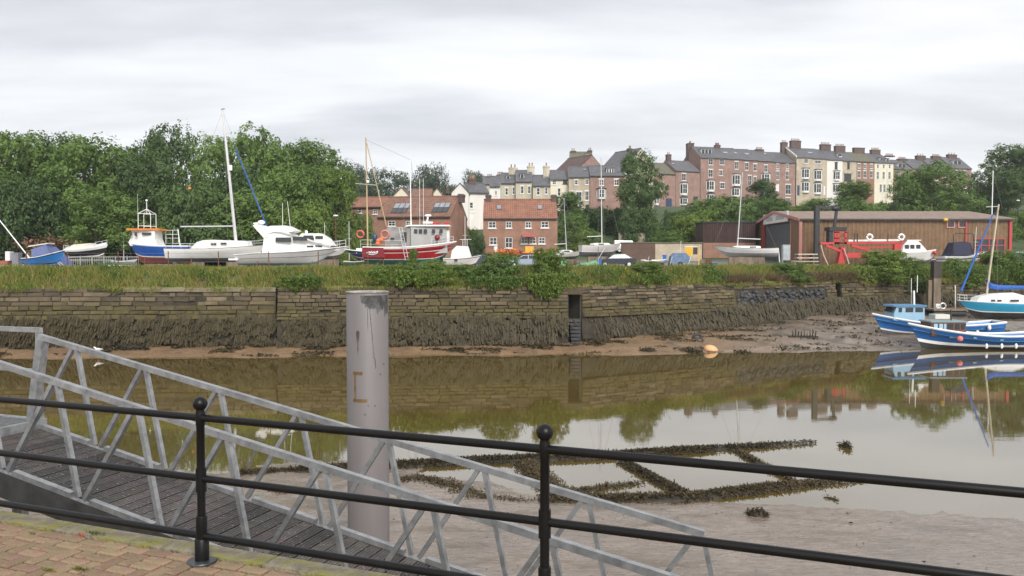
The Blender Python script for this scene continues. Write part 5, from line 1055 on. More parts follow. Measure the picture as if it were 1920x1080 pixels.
def railing(parent, pts, h, n_post, r=.016, name='guard_rail', mid=True):
    mb = MB(); P = [Vector(p) for p in pts]; mb.path([p + Vector((0, 0, h)) for p in P], r, 5)
    if mid: mb.path([p + Vector((0, 0, h * .5)) for p in P], r * .7, 5)
    k = max(1, (len(P) - 1) // max(1, n_post))
    for p in P[::k]: mb.tube(p, p + Vector((0, 0, h)), r, n=5)
    return mb.build(name, alu, parent)
def boat(label, name, cat, px, D, zk, rz, group=None, tilt=0, pitch=0):
    """empty at the keel's stern end... px is the column of the stern (x=0) of the hull"""
    return thing(name, label, cat, (XD(px, D), D, zk), group=group, rot=(tilt, pitch, rz))
def cradle(label, b, L, x0, x1, hw, zh):
    c = thing('boat_cradle', label, 'cradle', b.location, b.rotation_euler.z, 'cradles and props under the yard boats'); c.location.z = 5.5
    for x in (x0, x1):
        MB().b2(x - .12, x + .12, -hw - .3, hw + .3, .0, .18).build('cross_beam', timber, c)
        for s in (1, -1): MB().bar((x, s * (hw + .25), .1), (x, s * hw, zh), .08, .08).build('prop', rust, c)
    MB().b2(x0 - .4, x1 + .4, -.14, .14, .182, max(.3, b.location.z - 5.5 - .0)).build('keel_block', timber, c)
BGp = 'boats laid up in the yard'
redbot = paint('red_antifoul', (.22, .05, .04), .7); navy = paint('navy_hull', (.02, .045, .13), .35); blue = paint('blue_hull', (.015, .10, .42), .35); greybot = mat('grey_antifoul', (.10, .10, .105), .8, .15, 2); red = paint('red_hull', (.46, .02, .025), .35); dkred = paint('dark_red_hull', (.20, .015, .025), .45); green = paint('green_antifoul', (.03, .17, .14), .6); orange = paint('orange_paint', (.68, .22, .03), .5); blackh = paint('black_hull', (.02, .02, .022), .4); teal = paint('pale_teal', (.25, .45, .45), .5)
ltblue = paint('light_blue_hull', (.03, .33, .55), .35); midblue = paint('mid_blue_hull', (.025, .16, .48), .35); cobblue = paint('coble_blue', (.012, .10, .32), .4); bluecov = mat('blue_cover', (.02, .11, .42), .7, .12, 3, bump=.3); navycov = mat('navy_cover', (.018, .022, .05), .75, .15, 3, bump=.3); greencov = mat('green_tarp', (.16, .34, .19), .7, .15, 3, bump=.3)
def fill_x(px0, px1, D): return (px1 - px0) / F * D
# --- blue fishing boat with orange roofed wheelhouse (bow left)
D = 92; L = 7.2; b = boat('blue and white fishing boat with an orange wheelhouse roof', 'fishing_boat', 'fishing boat', 243 + L * F / D, D, 6.0, math.pi, BGp)
h, s, hf = rows_hull(L, 2.7, 2.05, .3, .0, .14, .85, (0, .36, .41, .95, 1), (0, 1, 2, 1)); h.build('hull', [redbot, white, blue], b, True); deck(b, s, hf, L, .12, white); gunwale(b, s, hf, L, .05, white)
x = lambda px: L - fill_x(243, px, D); zz_ = lambda py: ZD(py, D) - 6.0
MB().prof([(x(305), s(.4) - .1), (x(247), s(.9) - .2), (x(243), s(1) + .15), (x(250), zz_(445)), (x(252), zz_(430)), (x(298), zz_(430)), (x(299), zz_(448))], lambda xx, z: min(1.0, hf(min(.99, max(0, xx / L))) * .9 + .12)).build('wheelhouse', white, b)
MB().prof([(x(308), zz_(432.5)), (x(246), zz_(432.5)), (x(248), zz_(429)), (x(306), zz_(429))], lambda xx, z: 1.12).build('wheelhouse_roof', orange, b)
sidewin(b, x(292), x(275), zz_(441), zz_(436.5), 1.0); sidewin(b, x(266), x(261), zz_(443), zz_(436), 1.0); sidewin(b, x(256), x(252), zz_(442), zz_(436), .92)
g = MB()
for px in (266, 289):
    for y in (-.7, .7): g.tube((x(px), y, zz_(429)), (x(px), y, zz_(401)), .035, n=6)
for y in (-.7, .7): g.tube((x(266), y, zz_(401)), (x(289), y, zz_(401)), .035, n=6); g.tube((x(266), y, zz_(401)), (x(277), 0, zz_(392)), .035, n=6); g.tube((x(289), y, zz_(401)), (x(277), 0, zz_(392)), .035, n=6); g.tube((x(266), y, zz_(424)), (x(289), y, zz_(424)), .03, n=6)
g.tube((x(277), 0, zz_(402)), (x(277), 0, zz_(378)), .04, n=6); g.build('gantry', white, b); MB().ball((x(277), 0, zz_(376)), .13, 6).build('lamp', white, b); MB().tube((x(264), .5, zz_(430)), (x(264), .5, zz_(365)), .025, .01, n=5).build('aerial', white, b)
fr = MB()
for px in (305, 318, 329): fr.tube((x(px), -1.0, zz_(455)), (x(px), -1.0, zz_(431)), .04, n=6)
for py in (431, 439, 446): fr.tube((x(305), -1.0, zz_(py)), (x(329), -1.0, zz_(py)), .03, n=6)
fr.build('working_frame', alu, b); MB().bar((x(258), -1.32, zz_(466)), (x(254), -1.4, zz_(459)), .12, .5).build('anchor', white, b)
cradle('timber props under the blue fishing boat', b, L, 1.5, 5, .9, 1.3)
# --- white yacht with the tallest mast (bow right)
D = 85; L = 10.9; Z = 6.25; b = boat('white sailing yacht with the tallest mast and a bare boom', 'sailing_yacht', 'yacht', 314, D, Z, 0, BGp); x = lambda px: fill_x(314, px, D); zz_ = lambda py: ZD(py, D) - Z
h, s, hf = rows_hull(L, 3.1, 1.35, .5, .05, .12, .55, (0, .28, .34, .95, 1), (0, 1, 2, 1), rise=.9); h.build('hull', [greybot, white, white], b, True); deck(b, s, hf, L, .04, white); gunwale(b, s, hf, L, .03, timber)
MB().prof([(x(362), s(.3) - .1), (x(472), s(.8) - .15), (x(468), zz_(452)), (x(405), zz_(450)), (x(388), zz_(451)), (x(376), zz_(455))], lambda xx, z: max(.35, min(1.05, hf(min(.95, max(.05, xx / L))) * .72))).build('coachroof', white, b)
sidewin(b, x(402), x(413), zz_(460), zz_(456), 1.05, sk=.05); sidewin(b, x(420), x(432), zz_(459), zz_(455.5), 1.04, sk=.05)
MB().b2(4, 6.3, -.14, .14, -.72, .05).build('keel', greybot, b); MB().b2(.6, 1.0, -.06, .06, -.5, .3).build('rudder', greybot, b)
MB().tube((x(443), 0, zz_(452)), (x(421), 0, zz_(206)), .17, .11, n=10).build('mast', alu, b); MB().tube((x(340), 0, zz_(425)), (x(438), 0, zz_(424)), .07, n=8).build('boom', alu, b)
MB().tube((x(421), 0, zz_(208)), (x(512), 0, zz_(452)), .012, n=4).build('forestay', wire, b); MB().tube((x(444), 0, zz_(278)), (x(507), 0, zz_(440)), .05, .07, n=6).build('furled_sail', bluecov, b)
r_ = MB(); r_.tube((x(421), 0, zz_(208)), (x(326), 0, zz_(455)), .010, n=4)
for sgn in (1, -1): r_.tube((x(423), 0, zz_(235)), (x(437), sgn * 1.4, zz_(462)), .010, n=4); r_.tube((x(432), 0, zz_(325)), (x(450), sgn * 1.4, zz_(462)), .010, n=4)
r_.build('rigging', wire, b); MB().bar((x(432.5), -.8, zz_(327)), (x(432.5), .8, zz_(327)), .05, .03).build('spreader', alu, b); MB().box((x(436), -.2, zz_(315)), (.3, .2, .55)).build('radar_reflector', white, b); MB().bar((x(418), 0, zz_(205)), (x(425), 0, zz_(204)), .05, .08).build('masthead', stdark, b)
railing(b, [(L * t, -hf(t) * .95, s(t)) for t in np.linspace(.02, .98, 13)], .55, 6); railing(b, [(L * t, hf(t) * .95, s(t)) for t in np.linspace(.02, .98, 13)], .55, 6); MB().ball((x(378), -.5, zz_(457)), .3, 8, sc=(1, .7, 1.1)).build('sail_bag', navy, b)
MB().tube((x(343), -.6, zz_(462)), (x(339), -.6, zz_(430)), .05, n=6).build('boom_crutch', white, b); MB().ball((x(357.5), 0, zz_(353)), .12, 6, sc=(1.5, .3, 1)).build('pennant', orange, b)
cradle('timber props under the white yacht with the tallest mast', b, L, 3, 8, 1.0, 1.2)
# --- white motor cruiser (bow right)
D = 74; L = 9.9; Z = 5.95; b = boat('white motor cruiser with a radar arch, nearest boat in the yard', 'motor_cruiser', 'motor boat', 449, D, Z, 0, BGp); x = lambda px: fill_x(449, px, D); zz_ = lambda py: ZD(py, D) - Z
h, s, hf = rows_hull(L, 3.1, 1.15, .58, -.22, .2, .92, (0, .16, .22, .55, .60, .9, 1), (0, 1, 1, 2, 1, 2), full=2.4, rise=1.1); h.build('hull', [paint('pale_blue_antifoul', (.2, .33, .42), .6), white, paint('grey_stripe', (.36, .36, .38), .4)], b, True); deck(b, s, hf, L, .02, white); gunwale(b, s, hf, L, .035, white)
MB().b2(-.55, .3, -1.3, 1.3, .45, .62).build('bathing_platform', white, b)
wfn = lambda xx, z: max(.2, min(1.35, hf(min(.97, max(0, xx / L))) * .92 - max(0, z - 1.3) * .16))
MB().prof([(x(500), s(.3) - .15), (x(640), s(.9) - .2), (x(622), zz_(461)), (x(590), zz_(453)), (x(552), zz_(440)), (x(545), zz_(433)), (x(508), zz_(432)), (x(503), zz_(445))], wfn).build('superstructure', white, b)
MB().prof([(x(497), zz_(431)), (x(515), zz_(424.5)), (x(543), zz_(424)), (x(560), zz_(433)), (x(553), zz_(436)), (x(520), zz_(436)), (x(504), zz_(441))], lambda xx, z: 1.2).build('flybridge', white, b)
MB().prof([(x(503), zz_(447)), (x(512), zz_(446)), (x(497), zz_(424)), (x(488), zz_(421)), (x(483), zz_(424))], lambda xx, z: 1.25).build('radar_arch', white, b); MB().ball((x(491), 0, zz_(417)), .3, 8, sc=(1.1, 1.1, .7)).build('radar_dome', white, b); MB().bar((x(477), 0, zz_(419)), (x(490), 0, zz_(418)), .3, .12).build('horn', white, b)
sidewin(b, x(525), x(554), zz_(454.5), zz_(446), 1.275, sk=-.0, sy=.0); sidewin(b, x(556), x(583), zz_(452), zz_(444.5), 1.23); sidewin(b, x(582), x(594), zz_(464.5), zz_(461), 1.2); sidewin(b, x(597), x(610), zz_(464), zz_(460.5), 1.07); sidewin(b, x(624), x(632), zz_(463.5), zz_(461), .74)
railing(b, [(L * t, -hf(t) * .9, s(t)) for t in np.linspace(.72, .995, 9)], .6, 4, .02); railing(b, [(L * t, hf(t) * .9, s(t)) for t in np.linspace(.72, .995, 9)], .6, 4, .02)
MB().tube((x(528), .5, zz_(424)), (x(528), .5, zz_(380)), .02, n=5).build('aerial', white, b); MB().tube((x(548), -.5, zz_(428)), (x(543), -.5, zz_(378)), .02, n=5).build('aerial', white, b)
cradle('low props under the white motor cruiser', b, L, 2, 7, 1.0, .8)
# --- smaller white cruiser behind it
D = 88; L = 6.2; Z = 6.5; b = boat('small white cruiser parked behind the motor cruiser bow', 'motor_cruiser', 'motor boat', 552, D, Z, 0, BGp); x = lambda px: fill_x(552, px, D); zz_ = lambda py: ZD(py, D) - Z
h, s, hf = rows_hull(L, 2.4, 1.1, .4, 0, .2, .9, (0, .3, 1), (0, 1)); h.build('hull', [greybot, white], b, True); deck(b, s, hf, L, .03, white); MB().prof([(x(560), s(.1)), (x(632), s(.7)), (x(618), zz_(447)), (x(604), zz_(438)), (x(570), zz_(438)), (x(562), zz_(446))], lambda xx, z: 1.0 - max(0, z - 1.5) * .15).build('cabin', white, b); sidewin(b, x(574), x(592), zz_(447), zz_(442), .97); sidewin(b, x(596), x(610), zz_(448), zz_(443), .97); MB().ball((x(575), 0, zz_(435)), .18, 6).build('lamp', white, b)
cradle('props under the small white cruiser', b, L, 1, 4.5, .8, 1.2)
# --- dark blue boat whose bow shows beside the red boat (bow left)
D = 86; L = 7; b = boat('dark blue boat whose bow shows left of the red fishing boat', 'fishing_boat', 'fishing boat', 646 + L * F / D, D, 5.95, math.pi, BGp)
h, s, hf = rows_hull(L, 2.5, 1.3, .35, .1, .22, .8, (0, .45, .5, .95, 1), (0, 1, 2, 1)); h.build('hull', [mat('brown_antifoul', (.10, .055, .05), .8, .2, 2), white, navy], b, True); deck(b, s, hf, L, .05, white); gunwale(b, s, hf, L, .05, white); MB().b2(3.2, 5.6, -.7, .7, 1.2, 1.75).build('foredeck_locker', white, b)
cradle('props under the dark blue boat', b, L, 1.5, 5, .9, 1.1)
# --- red fishing boat (bow right)
D = 80; L = 9.1; Z = 5.95; b = boat('red fishing boat with a white bulwark and green bottom', 'fishing_boat', 'fishing boat', 685, D, Z, 0, BGp); x = lambda px: fill_x(685, px, D); zz_ = lambda py: ZD(py, D) - Z
h, s, hf = rows_hull(L, 3.2, 1.7, .62, .05, .13, .85, (0, .29, .33, .66, .70, .90, 1), (0, 1, 2, 1, 2, 1), full=2.6, rise=.8); h.build('hull', [green, white, red], b, True); deck(b, s, hf, L, .35, mat('grey_deck', (.3, .31, .31), .7, .1, 3)); gunwale(b, s, hf, L, .06, white)
for sgn in (1, -1):
    qp = MB(); qp.extr([(-.05, sgn * (hf(0) + .04), .75), (x(727), sgn * (hf(.25) + .05), .72), (x(724), sgn * (hf(.24) + .05), 1.66), (x(690), sgn * (hf(.04) + .05), 1.72), (-.05, sgn * (hf(0) + .04), 1.66)], (0, sgn * .04, 0)); q_ = qp.build('quarter_board', dkred, b)
em = MB()
for sgn in (1, -1):
    cx, cz, yy = x(703), 1.16, sgn * (hf(.12) + .145)
    for i in range(14):
        a = i / 13 * math.pi; em.box((cx + .5 * math.cos(a), yy, cz + .17 * math.sin(a) * (1 if i % 2 else .6)), (.11, .02, .055)); em.box((cx + .42 * math.cos(a), yy, cz - .15 * math.sin(a)), (.1, .02, .05))
    em.box((cx, yy, cz + .02), (.6, .02, .07)); em.box((cx + .52, yy, cz + .14), (.12, .02, .14))
em.build('white_emblem', white, q_)
grey_w = paint('grey_white_paint', (.40, .40, .385), .55)
MB().prof([(x(773), .9), (x(840), 1.2), (x(838), zz_(430)), (x(842), zz_(424)), (x(772), zz_(424)), (x(773), zz_(430))], lambda xx, z: min(.98, hf(min(.98, max(0, xx / L))) * .85)).build('wheelhouse', grey_w, b); MB().prof([(x(766), zz_(425)), (x(845), zz_(425)), (x(845), zz_(422.5)), (x(766), zz_(422.5))], lambda xx, z: 1.1).build('wheelhouse_roof', white, b)
for px in (782, 791, 800, 815, 829): sidewin(b, x(px - 3), x(px + 3), zz_(438), zz_(430.5), .985)
MB().prof([(x(728), 1.2), (x(772), 1.2), (x(772), zz_(426)), (x(740), zz_(426)), (x(728), zz_(428))], lambda xx, z: .85).build('deck_shelter', mat('shelter_grey', (.28, .27, .255), .7, .15, 2, col2=(.16, .15, .14), c2=(.5, .7)), b); sidewin(b, x(735), x(742), zz_(452), zz_(446), .86, stdark); sidewin(b, x(757), x(765), zz_(455), zz_(436), .86, stdark)
for px, col, nm in ((818, red, 'roof_locker'), (838, red, 'roof_locker')): MB().b2(x(px - 5), x(px + 5), -.5, .5, zz_(422.4), zz_(418)).build(nm, col, b)
m_ = MB(); m_.tube((x(690), 0, 1.3), (x(687.5), 0, zz_(258)), .09, .06, n=8); m_.build('mizzen_mast', mat('varnished_spar', (.46, .36, .20), .5, .15, 3, streak=True), b); MB().tube((x(771), 0, zz_(424)), (x(770), 0, zz_(291)), .06, .04, n=8).build('mast', white, b); MB().bar((x(668), 0, zz_(344)), (x(706), 0, zz_(347)), .04, .04).build('crosstree', alu, b); MB().ball((x(691), -.1, zz_(341)), .16, 6).build('radar', white, b)
MB().tube((x(689), 0, zz_(268)), (x(725), 0, zz_(424)), .05, n=6).build('derrick', mat('varnished_spar', (.5, .4, .2)), b)
rg = MB()
for (p, q) in (((770, 300), (784, 410)), ((770, 292), (790, 424)), ((770, 330), (755, 424)), ((688, 262), (771, 300))): rg.tube((x(p[0]), 0, zz_(p[1])), (x(q[0]), 0, zz_(q[1])), .012, n=4)
rg.build('rigging', wire, b)
for px in (787, 794): MB().tube((x(px), .2, zz_(424)), (x(px), .2, zz_(335)), .018, n=5).build('aerial', white, b)
tp = MB(); tp.tube((x(800), 0, zz_(422)), (x(803), 0, zz_(405)), .09, n=6); tp.b2(x(794), x(812), -.35, .35, zz_(419), zz_(416)); tp.build('light_tower', white, b); MB().ball((x(803), 0, zz_(404)), .22, 6, sc=(1.6, 1, .6)).build('radar_scanner', white, b)
MB().torus((x(681), -1.35, zz_(440)), .33, .1).build('lifebuoy', paint('lifebuoy_red', (.55, .12, .10), .5), b); MB().torus((x(725), -.95, zz_(440)), .38, .09).build('lifebuoy', paint('lifebuoy_pink', (.62, .22, .18), .5), b)
MB().ball((x(707.5), -1.25, zz_(447.5)), .42, 8, sc=(.62, .62, 1.15)).build('fender', navy, b)
for (px, py) in ((714, 452), (719, 450), (713, 457)): MB().ball((x(px), -1.35, zz_(py)), .24, 7).build('float', paint('orange_float', (.72, .2, .08), .5), b)
railing(b, [(L * t, -hf(t) * .92, s(t)) for t in np.linspace(.74, .97, 7)], .55, 4, .025); railing(b, [(-.2, -1.3, 1.6), (x(700), -1.35, 1.6), (x(728), -1.4, 1.55), (x(760), -1.45, 1.55)], .85, 3, .025); MB().ball((x(822), -1.1, zz_(446)), .28, 6).build('net_drum', dkred, b); MB().b2(x(836), x(843), -.3, .3, 1.9, zz_(432)).build('samson_post', white, b)
ld = MB()
for k in (0, .3): ld.tube((x(753) + k, -1.75, zz_(428)), (x(766) + k, -2.3, zz_(488)), .025, n=5)
for i in range(9): f = i / 9; p = x(753) + (x(766) - x(753)) * f; ld.tube((p, -1.75 - .55 * f, zz_(428 + 60 * f)), (p + .3, -1.75 - .55 * f, zz_(428 + 60 * f)), .018, n=4)
tag(ld.build('ladder', alu, loc=b.location), 'aluminium ladder leaning against the red fishing boat', 'ladder'); cradle('steel props under the red fishing boat', b, L, 2, 7, 1.1, 1.2)
# --- small covered white boat with outboard
D = 76; L = 3.6; Z = 5.75; b = boat('small white boat with a white canopy and black outboard', 'small_boat', 'boat', 832, D, Z, 0, BGp); x = lambda px: fill_x(832, px, D); zz_ = lambda py: ZD(py, D) - Z
h, s, hf = rows_hull(L, 1.7, .85, .3, 0, .18, .95, (0, .25, .85, .92, 1), (1, 0, 1, 0)); h.build('hull', [white, redbot], b, True); deck(b, s, hf, L, .05, white); MB().prof([(x(846), .8), (x(884), .95), (x(878), zz_(462)), (x(857), zz_(461)), (x(848), zz_(470))], lambda xx, z: .72 - max(0, z - 1) * .25).build('canopy', mat('white_canvas', (.7, .7, .68), .8, .06, 3, bump=.3), b); MB().prof([(-.35, .95), (-.02, .95), (-.05, .5), (-.3, .5), (-.28, .0), (-.2, 0), (-.4, .7)], lambda xx, z: .16).build('outboard_motor', black, b); MB().b2(x(853), x(859), -.82, -.79, .55, .75).build('hatch', stdark, b)
ab = MB()
for px in (868, 876): ab.tube((x(px), 0, zz_(463)), (x(px), 0, zz_(449)), .02, n=5)
ab.tube((x(862), 0, zz_(449)), (x(884), 0, zz_(449)), .02, n=5); ab.build('roof_frame', white, b); cradle('low trailer blocks under the small canopy boat', b, L, .8, 2.6, .6, .5)
# --- dark boat with orange gunwale behind the bushes
D = 96; L = 5; Z = 5.9; b = boat('dark grey workboat with an orange gunwale before the brick cottage', 'workboat', 'boat', 970, D, Z, R(6), BGp); x = lambda px: fill_x(970, px, D); zz_ = lambda py: ZD(py, D) - Z
h, s, hf = rows_hull(L, 2, 1.4, .55, 0, .1, .9, (0, .25, 1), (0, 1)); h.build('hull', [redbot, mat('slate_hull', (.10, .115, .12), .5, .1, 2)], b, True); deck(b, s, hf, L, .1, greybot); gunwale(b, s, hf, L, .07, orange); MB().b2(.9, 1.9, -.5, .5, 1.3, 2.2).build('engine_box', paint('amber_paint', (.75, .38, .05), .5), b)
cradle('blocks under the dark grey workboat', b, L, 1, 3.6, .7, .9)
np_ = thing('net_pile', 'orange fishing nets and floats heaped before the brick cottage', 'nets', W(950, 478, 94)); P_ = [(random.gauss(0, .8), random.gauss(0, .5), abs(random.gauss(.0, .28))) for i in range(700)]; V, Fc = weedleaves(P_, .3); tag(link('net', bulk('net', V, Fc, mat('orange_net', (.62, .16, .03), .8, .2, 3)), np_), kind='stuff'); MB().tube((-1.3, 0, -.6), (-1.3, 0, 1.0), .22, n=10).build('bollard', white, np_)
# --- yachts in the middle of the yard
def yacht(label, px, D, Z, rz, L, B, dep, mastb, mastt, hullm, botm, cab, us=(0, .4, .45, .96, 1), mr=.06, forestay=None, boomdir=-1, mastfrac=.5, stays=True):
    b = boat(label, 'sailing_yacht', 'yacht', px, D, Z, rz, BGp); h, s, hf = rows_hull(L, B, dep, .35, .08, .14, .6, us, (0, 1, 2, 1), rise=.9); h.build('hull', [botm, white, hullm], b, True); deck(b, s, hf, L, .04, white); gunwale(b, s, hf, L, .025, timber)
    c0, c1 = .28 * L, .72 * L; MB().prof([(c0, s(.3) - .1), (c1, s(.7) - .1), (c1 - .5, s(.6) + cab * .8), (c0 + .3, s(.4) + cab), (c0, s(.3) + cab * .8)], lambda xx, z: B * .3).build('coachroof', white, b); sidewin(b, c0 + .5, c0 + 1.2, s(.4) + cab * .3, s(.4) + cab * .75, B * .3)
    MB().b2(L * .4, L * .6, -.1, .1, -(Z - 5.6) - .05, .05).build('keel', botm, b)
    iv = Matrix.Rotation(-rz, 4, 'Z') @ Matrix.Translation(-b.location); p0 = iv @ W(mastb[0], mastb[1], D + 0.0); p1 = iv @ W(mastt[0], mastt[1], D)
    # mast stands on the centre line
    q = Vector((L * mastfrac, 0, s(.5))); top = q + Vector(((p1 - p0).x, 0, (p1 - p0).z)); MB().tube(q, top, mr, mr * .7, n=8).build('mast', alu, b); r_ = MB(); bow = Vector((L * .98, 0, s(.98))); st_ = Vector((0.05, 0, s(0)))
    r_.tube(top, bow, .011, n=4); r_.tube(top, st_, .009, n=4)
    for sg_ in (1, -1): r_.tube(top, (L * mastfrac - .1, sg_ * hf(mastfrac) * .95, s(.5)), .009, n=4)
    r_.build('rigging', wire, b); MB().bar(q.lerp(top, .55) + Vector((0, -B * .25, 0)), q.lerp(top, .55) + Vector((0, B * .25, 0)), .04, .03).build('spreader', alu, b)
    MB().tube(q + Vector((0, 0, 1.1)), q + Vector((-L * .36, 0, 1.0)), .05, n=6).build('boom', alu, b); cradle('props under ' + label, b, L, L * .25, L * .7, B * .35, .9); return b
yacht('little white yacht with a thin mast beside the brick cottage', 1030, 96, 6.55, R(8), 4.2, 1.7, .75, (1053, 458), (1048, 355), white, greybot, .35, mr=.045)
yacht('grey white yacht in front of the stone retaining wall', 1088, 92, 6.85, R(18), 5.2, 2.1, 1.25, (1134, 452), (1132, 284), paint('dove_hull', (.66, .62, .60), .5), greybot, .3, mr=.07, mastfrac=.52)
D = 88; L = 7.0; Z = 6.75; b = yacht('low pale grey sailing boat in front of the dark store', 1456, D, Z, math.pi, L, 2.1, .95, (1381, 462), (1391, 320), paint('pale_grey_hull', (.72, .72, .72), .4), mat('mid_grey_bottom', (.26, .26, .26), .7, .1, 2), .28, us=(0, .45, .47, .97, 1), mr=.06, mastfrac=.62); MB().bar((-.15, 0, .95), (-.35, 0, -.95), .06, .25, (0, 1, 0)).build('rudder', white, b)
# --- right of the yard
D = 90; L = 3.9; Z = 5.95; b = boat('white cabin boat with a domed wheelhouse, right of the red hoist', 'cabin_boat', 'boat', 1683, D, Z, R(-18), BGp); x = lambda px: fill_x(1683, px, D); zz_ = lambda py: ZD(py, D) - Z
h, s, hf = rows_hull(L, 2.0, 1.4, .3, .0, .15, .9, (0, .3, .9, 1), (0, 1, 1)); h.build('hull', [greybot, white], b, True); deck(b, s, hf, L, .03, white); MB().prof([(.3, 1.3), (2.9, 1.4), (2.45, zz_(462)), (2.0, zz_(453)), (.9, zz_(452)), (.5, zz_(460))], lambda xx, z: .85 - max(0, z - 1) * .22).build('cabin', white, b)
for a_ in (.6, 1.15, 1.75): sidewin(b, a_, a_ + .42, 1.75, 2.2, .71, sy=.02)
MB().b2(.9, 2.3, -.2, .2, zz_(451.5), zz_(450)).build('roof_rack', white, b); MB().ball((3.6, -.45, 1.3), .22, 6).build('fender', red, b); cradle('blocks under the domed cabin boat', b, L, 1, 3.4, .7, .8)
D = 90; L = 5.4; Z = 5.9; b = boat('white speedboat under a navy cover near the shed windows', 'speedboat', 'boat', 1762, D, Z, R(4), BGp); x = lambda px: fill_x(1762, px, D); zz_ = lambda py: ZD(py, D) - Z
h, s, hf = rows_hull(L, 2.1, .95, .55, .0, .2, .92, (0, .3, .62, .74, 1), (0, 1, 2, 1)); h.build('hull', [greybot, white, navy], b, True); deck(b, s, hf, L, .02, white); MB().prof([(.6, .9), (3.4, 1.15), (3.2, zz_(456)), (2.6, zz_(452.5)), (1.2, zz_(455)), (.8, 1.2)], lambda xx, z: .95 - max(0, z - 1) * .3).build('cockpit_cover', navycov, b); bt = MB(); bt.path([(1.0, -.9, 1.0), (.95, -.9, zz_(440)), (1.2, -.9, zz_(438)), (3.1, -.9, zz_(438.5)), (3.3, -.9, zz_(441)), (3.3, -.9, 1.1)], .05, 6); bt.build('bimini_frame', stdark, b); cradle('blocks under the navy covered speedboat', b, L, 1, 3.8, .7, .7)
D = 92; b = thing('covered_dinghy', 'dinghy under a bright blue tarpaulin at the right edge of the yard', 'boat', (XD(1893, D), D, 5.6)); h, s, hf = rows_hull(2.6, 1.3, .6, .2, 0, .1, .9, (0, .5, 1), (0, 1)); h.build('hull', [greybot, white], b, True); MB().prof([(-.05, .5), (1.5, .6), (1.3, 1.6), (.3, 1.8), (-.05, 1.0)], lambda xx, z: .75 - max(0, z - .6) * .35).build('tarpaulin', bluecov, b)
# --- left end of the yard
D = 72; L = 3.6; b = boat('blue sailing dinghy with a raked white mast at the left', 'sailing_dinghy', 'boat', 50, D, 5.72, R(4), BGp, pitch=R(-9)); h, s, hf = rows_hull(L, 1.6, .75, .3, .1, .15, .8, (0, .1, .85, 1), (1, 0, 1)); h.build('hull', [paint('bright_blue_hull', (.03, .2, .55), .35), navy], b, True); deck(b, s, hf, L, .05, navycov); gunwale(b, s, hf, L, .03, white); MB().tube((.45, 0, .75), (-2.35, 0, 6.1), .055, .04, n=8).build('mast', white, b); MB().prof([(.9, .8), (2.5, .9), (2.3, 1.75), (1.0, 1.5)], lambda xx, z: .6).build('cabin_frame', paint('slate_blue', (.14, .18, .36), .5), b); MB().b2(.8, 2.5, -.65, .65, 1.76, 1.86).build('cabin_top', offwhite, b)
b2 = thing('tarpaulin_heap', 'blue tarpaulin tied over spars beside the blue sailing dinghy', 'tarpaulin', W(100, 497, 76)); MB().prof([(-.3, 0), (1.4, 0), (.9, .9), (.1, 1.75), (-.3, 1.5)], lambda xx, z: .9 - z * .35).build('sheet', mat('slate_blue_tarp', (.10, .15, .36), .7, .15, 3, bump=.4), b2); MB().bar((.2, -.95, 1.1), (1.3, -1.1, -.05), .08, .08).build('spar', alu, b2); MB().bar((.5, -1.0, .9), (1.6, -1.1, -.05), .06, .06).build('spar', alu, b2)
D = 84; L = 4.3; Z = 6.55; b = boat('small black and white boat on a trailer below the wood', 'small_boat', 'boat', 128, D, Z, R(0), BGp, pitch=R(-3)); h, s, hf = rows_hull(L, 1.8, .95, .35, .1, .12, .85, (0, .1, .2, .72, .78, 1), (1, 0, 2, 0, 0)); h.build('hull', [white, redbot, blackh], b, True); deck(b, s, hf, L, .0, white, camber=.25); MB().prof([(.4, .9), (3.3, 1.1), (2.7, 1.5), (1.0, 1.45), (.5, 1.25)], lambda xx, z: .6).build('cabin', offwhite, b); railing(b, [(L * .75, -.5, 1.1), (L * .9, -.35, 1.2), (L * .98, 0, 1.3)], .45, 2, .02); railing(b, [(0, -.7, 1.0), (.3, -.75, 1.0), (.6, -.75, 1.0)], .4, 2, .02)
tr_ = thing('boat_trailer', 'galvanised trailer carrying the small black and white boat', 'trailer', (XD(128, D), D, 5.6)); MB().b2(-.1, 4.4, -.75, -.65, .78, .9).build('side_rail', steel, tr_); MB().b2(-.1, 4.4, .65, .75, .78, .9).build('side_rail', steel, tr_)
for sx in (1.2, 2.6):
    for sy in (-.85, .85): MB().torus((sx, sy, .3), .22, .1).build('wheel', black, tr_)
for sx in (.3, 4.1): MB().b2(sx - .05, sx + .05, -.7, .7, 0, .78).build('leg', steel, tr_)
bp = thing('brushwood_pile', 'heap of rusty brown brushwood behind the blue dinghy', 'brushwood', W(84, 468, 86)); P_ = [(random.gauss(0, 1.1), random.gauss(0, .6), max(-.6, random.gauss(.5, .35))) for i in range(900)]; V, Fc = weedleaves(P_, .45); tag(link('twigs', bulk('twigs', V, Fc, mat('brown_twig', (.15, .085, .045), .9, .3, 3, isl=.4)), bp), kind='stuff'); MB().prof([(-2, -1), (2, -1), (1, .3), (-1, .4)], lambda xx, z: .5).build('heap', timber, bp)
sk = thing('scrap_heap', 'jumble of red and grey yard gear at the far left', 'yard gear', W(12, 500, 74)); MB().b2(-1.4, .4, -.5, .5, 0, .55).build('red_crate', paint('faded_red_crate', (.34, .10, .07), .7), sk); MB().b2(.1, .5, -.3, .3, .56, 1.4).build('white_drum', white, sk); MB().b2(.7, 1.3, -.3, .3, 0, 1.3).build('grey_locker', mat('grey_locker', (.2, .2, .24), .7, .1, 2), sk); MB().b2(-1.6, 1.4, -.7, -.55, -.1, .12).build('kerb_plank', white, sk)
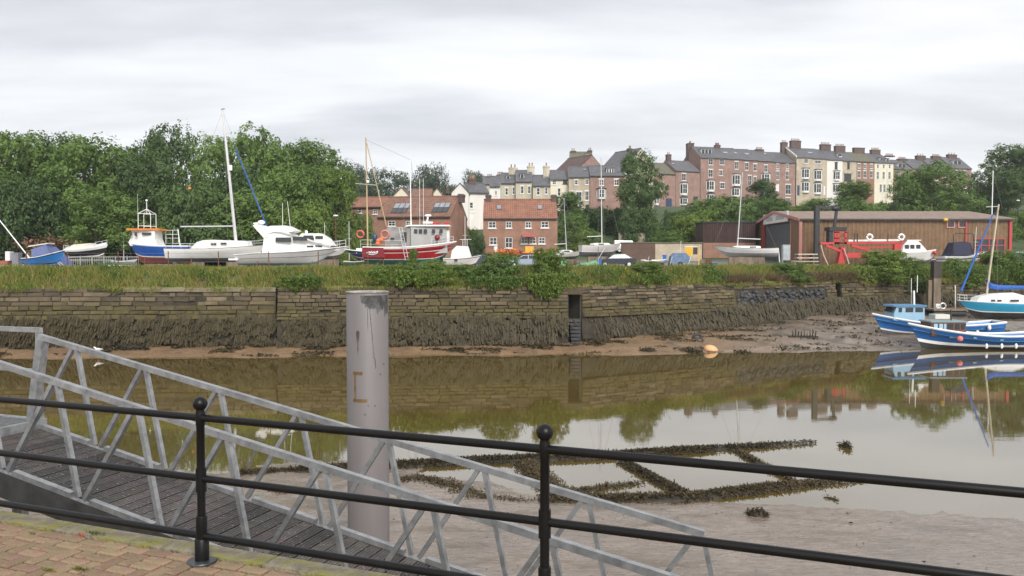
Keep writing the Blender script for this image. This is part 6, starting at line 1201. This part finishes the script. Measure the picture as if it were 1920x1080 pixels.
# ================================================================ boats on the river mud
RG_ = 'boats moored at the far bank'
def coble(label, px, D, Z, rz, L, B, dep, cols, us, sb=.85, inner=teal):
    b = boat(label, 'fishing_coble', 'fishing boat', px, D, Z, rz, RG_); h, s, hf = rows_hull(L, B, dep, sb, .25, .09, .72, us, (0, 1, 2, 3, 4), full=2.4, rise=.35, sub=3, flare=.5); h.build('hull', cols, b, True); deck(b, s, hf, L, .38, inner); gunwale(b, s, hf, L, .06, white)
    for t in (.2, .42, .6): MB().b2(L * t - .12, L * t + .12, -hf(t) * .9, hf(t) * .9, s(t) - .3, s(t) - .22).build('thwart', inner, b)
    st_ = MB()
    for k, u_ in enumerate((.5, .62, .74, .85)):
        for sg_ in (1, -1): st_.path([(L * (1 - .09) * t + (L * t - L * (1 - .09) * t) * (u_ ** 1.2), sg_ * (hf(t) * min(1, u_ ** (.5 + .25 * t) + .04) + .004), (.35 * max(0, (t - .8) / .2) ** 2 * dep * .5) * (1 - u_) + s(t) * u_) for t in np.linspace(.0, .985, 18)], .013, 4)
    st_.build('plank_lands', cols[3], b); return b, s, hf
D = 63; L = 10.0; Z = .22; b, s, hf = coble('mid blue fishing boat with a pale blue wheelhouse, lying on the mud', 1875, D, Z, math.pi, L, 2.7, 1.1, [greybot, greybot, white, midblue, white], (0, .2, .30, .38, .93, 1)); x = lambda px: (1875 - px) / F * D; zz_ = lambda py: ZD(py, D) - Z
pb = paint('pale_blue_wheelhouse', (.28, .46, .60), .45); MB().prof([(x(1726), 1.2), (x(1668), 1.5), (x(1669), zz_(586)), (x(1674), zz_(573)), (x(1725), zz_(573))], lambda xx, z: .78).build('wheelhouse', pb, b); MB().prof([(x(1729), zz_(574)), (x(1666), zz_(574)), (x(1668), zz_(571)), (x(1728), zz_(571))], lambda xx, z: .9).build('wheelhouse_roof', paint('blue_roof', (.08, .22, .4), .5), b)
for a_, c_ in ((1690, 1704), (1708, 1722), (1677, 1683)): sidewin(b, x(c_), x(a_), zz_(584), zz_(576), .785)
MB().prof([(x(1666.5), zz_(584)), (x(1668.3), zz_(584)), (x(1670.3), zz_(576)), (x(1669), zz_(576))], lambda xx, z: .6).build('windscreen', glass, b)
MB().tube((x(1715), 0, zz_(571)), (x(1714), 0, zz_(545)), .08, n=6).build('exhaust', white, b); MB().tube((x(1719), .1, zz_(548)), (x(1719), .1, zz_(516)), .03, n=5).build('aerial', white, b); MB().tube((x(1713), -.3, zz_(571)), (x(1712.5), -.3, zz_(522)), .02, n=5).build('aerial', white, b); MB().b2(x(1776), x(1749), -.5, .5, zz_(597), zz_(589)).build('engine_box', offwhite, b)
for px, py in ((1839, 612), (1816, 621)): MB().ball((x(px), -hf((1875 - px) / F * D / L) * 1 - .12, zz_(py)), .17, 6, sc=(.8, .8, 1.2)).build('fender', white, b); MB().ball((x(px), hf((1875 - px) / F * D / L) + .12, zz_(py)), .17, 6, sc=(.8, .8, 1.2)).build('fender', white, b)
MB().ball((x(1738), 1.3, zz_(614)), .2, 6).build('float', paint('pink_float', (.6, .25, .22), .5), b)
D = 57.6; L = 10.4; Z = -.12; b, s, hf = coble('deep blue fishing boat with a brown cabin at the water edge', 1705 + L * F / D, D, Z, math.pi, L, 2.7, 1.1, [stdark, stdark, white, cobblue, white], (0, .16, .26, .40, .93, 1)); x = lambda px: L - fill_x(1705, px, D); zz_ = lambda py: ZD(py, D) - Z
brn = mat('brown_cabin_wood', (.13, .055, .04), .6, .15, 3); MB().prof([(x(1803), .9), (x(1741), 1.1), (x(1739), zz_(616)), (x(1737), zz_(603)), (x(1802), zz_(602))], lambda xx, z: min(.75, hf(min(.98, max(0, xx / L))) * (.8 if z < 1.8 else 2))).build('cabin', brn, b); MB().prof([(x(1805), zz_(603)), (x(1735), zz_(603)), (x(1736), zz_(600.5)), (x(1804), zz_(600.5))], lambda xx, z: .85).build('cabin_roof', paint('grey_blue_roof', (.2, .28, .3), .6), b)
for a_, c_ in ((1768, 1778), (1782, 1790), (1793, 1800)): sidewin(b, x(c_), x(a_), zz_(615.5), zz_(606), .755)
for a_, c_ in ((1742, 1749), (1752, 1759), (1761, 1765)): sidewin(b, x(c_), x(a_), zz_(616), zz_(605.5), .755, pb)
MB().tube((x(1785), 0, zz_(601)), (x(1784), 0, zz_(580)), .05, n=6).build('exhaust', stdark, b)
MB().ball((x(1781), hf(.6) + .14, zz_(631.5)), .2, 7).build('float', paint('coral_float', (.72, .18, .14), .5), b)
for px in (1830, 1858, 1885, 1905): t = x(px) / L; MB().ball((x(px), hf(max(0, t)) + .1, zz_(645)), .13, 6, sc=(.75, .75, 1.5)).build('fender', white, b)
MB().prof([(x(1808), s(.55) - .3), (x(1770), s(.6) - .3), (x(1775), s(.6) + .05), (x(1808), s(.5) + .02)], lambda xx, z: min(1.0, hf(min(.98, max(0, xx / L))) * .8)).build('side_deck', pb, b)
D = 72; L = 8.2; Z = .95; b = boat('light blue yacht with blue sail cover aground against the wall', 'sailing_yacht', 'yacht', 1798 + L * F / D, D, Z, math.pi, RG_, tilt=R(3)); x = lambda px: L - fill_x(1798, px, D); zz_ = lambda py: ZD(py, D) - Z
h, s, hf = rows_hull(L, 2.6, 1.55, .3, .05, .14, .65, (0, .45, .5, .96, 1), (0, 1, 2, 1), rise=.7); h.build('hull', [mat('dark_slime', (.03, .03, .028), .7, .2, 2), white, ltblue], b, True); deck(b, s, hf, L, .03, white); gunwale(b, s, hf, L, .03, white)
MB().prof([(x(1915), s(.35) - .1), (x(1824), s(.85) - .15), (x(1832), zz_(557)), (x(1860), zz_(550)), (x(1890), zz_(549)), (x(1905), zz_(553)), (x(1915), zz_(556))], lambda xx, z: max(.3, min(.95, hf(min(.95, max(.05, xx / L))) * .75))).build('coachroof', white, b)
for a_, c_ in ((1848, 1856), (1860, 1868), (1884, 1900)): sidewin(b, x(c_), x(a_), zz_(566), zz_(562), .96, glass)
MB().tube((x(1852), 0, zz_(553)), (x(1877), 0, zz_(382)), .1, .07, n=8).build('mast', mat('old_spar', (.5, .44, .3), .5, .1, 3), b); MB().tube((x(1804), 0, zz_(546)), (x(1866), 0, zz_(400)), .1, .05, n=8).build('furled_jib', bluecov, b); MB().path([(x(1853), 0, zz_(524)), (x(1858), 0, zz_(536)), (x(1872), 0, zz_(539)), (x(1925), 0, zz_(539))], [.12, .3, .22, .16], 8).build('sail_cover', bluecov, b)
ry = MB(); ry.tube((x(1877), 0, zz_(384)), (x(1803), 0, zz_(550)), .01, n=4)
for sg_ in (1, -1): ry.tube((x(1877), 0, zz_(384)), (x(1858), sg_ * 1.1, zz_(562)), .01, n=4)
ry.build('rigging', wire, b); railing(b, [(x(1797), 0, s(1)), (x(1806), -.4, s(.9)), (x(1824), -.75, s(.85))], .55, 2, .02); railing(b, [(x(1797), 0, s(1)), (x(1806), .4, s(.9)), (x(1824), .75, s(.85))], .55, 2, .02); MB().b2(3.4, 5.0, -.12, .12, -.2, .1).build('keel', greybot, b)
rf_ = thing('mooring_raft', 'low timber raft with clutter beside the light blue yacht', 'raft', (XD(1772, 73), 73, 1.5)); MB().b2(-1.5, 1.6, -1, 1, .35, .5).build('deck', timber, rf_)
for y in (-.7, .7): MB().tube((-1.4, y, .1), (1.5, y, .1), .25, n=10).build('float', stdark, rf_)
MB().tube((1.0, 0, .5), (.95, 0, 2.6), .05, n=6).build('pole', white, rf_); MB().torus((-.3, -.3, .75), .25, .06).build('hoop', alu, rf_); MB().b2(-.7, -.3, .1, .5, .5, .9).build('box', white, rf_)
# ================================================================ yard gear, vehicles, small things
# red boat hoist with its black crane mast
D = 96; hz = 5.6; X0 = XD(1530, D); ho = thing('boat_hoist', 'red steel boat hoist with a black mast in front of the shed', 'hoist', (X0, D, hz)); x = lambda px: XD(px, D) - X0; z = lambda py: ZD(py, D) - hz
redm = paint('hoist_red', (.52, .045, .045), .5); blk = mat('hoist_black', (.018, .02, .024), .5, .2, 3)
MB().b2(x(1526), x(1534), -.3, .3, 0, z(386)).build('mast', blk, ho); MB().bar((x(1534.2), 0, z(388)), (x(1572), 0, z(393)), .25, .28).build('jib', blk, ho); MB().bar((x(1540), 0, z(390)), (x(1566), 0, z(385)), .12, .12).build('jib_stay', blk, ho); MB().bar((x(1567), 0, z(394)), (x(1563), 0, z(428)), .28, .28, (0, 1, 0)).build('jib_leg', blk, ho); MB().ball((x(1565), 0, z(391)), .45, 6, sc=(1.3, .8, .7)).build('winch_head', blk, ho)
MB().b2(x(1550), x(1582), -.7, .9, z(433), z(426)).build('cab_roof', blk, ho); cf = MB()
for px in (1562, 1567, 1581): cf.b2(x(px - 2), x(px + 2), -.6, -.45, z(458), z(433.2))
for py in (436, 447, 456): cf.b2(x(1560), x(1583), -.6, -.46, z(py + 1), z(py - 1))
cf.build('cab_frame', redm, ho); MB().b2(x(1551), x(1558), -.5, .5, z(460), z(433.2)).build('cab_post', blk, ho)
MB().bar((x(1534.2), -.4, z(456.5)), (x(1690), -.4, z(454.5)), .4, .24).build('main_beam', redm, ho); MB().bar((x(1605), -.2, z(464)), (x(1690), -.2, z(463)), .3, .14).build('lower_beam', redm, ho); MB().bar((x(1545), -.4, z(460)), (x(1578), -.4, z(473)), .35, .3).build('diagonal_brace', redm, ho); MB().bar((x(1592), -.4, z(460)), (x(1628), -.4, z(470)), .35, .3).build('diagonal_brace', redm, ho); MB().extr([(x(1566), -.6, 0), (x(1580), -.6, 0), (x(1582), -.6, z(464)), (x(1573), -.6, z(464))], (0, .8, 0)).build('pedestal', redm, ho); MB().b2(x(1583), x(1622), -.75, .2, z(483), z(474)).build('base_box', redm, ho); MB().b2(x(1672), x(1690), -.6, -.1, z(472), z(458)).build('end_carriage', redm, ho)
MB().bar((x(1593), .6, z(451)), (x(1690), .6, z(450)), .3, .22).build('white_spar', white, ho)
for px in (1624, 1683): MB().torus((x(px), -.8, z(445)), .32, .12).build('lifebuoy', white, ho)
for px in (1603, 1609, 1666): MB().tube((x(px), .3, z(456)), (x(px), .3, z(437)), .05, n=5).build('stanchion', blk, ho)
hs = MB(); hs.path([(x(1535), -.6, z(460)), (x(1540), -.7, z(480)), (x(1549), -.9, 0)], .07, 6); hs.build('hose', mat('pale_hose', (.5, .42, .38), .6, .1, 3), ho); h2 = MB(); h2.path([(x(1576), -.8, z(466)), (x(1580), -.9, z(478)), (x(1587), -1, 0)], .07, 6); h2.build('hose', mat('pale_hose', (.5, .42, .38)), ho)
ts = thing('timber_stack', 'stack of sawn planks on bearers before the shed corner', 'timber stack', (XD(1491, 94), 94, 5.55)); k = 0
for j in range(4):
    for i in range(3): MB().b2(-.2 + .1 * j, 2.6 - .07 * j, -.6 + .42 * i, -.22 + .42 * i, .25 + .42 * j, .33 + .42 * j + .05).build('plank', mat('pale_plank', (.5, .43, .36), .8, .2, 2, objrand=.3), ts)
    for xx in (.2, 1.9): MB().b2(xx, xx + .12, -.6, .64, .02 + .42 * j, .248 + .42 * j).build('bearer', timber, ts)
# cars
def car(label, px, D, L, col, rz, zb=None, van=False):
    xx = XD(px, D); g = terr(xx, D) if zb is None else zb; c = thing('parked_car', label, 'car', (xx, D, g), rz, 'cars parked behind the quay'); body = paint('car_' + label.split()[0] + '_' + label.split()[1], col, .25); s_ = L / 4.3; w = .86
    P = [(-2.15, .35), (2.1, .3), (2.15, .62), (1.95, .8), (.95, .95), (.9, .97), (-1.6, 1.0), (-2.1, .95), (-2.2, .6)] if not van else [(-2.3, .35), (2.3, .3), (2.35, .75), (2.1, 1.0), (1.75, 1.1), (-2.3, 1.1)]
    Q_ = [(1.05, .94), (.3, 1.4), (-.9, 1.45), (-1.75, .99)] if not van else [(1.8, 1.09), (1.35, 1.85), (-2.28, 1.9), (-2.3, 1.09)]
    bd = MB().prof([(a * s_, b_) for a, b_ in P], lambda q, zz: w).build('body', body, c, True); MB().prof([(a * s_, b_) for a, b_ in Q_], lambda q, zz: w - max(0, zz - .95) * .28).build('cabin', body, c)
    gl = [[(.9, .99), (.28, 1.34), (-.3, 1.38), (-.3, .99)], [(-.38, .99), (-.38, 1.38), (-.9, 1.38), (-1.5, 1.01)]] if not van else [[(1.65, 1.12), (1.3, 1.7), (.5, 1.72), (.5, 1.12)]]
    for g_ in gl:
        for sg_ in (1, -1): MB().add([(a * s_, sg_ * (w - max(0, b_ - .95) * .28 + .012), b_) for a, b_ in g_], [(0, 1, 2, 3)]).build('side_window', glass, c)
    a0, a1 = Q_[0], Q_[1]; MB().add([((a0[0] - .02) * s_ + .04, -w + .12, a0[1] + .05), ((a0[0] - .02) * s_ + .04, w - .12, a0[1] + .05), (a1[0] * s_ + .1, w - .2, a1[1] - .03), (a1[0] * s_ + .1, -w + .2, a1[1] - .03)], [(0, 1, 2, 3)]).build('windscreen', glass, c)
    for wx in (-1.35, 1.35):
        for sg_ in (1, -1): wl = MB().lathe([(.01, -.1), (.2, -.1), (.31, -.08), (.32, 0), (.31, .08), (.2, .1), (.01, .1)], 18, (wx * s_, sg_ * (w - .06), .32), 0, Matrix.Rotation(math.pi / 2, 3, 'X')).build('wheel', black, c, True); MB().lathe([(.005, -.012), (.2, -.01), (.2, .01), (.005, .012)], 14, (wx * s_, sg_ * (w + .047), .32), 0, Matrix.Rotation(math.pi / 2, 3, 'X')).build('rim', alu, wl)
    for sg_ in (1, -1): MB().b2(2.1 * s_ - .05, 2.1 * s_ + .05, sg_ * .6 - .15, sg_ * .6 + .15, .62, .74).build('headlight', white, c); MB().b2(-2.2 * s_ - .01, -2.1 * s_, sg_ * .65 - .12, sg_ * .65 + .12, .7, .85).build('tail_light', redm, c)
    return c
car('dark slate hatchback parked before the brown brick wall', 1155, 88, 4.2, (.035, .04, .055), math.pi, 5.65); car('silver blue car behind the pair of bushes', 985, 92, 4.1, (.30, .36, .44), math.pi, 5.6); car('white small van showing above the brown brick wall', 1172, 124, 3.2, (.7, .72, .72), 0, None, True); car('grey car on the hillside road behind the thin mast', 1076, 133, 4.2, (.45, .46, .48), 0); car('navy car beside the small canopy boat', 908, 90, 4.0, (.06, .07, .12), 0, 5.6); car('white camper van at the right end of the shed', 1910, 106, 5.2, (.72, .74, .72), math.pi, None, True); car('pale car on the road at the right edge above the shed', 1917, 150, 4.3, (.62, .64, .66), 0)
# tarps, boards, drums
tb = thing('tarpaulin_heap', 'pale green tarpaulin sloping over a dinghy before the dark car', 'tarpaulin', (XD(1068, 76), 76, 5.6)); V = []; n1, n2 = 16, 10
for i in range(n1 + 1):
    for j in range(n2 + 1): u_, v_ = i / n1, j / n2; V.append((u_ * 2.7, (v_ - .5) * 1.8, max(.02, (.12 + .75 * u_ ** .8) * (1 - abs(2 * v_ - 1) ** 2.2)) + .05 * fnoise(u_ * 4, v_ * 4)))
I = np.arange(len(V)).reshape(n1 + 1, n2 + 1); link('sheet', bulk('sheet', V, np.stack([I[:-1, :-1], I[1:, :-1], I[1:, 1:], I[:-1, 1:]], -1).reshape(-1, 4), greencov, True), tb); MB().tube((2.55, -.5, .0), (2.7, -.4, 2.1), .03, n=6).build('tent_pole', timber, tb); MB().tube((2.5, -.3, .6), (3.4, .4, 2.0), .025, n=6).build('tent_pole', alu, tb)
t2 = thing('tarpaulin_heap', 'small green tarpaulin bundle beside the bushes', 'tarpaulin', (XD(1056, 78), 78, 5.6)); MB().prof([(-.5, 0), (.6, 0), (.4, .7), (-.2, .95)], lambda q, zz: .5 - zz * .25).build('sheet', greencov, t2)
dm = thing('plastic_drum', 'blue plastic drum between the green tarpaulin and the dark car', 'drum', (XD(1122, 77), 77, 5.6)); MB().lathe([(.01, 0), (.28, 0), (.3, .05), (.3, .4), (.32, .43), (.3, .46), (.3, .85), (.27, .9), (.01, .9)], 18).build('barrel', bluecov, dm, True); MB().lathe([(.06, .9), (.06, .94), (.005, .94)], 10, (.12, 0, 0)).build('bung', stdark, dm)
yb = thing('yellow_board', 'bright yellow board on a frame by the low stone wall', 'board', (XD(1291, 100), 100, 5.6)); z = lambda py: ZD(py, 100) - 5.6
MB().b2(-.42, .5, -.05, .05, z(479), z(463)).build('panel', paint('yellow_panel', (.72, .40, .015), .5), yb); MB().b2(-.5, 1.4, .06, .16, z(463), z(461.5)).build('frame_top', offwhite, yb); MB().b2(-.5, -.44, -.05, .06, 0, z(461)).build('frame_leg', offwhite, yb); MB().b2(1.2, 1.3, -.05, .06, 0, z(461)).build('frame_leg', paint('yellow_panel', (.7, .4, .02)), yb); MB().b2(.56, 1.1, -.02, .04, z(477), z(464)).build('dark_panel', stdark, yb)
bc = thing('covered_load', 'round blue canvas cover over a trailer left of the yellow board', 'trailer', (XD(1255, 98), 98, 5.6)); MB().prof([(0, .5), (2.3, .5), (2.3, 1.2), (1.9, 1.7), (.5, 1.7), (.1, 1.3)], lambda q, zz: .8).build('canvas', mat('slate_canvas', (.13, .2, .32), .7, .15, 3, bump=.3), bc); MB().torus((1.15, -.85, .32), .24, .09).build('wheel', black, bc); MB().bar((2.3, 0, .5), (3.5, 0, .3), .08, .08).build('drawbar', steel, bc); MB().bar((2.5, -.95, 1.5), (1.9, -1.2, .0), .06, .06).build('prop', alu, bc)
gy = thing('yard_gear', 'jumble of drums, pots and frames left of the covered trailer', 'yard gear', (XD(1228, 94), 94, 5.55))
for i in range(9): MB().lathe([(.01, 0), (.22, 0), (.24, .1), (.24, .5), (.2, .55), (.01, .55)], 10, (random.uniform(-1.6, 1.8), random.uniform(-.7, .7), 0)).build('pot', [stdark, rust, navycov, mat('grey_pot', (.2, .2, .2), .7, .1, 3)][i % 4], gy)
for xx in (-1.2, .4, 1.5): MB().tube((xx, -.8, 0), (xx + .4, -.6, 1.3), .03, n=5).build('strut', alu, gy)
MB().b2(.9, 1.3, -.3, .2, .56, 1.5).build('blue_crate', bluecov, gy)
g2 = thing('grey_skip', 'pale grey metal cabinet beside the roller door', 'cabinet', (XD(1472, 97), 97, 5.6)); MB().b2(-.4, .5, -.3, .3, 0, ZD(459, 97) - 5.6).build('body', mat('galv_cabinet', (.33, .36, .38), .5, .1, 2), g2); MB().b2(-.3, .4, -.33, -.301, .2, ZD(462, 97) - 5.6).build('door', mat('galv_door', (.38, .41, .43), .5, .1, 2), g2)
for k, (lab, px, py, D) in enumerate([('street lamp with a rusty column right of the cruiser', 630, 406, 98), ('lamp standard with a white head at the right edge', 1906, 377, 140)]):
    g = terr(XD(px, D), D); lp = thing('street_lamp', lab, 'lamp', (XD(px, D), D, g)); ht = ZD(py, D) - g; MB().tube((0, 0, 0), (0, 0, ht), .09, .06, n=8).build('column', rust if k == 0 else stdark, lp); MB().ball((0, 0, ht + .1), .2, 6, sc=(1.6, 1, .6)).build('lamp_head', white, lp)
D = 125; mg_ = thing('flagstaff', 'slim white signal mast with a crosstree behind the shed end', 'mast', (XD(1857, D), D, terr(XD(1857, D), D))); g = terr(XD(1857, D), D); MB().tube((0, 0, 0), (0.1, 0, ZD(320, D) - g), .1, .06, n=8).build('pole', white, mg_); MB().bar((-.9, 0, ZD(388, D) - g), (.9, 0, ZD(387, D) - g), .06, .06).build('crosstree', white, mg_); MB().tube((.1, 0, ZD(322, D) - g), (1.7, 0, ZD(392, D) - g), .02, n=4).build('stay', wire, mg_)
# wire fence along the bank
wf_ = thing('wire_fence', 'rusty post and wire fence along the top of the grass bank', 'fence', (0, 0, 0)); pp = []
for px in (-40, 50, 127, 222, 316, 410, 504, 597, 690): p = Vector((XD(px, 60.2), 60.2, 5.35)); pp.append(p); MB().box(p + Vector((0, 0, .85)), (.06, .05, 1.7)).build('post', rust, wf_)
for h in (.9, 1.55): MB().path([p + Vector((0, -.03, h)) for p in pp], .008, 4).build('wire', wire, wf_)
# buoy, gull, tyre, wreckage on the far bank
by = thing('mooring_buoy', 'peach coloured mooring buoy stranded at the far water edge', 'buoy', W(1333, 656, 55.8)); mbb = MB(); mbb.ball((0, 0, 0), .5, 12, 0, (1.05, .85, .68)); mbb.build('float', paint('peach_buoy', (.66, .38, .18), .6, .12), by, True, rot=(0, R(18), 0)); MB().torus((.5, 0, -.1), .08, .025).build('eye', rust, by)
gx = W(180, 653, 52.6); gl = thing('seagull', 'white gull standing at the far water edge on the left', 'gull', (gx.x, 52.9, max(.02, far_z(gx.x, 52.9))), R(200)); gb = MB(); prof = [(-.25, .02, .30), (-.16, .05, .30), (-.06, .095, .29), (.05, .10, .30), (.13, .075, .335), (.18, .05, .39), (.22, .052, .435), (.265, .04, .45), (.29, .012, .445)]
pts = [(a, 0, c) for a, b_, c in prof]; gb.path(pts, [b_ for a, b_, c in prof], 10); gb.build('body', white, gl, True); MB().path([(.285, 0, .445), (.345, 0, .43)], [.014, .004], 6).build('beak', orange, gl); wg = MB()
for sg_ in (1, -1): wg.add([(.08, sg_ * .095, .36), (-.1, sg_ * .085, .36), (-.32, sg_ * .03, .31), (-.1, sg_ * .1, .27), (.08, sg_ * .105, .27)], [(0, 1, 2, 3, 4)])
wg.build('wings', mat('gull_grey', (.5, .51, .53), .7, .05, 4), gl)
for sg_ in (1, -1): MB().path([(.02, sg_ * .035, .22), (.03, sg_ * .035, .1), (.02, sg_ * .035, .0)], .009, 5).build('leg', orange, gl)
wr = thing('wreck_remains', 'dark rotten boat ribs sticking out of the far mud', 'wreck', W(1505, 626, 61.5)); wr.location.z = far_z(wr.location.x, 61.5) - .1
for i in range(9): xx = -.9 + i * .22; MB().path([(xx, -.25, 0), (xx + .03, -.35, .35 + .2 * math.sin(i)), (xx + .02, -.28, .6 + .15 * math.sin(i * 2.1))], [.05, .045, .02], 5).build('rib', MAT['sodden_timber'], wr)
MB().b2(-1.1, 1.1, -.3, .3, -.1, .16).build('keelson', MAT['sodden_timber'], wr)
ty = thing('old_tyre', 'half buried tyre lying on the weedy far bank', 'tyre', W(1308, 623, 60)); ty.location.z = far_z(ty.location.x, 60) + .1; MB().torus((0, 0, 0), .3, .1, 'z').build('tread', stdark, ty, rot=(R(35), 0, 0)); MB().torus((0, 0, 0), .2, .04, 'z').build('bead', stdark, ty, rot=(R(35), 0, 0))
for i, (px, y, lab) in enumerate(((245, 520 / 2 + 395, 'weedy hummock of mud below the left wall'), (855, 651, 'dark weed covered stone in the middle of the far sand'), (1395, 645, 'dark weed covered stones right of the peach buoy'), (1300, 645, 'pair of weedy stones just left of the peach buoy'), (1215, 655, 'weedy stone at the water edge below the outfall'))):
    p = W(px, y, 54.6); hb = thing('weedy_stone', lab, 'rock', (p.x, 54.9, far_z(p.x, 54.9)))
    s_ = (1.1, .55, .6, .6, .6)[i]; mbk = MB().ball((0, 0, 0), .5 * s_, 7, 0, (1.6, 1.1, .5)); mbk.build('boulder', MAT['sodden_timber'], hb, True)
    P_ = [(random.gauss(0, .4 * s_), random.gauss(0, .3 * s_), random.uniform(0, .26) * s_) for k in range(260)]; V, Fc = weedleaves(P_, .16); tag(link('seaweed', bulk('seaweed', V, Fc, weed_w), hb), kind='stuff')

# ---- more yard clutter
YG = 'small craft and gear dotted about the yard'
def dinghy(label, px, D, col, L=2.8, rz=0.0, over=False, z=5.6):
    b_ = thing('dinghy', label, 'dinghy', (XD(px, D), D, z + (.62 if over else 0)), rz, YG); h_, s_, f_ = rows_hull(L, 1.25, .55, .2, .05, .12, .8, (0, .5, .9, 1), (1, 0, 2)); o_ = h_.build('hull', [col, greybot, white], b_, True)
    if over: o_.rotation_euler = (math.pi, 0, 0)
    else: deck(b_, s_, f_, L, .2, timber); gunwale(b_, s_, f_, L, .03, white)
dinghy('upturned white dinghy below the black and white boat', 205, 78, white, 3.0, 0, True); dinghy('small white dinghy right of the black and white boat trailer', 210, 88, white, 2.6, .2, False, 5.75); dinghy('green dinghy lying beside the lamp post', 645, 84, paint('dinghy_green', (.05, .22, .12), .5), 2.8, .1, False, 5.7); dinghy('upturned blue dinghy left of the brick cottage corner', 893, 96, bluecov, 2.8, .2, True, 5.8); dinghy('pale dinghy on the ground left of the yellow board', 1205, 92, offwhite, 2.8, .1, False, 5.8); dinghy('blue dinghy in front of the shed lean-to', 1738, 93, ltblue, 2.4, .3, False, 5.9); dinghy('red dinghy between the speedboat and the shed', 1850, 95, red, 2.6, 0, False, 5.9)
def crates(label, px, D, cols, z=5.6):
    c_ = thing('crate_stack', label, 'crates', (XD(px, D), D, z), random.uniform(-.2, .2), YG)
    for i, m_ in enumerate(cols): MB().b2((i % 3) * .66 - .9, (i % 3) * .66 - .3, -.3, .3, (i // 3) * .42, (i // 3) * .42 + .4).build('crate', m_, c_)
crates('stack of orange and blue fish crates beside the red boat', 662, 88, [orange, navy, white, orange, navy, orange]); crates('stack of grey and red crates left of the small canopy boat', 815, 84, [stdark, red, white, stdark, red, stdark, white]); crates('white and green crates before the low yard wall', 1215, 103, [white, greencov, stdark, white, rust, white], 5.7); crates('mixed crates beside the pale grey sailing boat', 1328, 93, [rust, stdark, bluecov, timber, rust], 5.7); crates('crates and boxes under the red hoist', 1640, 92, [timber, stdark, white, rust, navy, timber], 5.7); crates('pile of boxes left of the shed corner post', 1485, 90, [timber, white, timber, stdark, timber], 5.6); crates('blue boxes beside the timber stack at the far left', 25, 80, [navy, stdark, white, rust, navy], 5.6)
def spar(label, px, yt, D, rake=0.0, m_=None):
    x_ = XD(px, D); g_ = 5.6; s_ = thing('bare_mast', label, 'mast', (x_, D, g_), 0, YG); ht_ = ZD(yt, D) - g_; MB().tube((0, 0, 0), (rake, 0, ht_), .055, .035, n=6).build('pole', m_ or alu, s_); w_ = MB(); w_.tube((rake, 0, ht_), (rake * .3 + 1.1, 0, .8), .009, n=4); w_.build('stay', wire, s_)
    MB().bar((rake * .6 - .35, 0, ht_ * .62), (rake * .6 + .35, 0, ht_ * .62), .03, .03).build('crosstree', alu, s_)
spar('thin white mast standing right of the cruiser bow', 655, 415, 93); spar('thin bare mast between the cruiser and the lamp post', 612, 417, 95, -.2); spar('short bare mast behind the small canopy boat', 872, 405, 97); spar('bare mast rising behind the covered trailer', 1272, 452, 99, .3); spar('slim mast behind the navy covered speedboat', 1826, 425, 97, .2); spar('thin mast at the left behind the upturned dinghy', 232, 435, 96, .1)
fc = thing('mesh_fence', 'grey mesh fence panels behind the little left boats', 'fence', (XD(130, 82), 82, 5.6), 0)
for i in range(6):
    f_ = MB(); x0_ = i * 1.2
    for k_ in range(6): f_.tube((x0_ + k_ * .22, 0, .1), (x0_ + k_ * .22, 0, 1.15), .012, n=4)
    f_.tube((x0_, 0, 1.15), (x0_ + 1.1, 0, 1.15), .025, n=4); f_.tube((x0_, 0, .12), (x0_ + 1.1, 0, .12), .025, n=4); tag(f_.build('mesh_panel', alu, fc), kind='stuff')
    MB().tube((x0_ - .05, 0, 0), (x0_ - .05, 0, 1.3), .035, n=6).build('post', steel, fc)

# ================================================================ thin damp air
def haze():
    m = bpy.data.materials.new('damp_air'); m.use_nodes = True; t = m.node_tree; t.nodes.remove(t.nodes['Principled BSDF'])
    v = N(t, 'ShaderNodeVolumePrincipled'); v.inputs['Color'].default_value = (.9, .93, .97, 1); v.inputs['Density'].default_value = .00028; v.inputs['Anisotropy'].default_value = .2
    LK(t, v.outputs[0], t.nodes['Material Output'].inputs['Volume'])
    tag(MB().b2(-460, 460, -90, 1100, -2.2, 82).build('haze', m), kind='stuff')
haze()
bpy.context.view_layer.update()
